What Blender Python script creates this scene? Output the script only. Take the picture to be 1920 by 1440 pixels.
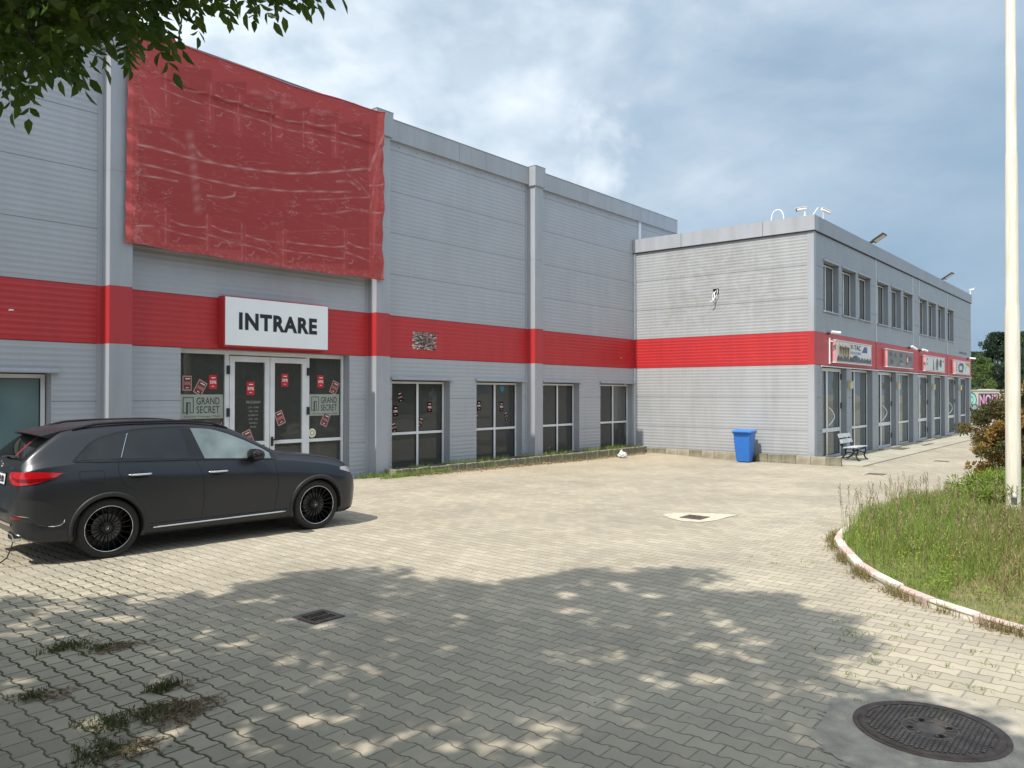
import bpy, bmesh, math, random
import numpy as np
from mathutils import Vector, Matrix
random.seed(7); RNG = np.random.default_rng(7)
PI = math.pi
SC = bpy.context.scene
COL = SC.collection
for o in list(bpy.data.objects): bpy.data.objects.remove(o)

# ------------------------------------------------------------------ camera
F_PX, YAW, PITCH, ROLL, EYE = 1466.5, math.radians(39.736), math.radians(0.608), math.radians(0.049), 2.05
fw = Vector((math.cos(PITCH)*math.cos(YAW), math.cos(PITCH)*math.sin(YAW), math.sin(PITCH)))
rt0 = fw.cross(Vector((0, 0, 1))).normalized(); up0 = rt0.cross(fw)
rt = rt0*math.cos(ROLL)+up0*math.sin(ROLL); up = up0*math.cos(ROLL)-rt0*math.sin(ROLL)
cd = bpy.data.cameras.new('camera'); cam = bpy.data.objects.new('camera', cd); COL.objects.link(cam)
cam.matrix_world = Matrix(((rt.x, up.x, -fw.x, 0), (rt.y, up.y, -fw.y, 0), (rt.z, up.z, -fw.z, EYE), (0, 0, 0, 1)))
cd.sensor_width = 36; cd.sensor_fit = 'HORIZONTAL'; cd.lens = F_PX/1920*36; cd.clip_start = 0.05; cd.clip_end = 3000
SC.camera = cam
SC.render.resolution_x, SC.render.resolution_y = 1024, 768
SC.view_settings.view_transform = 'Standard'; SC.view_settings.look = 'None'
SC.view_settings.exposure = 0.42; SC.view_settings.gamma = 1

# ------------------------------------------------------------------ sky and sun
SUN_EL, SUN_AZ_OFF = math.radians(55), math.radians(0.4)      # sun comes from -X, along the facade
S = Vector((-math.cos(SUN_EL)*math.cos(SUN_AZ_OFF), math.cos(SUN_EL)*math.sin(SUN_AZ_OFF), math.sin(SUN_EL)))
world = bpy.data.worlds.new('World'); SC.world = world; world.use_nodes = True
wn, wl = world.node_tree.nodes, world.node_tree.links
wn.clear()
wo = wn.new('ShaderNodeOutputWorld'); bg = wn.new('ShaderNodeBackground'); bg.inputs['Strength'].default_value = 0.12
sky = wn.new('ShaderNodeTexSky'); sky.sky_type = 'NISHITA'; sky.sun_disc = False
sky.sun_elevation = SUN_EL; sky.sun_rotation = math.radians(270)+SUN_AZ_OFF; sky.dust_density = 2.0; sky.air_density = 1.0; sky.ozone_density = 1.5
tcw = wn.new('ShaderNodeTexCoord')
mp = wn.new('ShaderNodeMapping'); mp.inputs['Scale'].default_value = (1.0, 1.0, 1.9); mp.inputs['Location'].default_value = (3.2, 1.1, 0.4)
nz = wn.new('ShaderNodeTexNoise'); nz.inputs['Scale'].default_value = 2.1; nz.inputs['Detail'].default_value = 9; nz.inputs['Roughness'].default_value = 0.52; nz.inputs['Distortion'].default_value = 0.6
cr = wn.new('ShaderNodeValToRGB'); cr.color_ramp.elements[0].position = 0.27; cr.color_ramp.elements[1].position = 0.55
nz2 = wn.new('ShaderNodeTexNoise'); nz2.inputs['Scale'].default_value = 5.0; nz2.inputs['Detail'].default_value = 8; nz2.inputs['Roughness'].default_value = 0.55
cr2 = wn.new('ShaderNodeValToRGB'); cr2.color_ramp.elements[0].position = 0.40; cr2.color_ramp.elements[1].position = 0.72
cr2.color_ramp.elements[0].color = (4.7, 5.45, 6.1, 1); cr2.color_ramp.elements[1].color = (8.6, 8.9, 9.2, 1)
# thinner cloud towards the far right (+X), where the photograph shows plainer grey blue
dt = wn.new('ShaderNodeVectorMath'); dt.operation = 'DOT_PRODUCT'; dt.inputs[1].default_value = (0.9, -0.43, -0.55)
mr = wn.new('ShaderNodeMapRange'); mr.inputs['From Min'].default_value = -0.1; mr.inputs['From Max'].default_value = 0.68; mr.inputs['To Min'].default_value = 1.0; mr.inputs['To Max'].default_value = 0.14
mulm = wn.new('ShaderNodeMath'); mulm.operation = 'MULTIPLY'
base = wn.new('ShaderNodeMix'); base.data_type = 'RGBA'; base.inputs[0].default_value = 0.93; base.inputs[7].default_value = (1.75, 2.65, 3.65, 1)
mixw = wn.new('ShaderNodeMix'); mixw.data_type = 'RGBA'
wl.new(tcw.outputs['Generated'], mp.inputs['Vector']); wl.new(mp.outputs[0], nz.inputs['Vector']); wl.new(mp.outputs[0], nz2.inputs['Vector'])
wl.new(nz.outputs['Fac'], cr.inputs[0]); wl.new(nz2.outputs['Fac'], cr2.inputs[0])
wl.new(tcw.outputs['Generated'], dt.inputs[0]); wl.new(dt.outputs['Value'], mr.inputs['Value'])
wl.new(cr.outputs[0], mulm.inputs[0]); wl.new(mr.outputs[0], mulm.inputs[1])
wl.new(sky.outputs[0], base.inputs[6]); wl.new(base.outputs[2], mixw.inputs[6]); wl.new(cr2.outputs[0], mixw.inputs[7]); wl.new(mulm.outputs[0], mixw.inputs[0])
# sky brightened behind the camera (towards -Y), an added unseen fill for the facades
db = wn.new('ShaderNodeVectorMath'); db.operation = 'DOT_PRODUCT'; db.inputs[1].default_value = (-0.25, -0.93, 0.28)
mb_ = wn.new('ShaderNodeMapRange'); mb_.inputs['From Min'].default_value = -0.1; mb_.inputs['From Max'].default_value = 0.8; mb_.inputs['To Min'].default_value = 1.0; mb_.inputs['To Max'].default_value = 1.35
pn = wn.new('ShaderNodeTexNoise'); pn.inputs['Scale'].default_value = 7.5; pn.inputs['Detail'].default_value = 10; pn.inputs['Roughness'].default_value = .56; pn.inputs['Distortion'].default_value = .3
pd = wn.new('ShaderNodeVectorMath'); pd.operation = 'DISTANCE'; pd.inputs[1].default_value = (.806, .515, .292)
pm = wn.new('ShaderNodeMapRange'); pm.inputs['From Min'].default_value = .16; pm.inputs['From Max'].default_value = .02; pm.inputs['To Min'].default_value = -.28; pm.inputs['To Max'].default_value = .10
pa = wn.new('ShaderNodeMath'); pa.operation = 'ADD'; pr = wn.new('ShaderNodeMapRange'); pr.inputs['From Min'].default_value = .50; pr.inputs['From Max'].default_value = .66; pr.inputs['To Max'].default_value = .38
px_ = wn.new('ShaderNodeMix'); px_.data_type = 'RGBA'; px_.inputs[7].default_value = (8.8, 9.0, 9.2, 1)
nrm = wn.new('ShaderNodeVectorMath'); nrm.operation = 'NORMALIZE'
wl.new(tcw.outputs['Generated'], nrm.inputs[0]); wl.new(nrm.outputs[0], pd.inputs[0]); wl.new(pd.outputs['Value'], pm.inputs[0]); wl.new(tcw.outputs['Generated'], pn.inputs['Vector'])
wl.new(pn.outputs['Fac'], pa.inputs[0]); wl.new(pm.outputs[0], pa.inputs[1]); wl.new(pa.outputs[0], pr.inputs[0]); wl.new(pr.outputs[0], px_.inputs[0]); wl.new(mixw.outputs[2], px_.inputs[6])
vsb = wn.new('ShaderNodeVectorMath'); vsb.operation = 'SCALE'
wl.new(tcw.outputs['Generated'], db.inputs[0]); wl.new(db.outputs['Value'], mb_.inputs['Value']); wl.new(px_.outputs[2], vsb.inputs[0]); wl.new(mb_.outputs[0], vsb.inputs[3])
wl.new(vsb.outputs[0], bg.inputs['Color']); wl.new(bg.outputs[0], wo.inputs[0])

sl = bpy.data.lights.new('sun', 'SUN'); sl.energy = 3.9; sl.angle = math.radians(0.7); sl.color = (1.0, 0.93, 0.82)
so = bpy.data.objects.new('sun', sl); COL.objects.link(so); so.rotation_euler = (-S).to_track_quat('-Z', 'Y').to_euler(); so.location = (0, 0, 30)

# ------------------------------------------------------------------ helpers
def ss(t):
    t = min(1, max(0, t)); return t*t*(3-2*t)
def gz(x, y):                                            # the yard falls a little towards the shops
    return -0.2*ss((x-12)/11)*(1-0.45*ss((y-11)/3))
def at(px, py, dist):                                    # point at a distance along a sight line
    d = fw+rt*((px-960)/F_PX)-up*((py-720)/F_PX)
    return Vector((0, 0, EYE))+d.normalized()*dist

M = {}
def nodes_of(m): return m.node_tree.nodes, m.node_tree.links
def mat(name, color, rough=0.6, metal=0.0, spec=0.5, var=0.0, vscale=6.0, bump=0.0, bscale=60.0, island=0.0, coat=0.0, trans=0.0, color2=None, vstretch=None):
    m = bpy.data.materials.new(name); m.use_nodes = True
    n, l = nodes_of(m); b = n['Principled BSDF']
    b.inputs['Roughness'].default_value = rough; b.inputs['Metallic'].default_value = metal; b.inputs['Specular IOR Level'].default_value = spec
    b.inputs['Coat Weight'].default_value = coat
    b.inputs['Base Color'].default_value = (*color, 1)
    tc = n.new('ShaderNodeTexCoord')
    if var or color2 or island:
        mx = n.new('ShaderNodeMix'); mx.data_type = 'RGBA'
        c2 = color2 or tuple(c*(1-var) for c in color)
        mx.inputs[6].default_value = (*color, 1); mx.inputs[7].default_value = (*c2, 1)
        if island:
            g = n.new('ShaderNodeNewGeometry'); l.new(g.outputs['Random Per Island'], mx.inputs[0])
        else:
            t = n.new('ShaderNodeTexNoise'); t.inputs['Scale'].default_value = vscale; t.inputs['Detail'].default_value = 6
            r = n.new('ShaderNodeValToRGB'); r.color_ramp.elements[0].position = .35; r.color_ramp.elements[1].position = .7
            if vstretch:
                q = n.new('ShaderNodeMapping'); q.inputs['Scale'].default_value = vstretch; l.new(tc.outputs['Object'], q.inputs[0]); l.new(q.outputs[0], t.inputs['Vector'])
            else: l.new(tc.outputs['Object'], t.inputs['Vector'])
            l.new(t.outputs['Fac'], r.inputs[0]); l.new(r.outputs[0], mx.inputs[0])
        l.new(mx.outputs[2], b.inputs['Base Color'])
    if bump:
        t = n.new('ShaderNodeTexNoise'); t.inputs['Scale'].default_value = bscale; t.inputs['Detail'].default_value = 4
        l.new(tc.outputs['Object'], t.inputs['Vector'])
        bp = n.new('ShaderNodeBump'); bp.inputs['Strength'].default_value = bump; bp.inputs['Distance'].default_value = 0.01
        l.new(t.outputs['Fac'], bp.inputs['Height']); l.new(bp.outputs[0], b.inputs['Normal'])
    if trans:
        tr = n.new('ShaderNodeBsdfTranslucent'); ms = n.new('ShaderNodeMixShader'); ms.inputs[0].default_value = trans
        out = n['Material Output']
        if b.inputs['Base Color'].is_linked: l.new(b.inputs['Base Color'].links[0].from_socket, tr.inputs[0])
        else: tr.inputs[0].default_value = (*color, 1)
        l.new(b.outputs[0], ms.inputs[1]); l.new(tr.outputs[0], ms.inputs[2]); l.new(ms.outputs[0], out.inputs[0])
    M[name] = m; return m

def glass(name, tint, base, clear, rough=0.01):
    m = bpy.data.materials.new(name); m.use_nodes = True; n, l = nodes_of(m); b = n['Principled BSDF']
    b.inputs['Base Color'].default_value = (*base, 1); b.inputs['Roughness'].default_value = rough; b.inputs['Specular IOR Level'].default_value = 0.75
    t = n.new('ShaderNodeBsdfTransparent'); t.inputs[0].default_value = (*tint, 1)
    ms = n.new('ShaderNodeMixShader'); fr = n.new('ShaderNodeFresnel'); fr.inputs[0].default_value = 1.55
    mm = n.new('ShaderNodeMapRange'); mm.inputs['To Min'].default_value = 1-clear; mm.inputs['To Max'].default_value = 1.0
    l.new(fr.outputs[0], mm.inputs[0]); l.new(mm.outputs[0], ms.inputs[0]); l.new(t.outputs[0], ms.inputs[1]); l.new(b.outputs[0], ms.inputs[2]); l.new(ms.outputs[0], n['Material Output'].inputs[0])
    # old double glazing is never quite flat: reflections wave a little
    tc = n.new('ShaderNodeTexCoord'); tx = n.new('ShaderNodeTexNoise'); tx.inputs['Scale'].default_value = 1.3
    bp = n.new('ShaderNodeBump'); bp.inputs['Strength'].default_value = 0.25; bp.inputs['Distance'].default_value = 0.01
    l.new(tc.outputs['Object'], tx.inputs['Vector']); l.new(tx.outputs['Fac'], bp.inputs['Height']); l.new(bp.outputs[0], b.inputs['Normal'])
    M[name] = m; return m

def tag(o, label=None, cat=None, group=None, kind=None):
    if label: o['label'] = label
    if cat: o['category'] = cat
    if group: o['group'] = group
    if kind: o['kind'] = kind
    return o
def empty(name, loc, rz=0.0):
    o = bpy.data.objects.new(name, None); COL.objects.link(o); o.location = loc; o.rotation_euler = (0, 0, rz); o.empty_display_size = .2
    return o
def offset_of(parent):
    v = Vector((0, 0, 0)); p = parent
    while p is not None: v += Vector(p.location); p = p.parent
    return v
class MB:
    def __init__(s): s.v = []; s.f = []; s.m = []; s.cur = 0
    def quad(s, a, b, c, d):
        k = len(s.v); s.v += [tuple(a), tuple(b), tuple(c), tuple(d)]; s.f.append((k, k+1, k+2, k+3)); s.m.append(s.cur)
    def poly(s, pts):
        k = len(s.v); s.v += [tuple(p) for p in pts]; s.f.append(tuple(range(k, k+len(pts)))); s.m.append(s.cur)
    def hexa(s, p):                                       # 8 points: bottom 0-3, top 4-7
        k = len(s.v); s.v += [tuple(q) for q in p]
        for f in ((3, 2, 1, 0), (4, 5, 6, 7), (0, 1, 5, 4), (1, 2, 6, 5), (2, 3, 7, 6), (3, 0, 4, 7)):
            s.f.append(tuple(k+i for i in f)); s.m.append(s.cur)
    def box(s, x0, x1, y0, y1, z0, z1):
        s.hexa([(x0, y0, z0), (x1, y0, z0), (x1, y1, z0), (x0, y1, z0), (x0, y0, z1), (x1, y0, z1), (x1, y1, z1), (x0, y1, z1)])
    def fbox(s, F, u0, u1, z0, z1, d0, d1):
        s.hexa([F(u0, z0, d0), F(u1, z0, d0), F(u1, z0, d1), F(u0, z0, d1), F(u0, z1, d0), F(u1, z1, d0), F(u1, z1, d1), F(u0, z1, d1)])
    def grid(s, P):                                       # P: rows of points
        k = len(s.v); nr, nc = len(P), len(P[0])
        for r in P: s.v += [tuple(q) for q in r]
        for i in range(nr-1):
            for j in range(nc-1):
                a = k+i*nc+j; s.f.append((a, a+1, a+nc+1, a+nc)); s.m.append(s.cur)
    def tube(s, pts, r, n=8, cap=True, r2=None):
        pts = [Vector(p) for p in pts]; k = len(s.v); N = len(pts)
        ref = None
        for i, p in enumerate(pts):
            t = (pts[min(i+1, N-1)]-pts[max(i-1, 0)]).normalized()
            if ref is None: ref = Vector((0, 0, 1)) if abs(t.z) < .9 else Vector((1, 0, 0))
            a = t.cross(ref).normalized(); b = a.cross(t).normalized(); ref = b
            rr = r[i] if isinstance(r, (list, tuple)) else (r if r2 is None else r+(r2-r)*i/(N-1))
            for j in range(n):
                an = 2*PI*j/n; s.v.append(tuple(p+a*(rr*math.cos(an))+b*(rr*math.sin(an))))
        for i in range(N-1):
            for j in range(n):
                s.f.append((k+i*n+j, k+i*n+(j+1) % n, k+(i+1)*n+(j+1) % n, k+(i+1)*n+j)); s.m.append(s.cur)
        if cap:
            s.f.append(tuple(k+j for j in reversed(range(n)))); s.m.append(s.cur)
            s.f.append(tuple(k+(N-1)*n+j for j in range(n))); s.m.append(s.cur)
    def lathe(s, prof, c, axis='y', n=48, closed=False):   # prof: (radius, along axis)
        k = len(s.v); N = len(prof)
        for (r, a) in prof:
            for j in range(n):
                t = 2*PI*j/n
                if axis == 'y': s.v.append((c[0]+r*math.cos(t), c[1]+a, c[2]+r*math.sin(t)))
                elif axis == 'z': s.v.append((c[0]+r*math.cos(t), c[1]+r*math.sin(t), c[2]+a))
                else: s.v.append((c[0]+a, c[1]+r*math.cos(t), c[2]+r*math.sin(t)))
        for i in range(N-1 if not closed else N):
            i2 = (i+1) % N
            for j in range(n):
                s.f.append((k+i*n+j, k+i*n+(j+1) % n, k+i2*n+(j+1) % n, k+i2*n+j)); s.m.append(s.cur)
    def build(s, name, mats, parent=None, smooth=False, local=False, bevel=0.0, angle=None):
        off = Vector((0, 0, 0)) if local else offset_of(parent)
        me = bpy.data.meshes.new(name)
        me.from_pydata([(a-off.x, b-off.y, c-off.z) for a, b, c in s.v], [], s.f)
        if not isinstance(mats, (list, tuple)): mats = [mats]
        for m in mats: me.materials.append(M[m] if isinstance(m, str) else m)
        if len(mats) > 1: me.polygons.foreach_set('material_index', s.m)
        me.validate(); me.update()
        bm = bmesh.new(); bm.from_mesh(me); bmesh.ops.recalc_face_normals(bm, faces=bm.faces)
        if bevel: bmesh.ops.bevel(bm, geom=[e for e in bm.edges if e.is_manifold and e.calc_face_angle(0) > .6], offset=bevel, segments=2, profile=.6, affect='EDGES')
        bm.to_mesh(me); bm.free()
        if smooth:
            me.polygons.foreach_set('use_smooth', [True]*len(me.polygons))
            if angle: me.set_sharp_from_angle(angle=math.radians(angle))
        o = bpy.data.objects.new(name, me); COL.objects.link(o)
        if parent is not None: o.parent = parent
        return o
def text(name, body, F, u0, u1, z0, z1, d, m, parent, shear=0.0, bold=0.0, flip=False, local=False, rot=0.0):
    cu = bpy.data.curves.new('t', 'FONT'); cu.body = body; cu.size = 1; cu.shear = shear; cu.offset = bold; cu.resolution_u = 3; cu.space_character = 1.0+bold*3.0
    ob = bpy.data.objects.new('t', cu); COL.objects.link(ob)
    dg = bpy.context.evaluated_depsgraph_get(); dg.update(); me = bpy.data.meshes.new_from_object(ob.evaluated_get(dg)); bpy.data.objects.remove(ob)
    n = len(me.vertices); co = np.empty(n*3); me.vertices.foreach_get('co', co); co = co.reshape(-1, 3)
    x0, x1, y0, y1 = co[:, 0].min(), co[:, 0].max(), co[:, 1].min(), co[:, 1].max()
    s = MB(); cu_, cz_ = (u0+u1)/2, (z0+z1)/2
    for c in co:
        a = (c[0]-x0)/(x1-x0); b = (c[1]-y0)/(y1-y0)
        if flip: a = 1-a
        uu, zz = u0+a*(u1-u0)-cu_, z0+b*(z1-z0)-cz_
        if rot: uu, zz = uu*math.cos(rot)-zz*math.sin(rot), uu*math.sin(rot)+zz*math.cos(rot)
        s.v.append(tuple(F(cu_+uu, cz_+zz, d)))
    s.f = [tuple(p.vertices) for p in me.polygons]; s.m = [0]*len(s.f)
    bpy.data.meshes.remove(me)
    return s.build(name, m, parent, local=local)

YA, XB, YC = 14.978, 25.022, 8.428
FA = lambda u, z, d: Vector((u, YA-d, z))                  # hall front
FB = lambda u, z, d: Vector((XB-d, u, z))                  # lower block, side facing the yard
FC = lambda u, z, d: Vector((u, YC-d, z))                  # lower block, shop front

# ------------------------------------------------------------------ materials
def cladding(name, col, dirt, stain=None, rough=.42):
    m = mat(name, col, rough, 0.0, .5); n, l = nodes_of(m); b = n['Principled BSDF']
    tc = n.new('ShaderNodeTexCoord'); mp = n.new('ShaderNodeMapping'); mp.inputs['Scale'].default_value = (1.5, 1.5, .18)
    t = n.new('ShaderNodeTexNoise'); t.inputs['Scale'].default_value = 2.2; t.inputs['Detail'].default_value = 8; t.inputs['Roughness'].default_value = .6
    r = n.new('ShaderNodeValToRGB'); r.color_ramp.elements[0].position = .42; r.color_ramp.elements[1].position = .78
    mx = n.new('ShaderNodeMix'); mx.data_type = 'RGBA'; mx.inputs[6].default_value = (*col, 1); mx.inputs[7].default_value = (*dirt, 1)
    t2 = n.new('ShaderNodeTexNoise'); t2.inputs['Scale'].default_value = 1.1; t2.inputs['Detail'].default_value = 3
    mr2 = n.new('ShaderNodeMapRange'); mr2.inputs['To Min'].default_value = .90; mr2.inputs['To Max'].default_value = 1.09
    hv = n.new('ShaderNodeHueSaturation')
    L = l.new
    L(tc.outputs['Object'], mp.inputs[0]); L(mp.outputs[0], t.inputs['Vector']); L(t.outputs['Fac'], r.inputs[0]); L(r.outputs[0], mx.inputs[0])
    L(tc.outputs['Object'], t2.inputs['Vector']); L(t2.outputs['Fac'], mr2.inputs[0]); L(mr2.outputs[0], hv.inputs['Value']); L(mx.outputs[2], hv.inputs['Color'])
    outc = hv.outputs[0]
    if stain:
        # old sign ghost: a band of smears inside a soft box (y, z ranges given)
        y0, y1, z0, z1 = stain
        sp = n.new('ShaderNodeSeparateXYZ'); L(tc.outputs['Object'], sp.inputs[0])
        def edge(sock, a, b_, soft=.25):
            u = n.new('ShaderNodeMapRange'); u.inputs['From Min'].default_value = a; u.inputs['From Max'].default_value = a+soft; L(sock, u.inputs[0])
            v = n.new('ShaderNodeMapRange'); v.inputs['From Min'].default_value = b_; v.inputs['From Max'].default_value = b_-soft; L(sock, v.inputs[0])
            w = n.new('ShaderNodeMath'); w.operation = 'MULTIPLY'; L(u.outputs[0], w.inputs[0]); L(v.outputs[0], w.inputs[1]); return w.outputs[0]
        a = edge(sp.outputs['Y'], y0, y1); c = edge(sp.outputs['Z'], z0, z1)
        w = n.new('ShaderNodeMath'); w.operation = 'MULTIPLY'; L(a, w.inputs[0]); L(c, w.inputs[1])
        ns = n.new('ShaderNodeTexNoise'); ns.inputs['Scale'].default_value = 1.7; ns.inputs['Detail'].default_value = 6; ns.inputs['Roughness'].default_value = .62; ns.inputs['Distortion'].default_value = 1.6
        L(tc.outputs['Object'], ns.inputs['Vector'])
        nr = n.new('ShaderNodeValToRGB'); nr.color_ramp.elements[0].position = .40; nr.color_ramp.elements[1].position = .62; L(ns.outputs['Fac'], nr.inputs[0])
        w2 = n.new('ShaderNodeMath'); w2.operation = 'MULTIPLY'; L(w.outputs[0], w2.inputs[0]); L(nr.outputs[0], w2.inputs[1])
        w3 = n.new('ShaderNodeMath'); w3.operation = 'MULTIPLY'; w3.inputs[1].default_value = .55; L(w2.outputs[0], w3.inputs[0])
        m3 = n.new('ShaderNodeMix'); m3.data_type = 'RGBA'; L(w3.outputs[0], m3.inputs[0]); L(outc, m3.inputs[6]); m3.inputs[7].default_value = (.265, .27, .26, 1)
        outc = m3.outputs[2]
    L(outc, b.inputs['Base Color'])
    bt = n.new('ShaderNodeTexNoise'); bt.inputs['Scale'].default_value = 2.5; bt.inputs['Detail'].default_value = 2
    bp = n.new('ShaderNodeBump'); bp.inputs['Strength'].default_value = .25; bp.inputs['Distance'].default_value = .012
    L(tc.outputs['Object'], bt.inputs['Vector']); L(bt.outputs['Fac'], bp.inputs['Height']); L(bp.outputs[0], b.inputs['Normal'])
    return m
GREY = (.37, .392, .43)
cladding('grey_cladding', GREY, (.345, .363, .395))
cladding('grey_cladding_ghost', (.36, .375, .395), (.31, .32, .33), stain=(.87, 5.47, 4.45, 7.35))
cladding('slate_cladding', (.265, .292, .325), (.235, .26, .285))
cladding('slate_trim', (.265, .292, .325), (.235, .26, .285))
cladding('red_cladding', (.46, .028, .032), (.39, .025, .03))
cladding('grey_trim', (.36, .38, .42), (.30, .318, .34))
cladding('red_trim', (.45, .035, .04), (.38, .03, .035))
mat('groove_dark', (.03, .03, .035), .8)
mat('white_aluminium', (.72, .74, .77), .35, var=.12, vscale=3)
mat('dark_rubber', (.015, .015, .017), .6)
mat('black_plastic', (.018, .018, .02), .4)
mat('sign_white', (.84, .86, .88), .35, var=.05, vscale=2)
mat('sign_ink', (.012, .013, .022), .5)
mat('sticker_red', (.50, .02, .03), .4); mat('sticker_dark', (.16, .03, .03), .4); mat('white_ink', (.85, .85, .85), .5); mat('pink_ink', (.52, .30, .28), .5)
mat('faded_white', (.86, .83, .78), .8, var=.15, vscale=8)
mat('frost_film', (.34, .37, .33), .5, var=.12, vscale=2); mat('frost_teal', (.14, .21, .22), .25, color2=(.09, .15, .16), vscale=1.2)
mat('film_grey', (.36, .36, .35), .6); mat('film_ink', (.035, .05, .045), .4); mat('yellow_green', (.42, .47, .16), .4)
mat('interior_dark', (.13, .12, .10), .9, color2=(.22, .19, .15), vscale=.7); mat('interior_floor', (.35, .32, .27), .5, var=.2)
mat('interior_olive', (.26, .25, .10), .9); mat('curtain', (.42, .36, .27), .9, var=.25, vscale=3, vstretch=(8, 8, .3)); mat('interior_red', (.45, .03, .02), .8)
mat('blind', (.30, .32, .31), .8, var=.22, vscale=1, vstretch=(14, 14, .2))
mat('soil', (.13, .105, .075), 1.0, color2=(.07, .06, .04), vscale=9, bump=.6, bscale=40)
mat('kerb_concrete', (.36, .33, .26), .95, color2=(.20, .18, .13), vscale=3.5, bump=.5, bscale=70)
mat('kerb_mossy', (.27, .255, .19), .95, color2=(.12, .115, .07), vscale=5, bump=.5, bscale=60)
mat('kerb_white', (.74, .71, .63), .85, color2=(.46, .42, .34), vscale=6, bump=.3, bscale=60)
mat('kerb_pink', (.56, .40, .37), .85, color2=(.46, .40, .35), vscale=6, bump=.3, bscale=60)
mat('slab_concrete', (.40, .38, .31), .95, color2=(.31, .29, .235), vscale=1.3, bump=.3, bscale=40)
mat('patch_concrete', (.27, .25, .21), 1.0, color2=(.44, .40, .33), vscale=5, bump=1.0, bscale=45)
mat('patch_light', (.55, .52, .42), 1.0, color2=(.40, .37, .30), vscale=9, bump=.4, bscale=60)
mat('rusty_iron', (.085, .062, .055), .75, .3, color2=(.16, .125, .105), vscale=12, bump=.4, bscale=80)
mat('iron_plate', (.10, .085, .08), .65, .3, color2=(.21, .18, .15), vscale=7, bump=.3, bscale=90)
mat('hole_black', (.004, .004, .004), 1.0)
mat('bin_blue', (.025, .16, .56), .42, var=.12, vscale=5, bump=.05, bscale=20); mat('bin_blue_lid', (.04, .20, .62), .4, var=.1)
mat('bench_slat', (.50, .52, .55), .7, color2=(.36, .38, .41), vscale=7, bump=.2, bscale=50); mat('bench_iron', (.025, .026, .03), .5, .2)
mat('pole_white', (.74, .72, .64), .5, color2=(.62, .58, .48), vscale=4, vstretch=(6, 6, .5))
mat('camera_white', (.75, .76, .77), .4); mat('lamp_lens', (.52, .46, .42), .35, var=.1); mat('mail_cream', (.55, .50, .33), .6)
mat('bag_white', (.78, .78, .78), .5, trans=.3)

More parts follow.
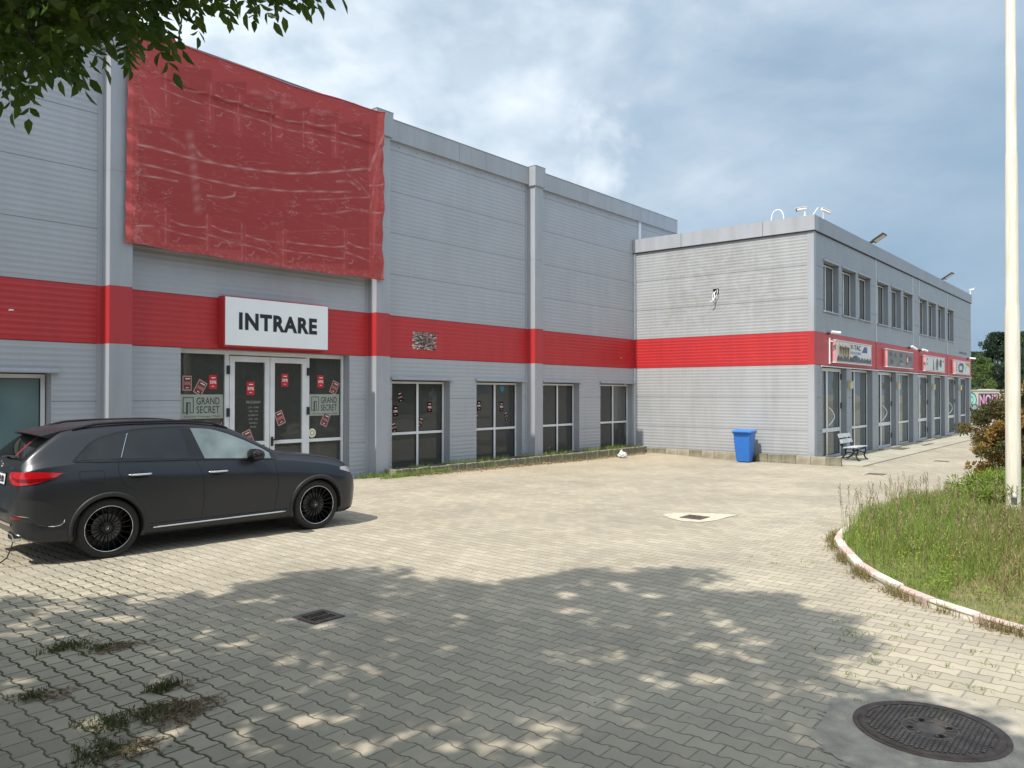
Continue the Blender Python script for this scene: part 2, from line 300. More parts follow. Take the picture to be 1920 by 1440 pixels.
# ground: interlocking bone-shaped pavers, laid with their wavy joints running along Y
def paver_material():
    m = bpy.data.materials.new('pavers'); m.use_nodes = True; n, l = nodes_of(m); b = n['Principled BSDF']; L = l.new
    def mth(op, a, b_=None, c=None):
        x = n.new('ShaderNodeMath'); x.operation = op
        for i, v in enumerate((a, b_, c)):
            if v is None: continue
            if isinstance(v, (int, float)): x.inputs[i].default_value = v
            else: L(v, x.inputs[i])
        return x.outputs[0]
    tc = n.new('ShaderNodeTexCoord'); sp = n.new('ShaderNodeSeparateXYZ')
    wob = n.new('ShaderNodeTexNoise'); wob.inputs['Scale'].default_value = .55; wob.inputs['Detail'].default_value = 3; L(tc.outputs['Object'], wob.inputs['Vector'])
    wv = n.new('ShaderNodeVectorMath'); wv.operation = 'MULTIPLY_ADD'; L(wob.outputs['Color'], wv.inputs[0]); wv.inputs[1].default_value = (.09, .09, 0); L(tc.outputs['Object'], wv.inputs[2])
    L(wv.outputs[0], sp.inputs[0]); X, Y = sp.outputs['X'], sp.outputs['Y']
    P, LEN, A, GAP = .1425, .20, .0085, .0040
    xs = mth('DIVIDE', X, P); k = mth('FLOOR', xs)                                    # nearest boundary k+.5
    par = mth('FLOORED_MODULO', k, 2.0); sgn = mth('MULTIPLY_ADD', par, -2.0, 1.0)
    ph = mth('FRACT', mth('DIVIDE', Y, LEN))                                          # joints of even columns at ph=0
    tri = mth('SUBTRACT', mth('MULTIPLY', mth('ABSOLUTE', mth('SUBTRACT', ph, .5)), 4.0), 1.0)   # +1 at ph=0/1, -1 at .5
    trap = mth('MINIMUM', mth('MAXIMUM', mth('MULTIPLY', tri, 3.2), -1.0), 1.0)
    xb = mth('ADD', mth('MULTIPLY', mth('ADD', k, .5), P), mth('MULTIPLY', mth('MULTIPLY', trap, sgn), A))
    d1 = mth('ABSOLUTE', mth('SUBTRACT', X, xb))
    col = mth('ADD', k, mth('GREATER_THAN', X, xb))
    off = mth('MULTIPLY', mth('FLOORED_MODULO', col, 2.0), .5)
    ys = mth('SUBTRACT', mth('DIVIDE', Y, LEN), off); fy = mth('FRACT', ys); row = mth('FLOOR', ys)
    d2 = mth('MULTIPLY', mth('MINIMUM', fy, mth('SUBTRACT', 1.0, fy)), LEN)
    d = mth('MINIMUM', d1, mth('ADD', mth('MULTIPLY', d2, 1.25), .0018))
    # joint width varies from place to place
    jn = n.new('ShaderNodeTexNoise'); jn.inputs['Scale'].default_value = 9; jn.inputs['Detail'].default_value = 3; L(tc.outputs['Object'], jn.inputs['Vector'])
    big = n.new('ShaderNodeTexNoise'); big.inputs['Scale'].default_value = .5; big.inputs['Detail'].default_value = 5; L(tc.outputs['Object'], big.inputs['Vector'])
    # the corner by the car has wide mossy joints
    sp0 = n.new('ShaderNodeSeparateXYZ'); L(tc.outputs['Object'], sp0.inputs[0])
    mossx = n.new('ShaderNodeMapRange'); L(mth('ADD', sp0.outputs['X'], mth('MULTIPLY', sp0.outputs['Y'], -.35)), mossx.inputs[0]); mossx.inputs['From Min'].default_value = 1.9; mossx.inputs['From Max'].default_value = .6
    mossn = n.new('ShaderNodeMapRange'); L(big.outputs['Fac'], mossn.inputs[0]); mossn.inputs['From Min'].default_value = .38; mossn.inputs['From Max'].default_value = .56
    moss = mth('MULTIPLY', mossx.outputs[0], mossn.outputs[0])
    gap = mth('ADD', mth('MULTIPLY', mth('SUBTRACT', jn.outputs['Fac'], .18), GAP*1.9), mth('MULTIPLY', moss, .0055))
    jm = n.new('ShaderNodeMapRange'); L(mth('SUBTRACT', d, gap), jm.inputs[0]); jm.inputs['From Min'].default_value = .0025; jm.inputs['From Max'].default_value = -.0005
    joint = jm.outputs[0]
    # colour per stone
    cv = n.new('ShaderNodeCombineXYZ'); L(col, cv.inputs[0]); L(row, cv.inputs[1])
    wnz = n.new('ShaderNodeTexWhiteNoise'); wnz.noise_dimensions = '2D'; L(cv.outputs[0], wnz.inputs['Vector'])
    ramp = n.new('ShaderNodeValToRGB'); e = ramp.color_ramp.elements
    e[0].position = 0; e[0].color = (.335, .303, .243, 1); e[1].position = 1; e[1].color = (.420, .378, .300, 1)
    L(wnz.outputs['Value'], ramp.inputs[0])
    fine = n.new('ShaderNodeTexNoise'); fine.inputs['Scale'].default_value = 120; fine.inputs['Detail'].default_value = 5; L(tc.outputs['Object'], fine.inputs['Vector'])
    fr = n.new('ShaderNodeMapRange'); fr.inputs['To Min'].default_value = .8; fr.inputs['To Max'].default_value = 1.2; L(fine.outputs['Fac'], fr.inputs[0])
    br = n.new('ShaderNodeMapRange'); br.inputs['From Min'].default_value = .3; br.inputs['From Max'].default_value = .7; br.inputs['To Min'].default_value = .86; br.inputs['To Max'].default_value = 1.12; L(big.outputs['Fac'], br.inputs[0])
    vs = n.new('ShaderNodeVectorMath'); vs.operation = 'SCALE'; L(ramp.outputs[0], vs.inputs[0]); L(mth('MULTIPLY', fr.outputs[0], br.outputs[0]), vs.inputs[3])
    # sand swept against the hall
    sx = n.new('ShaderNodeMapRange'); L(sp0.outputs['Y'], sx.inputs[0]); sx.inputs['From Min'].default_value = 10.5; sx.inputs['From Max'].default_value = 14.0
    sx2 = n.new('ShaderNodeMapRange'); L(sp0.outputs['X'], sx2.inputs[0]); sx2.inputs['From Min'].default_value = 11.0; sx2.inputs['From Max'].default_value = 16.0
    sn = n.new('ShaderNodeMapRange'); L(jn.outputs['Fac'], sn.inputs[0]); sn.inputs['From Min'].default_value = .2; sn.inputs['From Max'].default_value = .75
    sand = mth('MULTIPLY', mth('MULTIPLY', sx.outputs[0], sx2.outputs[0]), mth('MULTIPLY', sn.outputs[0], .75))
    m1 = n.new('ShaderNodeMix'); m1.data_type = 'RGBA'; L(sand, m1.inputs[0]); L(vs.outputs[0], m1.inputs[6]); m1.inputs[7].default_value = (.46, .37, .235, 1)
    jc = n.new('ShaderNodeMix'); jc.data_type = 'RGBA'; L(moss, jc.inputs[0]); jc.inputs[6].default_value = (.125, .105, .075, 1); jc.inputs[7].default_value = (.055, .065, .022, 1)
    m2 = n.new('ShaderNodeMix'); m2.data_type = 'RGBA'; L(mth('MULTIPLY', joint, mth('SUBTRACT', 1.0, mth('MULTIPLY', sand, .6))), m2.inputs[0]); L(m1.outputs[2], m2.inputs[6]); L(jc.outputs[2], m2.inputs[7])
    # random small dirt spots
    vo = n.new('ShaderNodeTexVoronoi'); vo.inputs['Scale'].default_value = 3.1; L(tc.outputs['Object'], vo.inputs['Vector'])
    spt = n.new('ShaderNodeMapRange'); L(vo.outputs['Distance'], spt.inputs[0]); spt.inputs['From Min'].default_value = .05; spt.inputs['From Max'].default_value = .02
    m4 = n.new('ShaderNodeMix'); m4.data_type = 'RGBA'; L(mth('MULTIPLY', spt.outputs[0], .5), m4.inputs[0]); L(m2.outputs[2], m4.inputs[6]); m4.inputs[7].default_value = (.10, .09, .07, 1)
    L(m4.outputs[2], b.inputs['Base Color']); b.inputs['Roughness'].default_value = .92; b.inputs['Specular IOR Level'].default_value = .25
    # relief: chamfered edges, stones tilted a little, grain
    # wheel tracks, damp and oil marks
    tm = n.new('ShaderNodeMapping'); tm.inputs['Rotation'].default_value = (0, 0, .5); tm.inputs['Scale'].default_value = (.35, 1.6, 1); L(tc.outputs['Object'], tm.inputs[0])
    tn = n.new('ShaderNodeTexNoise'); tn.inputs['Scale'].default_value = .9; tn.inputs['Detail'].default_value = 7; tn.inputs['Roughness'].default_value = .62; L(tm.outputs[0], tn.inputs['Vector'])
    tr_ = n.new('ShaderNodeMapRange'); L(tn.outputs['Fac'], tr_.inputs[0]); tr_.inputs['From Min'].default_value = .50; tr_.inputs['From Max'].default_value = .72; tr_.inputs['To Max'].default_value = .42
    m5 = n.new('ShaderNodeMix'); m5.data_type = 'RGBA'; L(tr_.outputs[0], m5.inputs[0]); L(m4.outputs[2], m5.inputs[6]); m5.inputs[7].default_value = (.25, .235, .20, 1); L(m5.outputs[2], b.inputs['Base Color'])
    hm = n.new('ShaderNodeMapRange'); L(mth('SUBTRACT', d, gap), hm.inputs[0]); hm.inputs['From Min'].default_value = 0; hm.inputs['From Max'].default_value = .009; hm.inputs['To Max'].default_value = .006
    hh = mth('ADD', mth('ADD', hm.outputs[0], mth('MULTIPLY', wnz.outputs['Value'], .0025)), mth('MULTIPLY', fine.outputs['Fac'], .0016))
    bp = n.new('ShaderNodeBump'); bp.inputs['Strength'].default_value = .9; bp.inputs['Distance'].default_value = 1.0; L(hh, bp.inputs['Height']); L(bp.outputs[0], b.inputs['Normal'])
    M['pavers'] = m
paver_material()

# ------------------------------------------------------------------ ground
def ground():
    xs = sorted(set([-400, -150, -60, -30, -15, -8, -4]+list(np.arange(-2, 30, 1.0))+[34, 40, 50, 70, 100, 160, 300, 700]))
    ys = sorted(set([-400, -150, -60, -30, -15, -8, -4]+list(np.arange(-2, 20, 1.0))+[26, 40, 70, 150, 400]))
    b = MB(); b.grid([[(x, y, gz(x, y)) for x in xs] for y in ys])
    o = b.build('ground', 'pavers', smooth=True); tag(o, kind='structure')
    # paved walkway along the shops: a slab 3 cm above the yard
    b = MB(); b.box(25.02, 58, 6.98, YC+.25, -.45, -.168); o = b.build('pavement', 'slab_concrete'); tag(o, kind='structure')
    b = MB(); b.box(24.82, XB+.2, 8.43, YA+.3, -.4, .015); o = b.build('planting_strip_soil', 'soil'); tag(o, kind='structure')
    b = MB(); b.box(12.86, 24.9, 14.36, YA+.28, -.3, .10); o = b.build('planting_bed_soil', 'soil'); tag(o, kind='structure')
ground()

# ------------------------------------------------------------------ buildings
JZ = [.83+1.0525*k for k in range(-1, 9)]
def clad(mb, F, u0, u1, z0, z1, rib=.105, base=0.0):
    """horizontal ribbed sandwich panel: profile rows between z0 and z1"""
    prof = [(z0, 0.0)]
    for j in JZ:
        for a, d in ((-.008, 0), (-.005, -.012), (.005, -.012), (.008, 0)): prof.append((j+a, d))
        k = 1
        while k*rib < 1.0525-.03:
            c = j+k*rib
            for a, d in ((-.034, 0), (-.014, .0042), (.014, .0042), (.034, 0)): prof.append((c+a, d))
            k += 1
    prof.sort(); prof = [p for p in prof if z0-1e-6 <= p[0] <= z1+1e-6]+[(z1, 0.0)]
    mb.grid([[F(u0, z, d+base), F(u1, z, d+base)] for z, d in prof])
def wall_with_holes(mb, F, U0, U1, z0, z1, holes):
    us = sorted({U0, U1}|{h for hh in holes for h in hh[:2] if U0 < h < U1})
    for a, b in zip(us[:-1], us[1:]):
        cuts = sorted([(h[2], h[3]) for h in holes if h[0] < (a+b)/2 < h[1]]); z = z0
        for c0, c1 in cuts:
            c0 = max(c0, z0); c1 = min(c1, z1)
            if c1 <= c0: continue
            if c0 > z+1e-4: clad(mb, F, a, b, z, c0)
            z = max(z, c1)
        if z < z1-1e-4: clad(mb, F, a, b, z, z1)
def reveal(mb, F, u0, u1, z0, z1, depth):
    mb.quad(F(u0, z0, 0), F(u0, z1, 0), F(u0, z1, -depth), F(u0, z0, -depth)); mb.quad(F(u1, z0, 0), F(u1, z0, -depth), F(u1, z1, -depth), F(u1, z1, 0))
    mb.quad(F(u0, z1, 0), F(u1, z1, 0), F(u1, z1, -depth), F(u0, z1, -depth)); mb.quad(F(u0, z0, 0), F(u0, z0, -depth), F(u1, z0, -depth), F(u1, z0, 0))
BZ0, BZ1 = 2.932, 3.994

glass('window_glass', (.70, .76, .74), (.10, .105, .10), .50)
glass('shop_glass', (.62, .66, .66), (.17, .19, .19), .35)  # grey base colour stands in for a reflection

hall = empty('warehouse_hall', (15.0, YA, 0)); tag(hall, 'tall grey ribbed metal warehouse hall with a red band and the white entrance sign', 'warehouse')
W_IN = [(13.27, 15.36, -.05, 2.36), (16.44, 18.5, -.05, 2.36), (19.52, 21.53, -.05, 2.36), (22.81, 24.97, -.05, 2.36)]
holesA = [(1.6, 5.38, .10, 2.38), (7.73, 11.92, .0, BZ0)]+W_IN
mb = MB(); wall_with_holes(mb, FA, -9, XB, -.3, BZ0, holesA); wall_with_holes(mb, FA, -9, 28.2, BZ1, 8.5, [])
mb.quad(FA(28.2, 7.3, 0), FA(28.2, 8.9, 0), FA(28.2, 8.9, -14), FA(28.2, 7.3, -14)); mb.build('wall', 'grey_cladding', hall)
mb = MB(); clad(mb, FA, -9, XB, BZ0, BZ1, base=.004); mb.build('red_band', 'red_cladding', hall)
for h in holesA: mb = MB(); reveal(mb, FA, *h, .30); mb.build('window_reveal', 'grey_trim', hall)
mb = MB(); mb.box(-9, 28.18, YA+.3, YA+14, 8.3, 8.5); mb.build('roof', 'grey_trim', hall)
mb = MB(); mb.box(28.25, 29.6, YA+.15, YA+1.2, 8.0, 8.25); mb.hexa([(28.22, YA+.1, 7.3), (29.9, YA+.1, 7.3), (29.9, YA+1.2, 7.3), (28.22, YA+1.2, 7.3), (28.22, YA+.1, 8.62), (29.2, YA+.1, 8.2), (29.2, YA+1.2, 8.2), (28.22, YA+1.2, 8.62)]); mb.build('dark_roof_flashing', 'black_plastic', hall)
# coping in lengths with open joints
cop = [-9, -3.2, 2.9, 9.2, 15.63, 21.9, 25.4, 28.25]
for a, b_ in zip(cop[:-1], cop[1:]):
    mb = MB(); mb.fbox(FA, a+.006, b_-.006, 8.41, 8.925, -.35, .10); mb.fbox(FA, a+.006, b_-.006, 8.925, 8.94, -.36, .115); mb.build('coping', 'grey_trim', hall)
for x in list(np.arange(12.99+.5, 24.9, .62)):
    if abs(x-18.95) > .35: mb = MB(); mb.fbox(FA, x-.009, x+.009, 8.29, 8.312, .0, .012); mb.build('fixing_screw', 'groove_dark', hall)
for i, (a, b_) in enumerate([(-.02, .39), (6.23, 6.64), (12.5, 12.93), (18.75, 19.15)]):
    p = MB()
    p.fbox(FA, a, b_, -.2, BZ0, .008, .30); p.cur = 1; p.fbox(FA, a, b_, BZ0, BZ1, .009, .301); p.cur = 0; p.fbox(FA, a, b_, BZ1, 6.1, .008, .30); p.fbox(FA, a+.001, b_-.001, 6.104, 8.36, .008, .2985)
    po = p.build('pilaster', ['grey_trim', 'red_trim'], hall)
    c = MB(); c.fbox(FA, a-.05, b_+.05, 8.36, 8.96, .008, .355); c.fbox(FA, a-.06, b_+.06, 8.96, 8.975, .008, .365); c.build('pilaster_cap', 'grey_trim', po)
    for s0, s1 in ((a-.10, a-.002), (b_+.002, b_+.05)):
        t = MB(); t.fbox(FA, s0, s1, -.2, BZ0, .0065, .012); t.cur = 1; t.fbox(FA, s0, s1, BZ0, BZ1, .0105, .014); t.cur = 0; t.fbox(FA, s0, s1, BZ1, 8.4, .0065, .012); t.build('edge_trim', ['grey_trim', 'red_trim'], po)
t = MB(); t.fbox(FA, 25.36, 25.52, 7.6, 8.41, .0, .035); t.build('edge_trim', 'white_aluminium', hall)

def bar(mb, F, u0, u1, z0, z1, d0, d1): mb.fbox(F, u0, u1, z0, z1, d0, d1)
def casement(parent, F, u0, u1, z0, z1, d, mull, trans, gmat, name='window', fr=.055, leaf_top=True):
    m = MB(); a, b_ = d, d+.06
    bar(m, F, u0, u0+fr, z0, z1, a, b_); bar(m, F, u1-fr, u1, z0, z1, a, b_)
    bar(m, F, u0+fr, u1-fr, z1-fr, z1, a, b_); bar(m, F, u0+fr, u1-fr, z0, z0+fr, a, b_)
    for q in mull: bar(m, F, q-fr*.6, q+fr*.6, z0+fr, z1-fr, a, b_+.003)
    e = [u0+fr]+[v for q in mull for v in (q-fr*.6, q+fr*.6)]+[u1-fr]
    if trans is not None:
        for i in range(0, len(e), 2): bar(m, F, e[i], e[i+1], trans-fr*.6, trans+fr*.6, a, b_-.002)
    w = m.build(name, 'white_aluminium', parent)
    gk = MB()
    for i in range(0, len(e), 2):
        zz = [(z0+fr, z1-fr)] if trans is None else [(z0+fr, trans-fr*.6), (trans+fr*.6, z1-fr)]
        for p, q in zz:
            g = .014
            for (x0, x1, y0, y1) in ((e[i], e[i]+g, p, q), (e[i+1]-g, e[i+1], p, q), (e[i]+g, e[i+1]-g, q-g, q), (e[i]+g, e[i+1]-g, p, p+g)): bar(gk, F, x0, x1, y0, y1, a+.012, b_-.02)
    gk.build('gasket', 'dark_rubber', w)
    for i in range(0, len(e), 2):
        zz = [(z0+fr, z1-fr)] if trans is None else [(z0+fr, trans-fr*.6), (trans+fr*.6, z1-fr)]
        for p, q in zz:
            g = MB(); g.quad(F(e[i], p, a+.02), F(e[i+1], p, a+.02), F(e[i+1], q, a+.02), F(e[i], q, a+.02)); g.build('pane', gmat, w)
    return w
def hood(parent, F, u0, u1, z, m='grey_trim', out=.09):
    h = MB(); h.hexa([F(u0, z-.035, .004), F(u1, z-.035, .004), F(u1, z-.045, out), F(u0, z-.045, out), F(u0, z+.03, .004), F(u1, z+.03, .004), F(u1, z-.02, out), F(u0, z-.02, out)]); h.build('drip_hood', m, parent)
def sticker(parent, F, u, z, w, h, rot, d, kind):
    """a small sale poster; kind 0 red upright, 1 dark red with pale rim"""
    s = MB(); c, sn = math.cos(rot), math.sin(rot)
    def R(x, y, dd): return F(u+x*c-y*sn, z+x*sn+y*c, dd)
    if kind == 1:
        s.cur = 1; s.quad(R(-w/2, -h/2, d), R(w/2, -h/2, d), R(w/2, h/2, d), R(-w/2, h/2, d)); s.cur = 0
        s.quad(R(-w*.41, -h*.43, d+.002), R(w*.41, -h*.43, d+.002), R(w*.41, h*.43, d+.002), R(-w*.41, h*.43, d+.002))
    else: s.quad(R(-w/2, -h/2, d+.002), R(w/2, -h/2, d+.002), R(w/2, h/2, d+.002), R(-w/2, h/2, d+.002))
    s.cur = 2; s.quad(R(-w*.2, h*.27, d+.004), R(w*.3, h*.27, d+.004), R(w*.3, h*.33, d+.004), R(-w*.2, h*.33, d+.004)); s.quad(R(-w*.15, -h*.33, d+.004), R(w*.15, -h*.33, d+.004), R(w*.15, -h*.29, d+.004), R(-w*.15, -h*.29, d+.004))
    o = s.build('sale_sticker', ['sticker_red' if kind == 0 else 'sticker_dark', 'pink_ink', 'white_ink'], parent)
    FR = lambda a, b_, dd: R(a, b_, dd)
    if kind == 0: text('sticker_text', '-49%' if w < .17 else '50%', FR, -w*.38, w*.42, -h*.12, h*.10, d+.005, 'white_ink', parent, bold=.02)
    else: text('sticker_text', '50%', FR, -w*.33, w*.36, -h*.12, h*.10, d+.005, 'pink_ink', parent, bold=.02)
# tall frosted window at far left
w = casement(hall, FA, 1.62, 5.36, .12, 2.36, -.28, [3.4], .98, 'frost_teal', fr=.07); hood(hall, FA, 1.5, 5.5, 2.43)
m = MB(); m.poly([FA(4.18+.10*math.cos(a)*(1 if math.sin(a) > 0 else .8), 2.17+.12*math.sin(a), -.256) for a in np.linspace(0, 2*PI, 12)[:-1]]); mat('alarm_teal', (.02, .20, .28), .4); m.build('alarm_sticker', 'alarm_teal', w)
STK = {0: [(13.78, 1.92, .2, .30, .28, 1), (13.62, 1.56, .17, .28, 0, 0), (13.57, 1.14, .2, .30, .22, 1), (14.84, 1.65, .17, .28, 0, 0), (14.50, 1.25, .2, .30, -.35, 1)],
       1: [(16.83, 1.66, .17, .28, .05, 0), (16.68, 1.30, .2, .30, -.4, 1), (17.83, 1.62, .17, .28, 0, 0), (18.05, 1.33, .2, .30, .3, 1)],
       2: [(19.86, 1.85, .2, .30, .2, 1), (19.74, 1.60, .17, .28, 0, 0)], 3: [(23.02, 1.62, .17, .28, 0, 0)]}
for i, h in enumerate(W_IN):
    um = [14.36, 17.48, 20.6, 23.95][i]
    w = casement(hall, FA, h[0]+.02, h[1]-.01, h[2]+.01, h[3]-.03, -.28, [um], .98, 'window_glass'); hood(hall, FA, h[0]-.05, h[1]+.09, 2.415)
    for s_ in STK[i]: sticker(w, FA, *s_[:5], -.262, s_[5])
    if i == 1: m = MB(); m.poly([FA(17.86, 2.02, -.255), FA(17.96, 2.17, -.255), FA(17.96, 2.24, -.255), FA(17.76, 2.24, -.255), FA(17.76, 2.17, -.255)]); m.build('alarm_sticker', 'alarm_teal', w)
# entrance
ent = MB(); D0, D1 = -.27, -.20
for q0, q1 in ((7.75, 7.81), (8.80, 8.90), (10.84, 10.92), (11.84, 11.90)): bar(ent, FA, q0, q1, .0, BZ0-.09, D0, D1)
bar(ent, FA, 7.75, 11.90, BZ0-.09, BZ0-.005, D0, D1+.004)
for q0, q1 in ((7.81, 8.80), (10.92, 11.84)): bar(ent, FA, q0, q1, .90, .97, D0, D1-.004); bar(ent, FA, q0, q1, .0, .07, D0, D1-.004)
en = ent.build('entrance_frame', 'white_aluminium', hall)
for q0, q1, zb_, zt_ in ((7.81, 8.80, .97, BZ0-.09), (7.81, 8.80, .07, .90), (10.92, 11.84, .97, BZ0-.09), (10.92, 11.84, .07, .90)):
    g = MB(); g.quad(FA(q0, zb_, -.24), FA(q1, zb_, -.24), FA(q1, zt_, -.24), FA(q0, zt_, -.24)); g.build('pane', 'window_glass', en)
for q0, q1, hz, hx in ((8.905, 9.865, 8.86, None), (9.88, 10.835, 10.87, 9.92)):
    d_ = MB(); a, b_ = -.265, -.185
    bar(d_, FA, q0, q0+.115, .03, 2.82, a, b_); bar(d_, FA, q1-.115, q1, .03, 2.82, a, b_); bar(d_, FA, q0+.115, q1-.115, 2.70, 2.82, a, b_); bar(d_, FA, q0+.115, q1-.115, .03, .16, a, b_); bar(d_, FA, q0+.115, q1-.115, .90, .98, a, b_-.003)
    dl = d_.build('entrance_door', 'white_aluminium', hall)
    for z0_, z1_ in ((.16, .90), (.98, 2.70)):
        g = MB(); g.quad(FA(q0+.115, z0_, -.23), FA(q1-.115, z0_, -.23), FA(q1-.115, z1_, -.23), FA(q0+.115, z1_, -.23)); g.build('pane', 'window_glass', dl)
    for z in (.35, 1.62, 2.52): hg = MB(); bar(hg, FA, hz-.028, hz+.028, z-.09, z+.09, -.185, -.145); hg.build('hinge', 'black_plastic', dl)
    if hx: hd = MB(); bar(hd, FA, hx-.02, hx+.03, .86, 1.06, -.185, -.16); bar(hd, FA, hx-.01, hx+.16, .98, 1.01, -.16, -.13); hd.build('handle', 'black_plastic', dl)
    if hx is None:
        sticker(dl, FA, 9.42, 2.13, .19, .29, 0, -.228, 0); sticker(dl, FA, 9.37, 1.07, .21, .31, .4, -.228, 1)
        text('opening_hours', 'PROGRAM', FA, 9.32, 9.66, 1.80, 1.86, -.227, 'film_grey', dl)
        for k, (a0, a1) in enumerate([(9.36, 9.62), (9.38, 9.60), (9.37, 9.61), (9.38, 9.60), (9.39, 9.59), (9.42, 9.56)]): text('opening_hours', ['LUNI - VINERI', '09:00 - 19:00', 'SAMBATA', '10:00 - 16:00', 'DUMINICA', 'INCHIS'][k], FA, a0, a1, 1.70-.085*k, 1.735-.085*k, -.227, 'film_grey', dl)
    else:
        sticker(dl, FA, 10.28, 2.32, .18, .29, 0, -.228, 0); sticker(dl, FA, 10.16, 1.47, .21, .31, .38, -.228, 1)
for (u0, u1) in ((7.83, 8.78), (10.94, 11.80)):
    f_ = MB(); f_.quad(FA(u0, 1.50, -.235), FA(u1, 1.50, -.235), FA(u1, 2.00, -.235), FA(u0, 2.00, -.235)); fo = f_.build('frosted_film', 'frost_film', en)
    s0 = (u1-u0)/.95; X = lambda a: u0+a*s0
    text('shop_lettering', 'GRAND', FA, X(.36), X(.87), 1.79, 1.94, -.232, 'film_ink', en, bold=.012); text('shop_lettering', 'SECRET', FA, X(.36), X(.87), 1.61, 1.76, -.232, 'film_ink', en, bold=.012)
    text('shop_lettering', 'Home Design Mall', FA, X(.10), X(.88), 1.52, 1.565, -.232, 'film_ink', en)
    lg = MB()
    for (a0, a1, z0_, z1_) in ((.07, .30, 1.93, 1.945), (.07, .085, 1.62, 1.93), (.285, .30, 1.62, 1.93), (.07, .14, 1.62, 1.635), (.23, .30, 1.62, 1.635), (.14, .18, 1.60, 1.84), (.18, .23, 1.82, 1.84), (.215, .23, 1.62, 1.82)): bar(lg, FA, X(a0), X(a1), z0_, z1_, -.2335, -.2315)
    lg.build('door_logo', 'film_ink', en)
text('welcome_lettering', 'Bine ati venit!', FA, 7.88, 8.76, 1.30, 1.42, -.235, 'pink_ink', en, shear=.35)
sticker(en, FA, 7.99, 2.23, .19, .30, 0, -.236, 1); sticker(en, FA, 8.27, 2.14, .20, .30, -.5, -.236, 1); sticker(en, FA, 8.55, 2.26, .18, .29, 0, -.236, 0)
sticker(en, FA, 11.26, 2.30, .18, .29, 0, -.236, 0); sticker(en, FA, 11.66, 2.16, .20, .30, -.42, -.236, 1); sticker(en, FA, 11.40, 1.40, .20, .30, -.42, -.236, 1)
rs = MB()
for k, (r_, ci) in enumerate(((.105, 0), (.075, 1), (.035, 0))): rs.cur = ci; rs.poly([FA(11.03+r_*.95*math.cos(a), 1.10+r_*math.sin(a), -.235+.002*k) for a in np.linspace(0, 2*PI, 25)[:-1]])
rs.build('round_sticker', ['faded_white', 'yellow_green'], en)
# interior glimpsed through the glass
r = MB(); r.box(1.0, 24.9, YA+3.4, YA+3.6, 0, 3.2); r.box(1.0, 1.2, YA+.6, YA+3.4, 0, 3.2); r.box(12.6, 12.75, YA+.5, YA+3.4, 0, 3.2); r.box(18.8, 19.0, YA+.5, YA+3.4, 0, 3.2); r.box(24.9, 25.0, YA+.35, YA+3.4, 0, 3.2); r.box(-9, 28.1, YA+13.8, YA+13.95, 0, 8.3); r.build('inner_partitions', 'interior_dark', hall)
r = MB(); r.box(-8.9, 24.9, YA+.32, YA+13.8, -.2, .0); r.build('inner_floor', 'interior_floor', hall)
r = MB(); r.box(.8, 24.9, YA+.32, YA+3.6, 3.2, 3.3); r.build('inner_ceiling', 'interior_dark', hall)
r = MB(); r.box(7.9, 10.5, YA+2.2, YA+2.3, 1.9, 2.9); r.build('olive_panel', 'interior_olive', hall)
r = MB(); r.grid([[(11.7+.02*k, YA+1.0+.05*math.sin(k*.9), z) for k in range(34)] for z in (0.02, 3.1)]); r.grid([[(7.4+.02*k, YA+1.2+.05*math.sin(k*.9), z) for k in range(20)] for z in (0.02, 1.5)]); r.build('curtain', 'curtain', hall)
r = MB(); r.box(9.25, 9.55, YA+1.7, YA+1.8, 1.2, 1.5); r.box(9.05, 9.3, YA+1.7, YA+1.8, 1.9, 2.2); r.build('display_panel', 'interior_red', hall)
# torn poster remains on the red band: strips of paper caught on the ribs
rp = MB(); rr_ = random.Random(3)
for k in range(520):
    z = 3.17+.45*rr_.random(); z = round(z/.035)*.035+rr_.uniform(-.004, .004); u = 13.93+.86*rr_.random(); wd = .04+.16*rr_.random()
    if rr_.random() < .2 and (u < 14.1 or u > 14.6): continue
    h_ = .009+.010*rr_.random(); w_ = min(wd, 14.84-u)
    rp.poly([FA(u, z, .0145), FA(u+w_*.4, z-h_*rr_.random(), .0145), FA(u+w_, z+h_*.2, .0145), FA(u+w_*.8, z+h_, .0145), FA(u+w_*.3, z+h_*1.2, .0145)])
rp.build('torn_poster_remains', 'faded_white', hall)
dd = MB()
for (u, z, w_, h_) in ((4.7, 3.42, .09, .03), (24.1, 3.28, .10, .02)): dd.poly([FA(u, z, .014), FA(u+w_, z+.01, .014), FA(u+w_*.9, z+h_, .014), FA(u+.02, z+h_, .014)])
dd.build('paint_chip', 'faded_white', hall)

shop = empty('shop_block', (30, YC, -.2)); tag(shop, 'lower two storey grey block with a red band, upper windows and small shops', 'commercial building')
DOORS = [(25.80, 28.30), (28.91, 31.45), (32.29, 34.85), (35.23, 37.76), (38.64, 41.26), (41.79, 44.24), (44.96, 47.65), (48.3, 50.75)]
UPW = [25.95, 27.87, 29.71, 32.19, 34.2, 36.16, 38.9, 40.79, 42.84, 44.95]; UW, UZ0, UZ1 = 1.52, 4.72, 6.34
hC = [(a, b_, -.168, BZ0) for a, b_ in DOORS]; hU = [(a, a+UW, UZ0, UZ1) for a in UPW]
XE = 51.32
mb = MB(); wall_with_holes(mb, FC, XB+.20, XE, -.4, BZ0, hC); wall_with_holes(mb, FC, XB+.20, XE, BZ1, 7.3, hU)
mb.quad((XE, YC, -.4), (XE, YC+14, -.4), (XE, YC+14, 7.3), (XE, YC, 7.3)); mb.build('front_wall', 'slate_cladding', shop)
mb = MB(); clad(mb, FB, YC+.2, YA, -.2, BZ0); clad(mb, FB, YC+.2, YA, BZ1, 7.3); mb.build('side_wall', 'grey_cladding_ghost', shop)
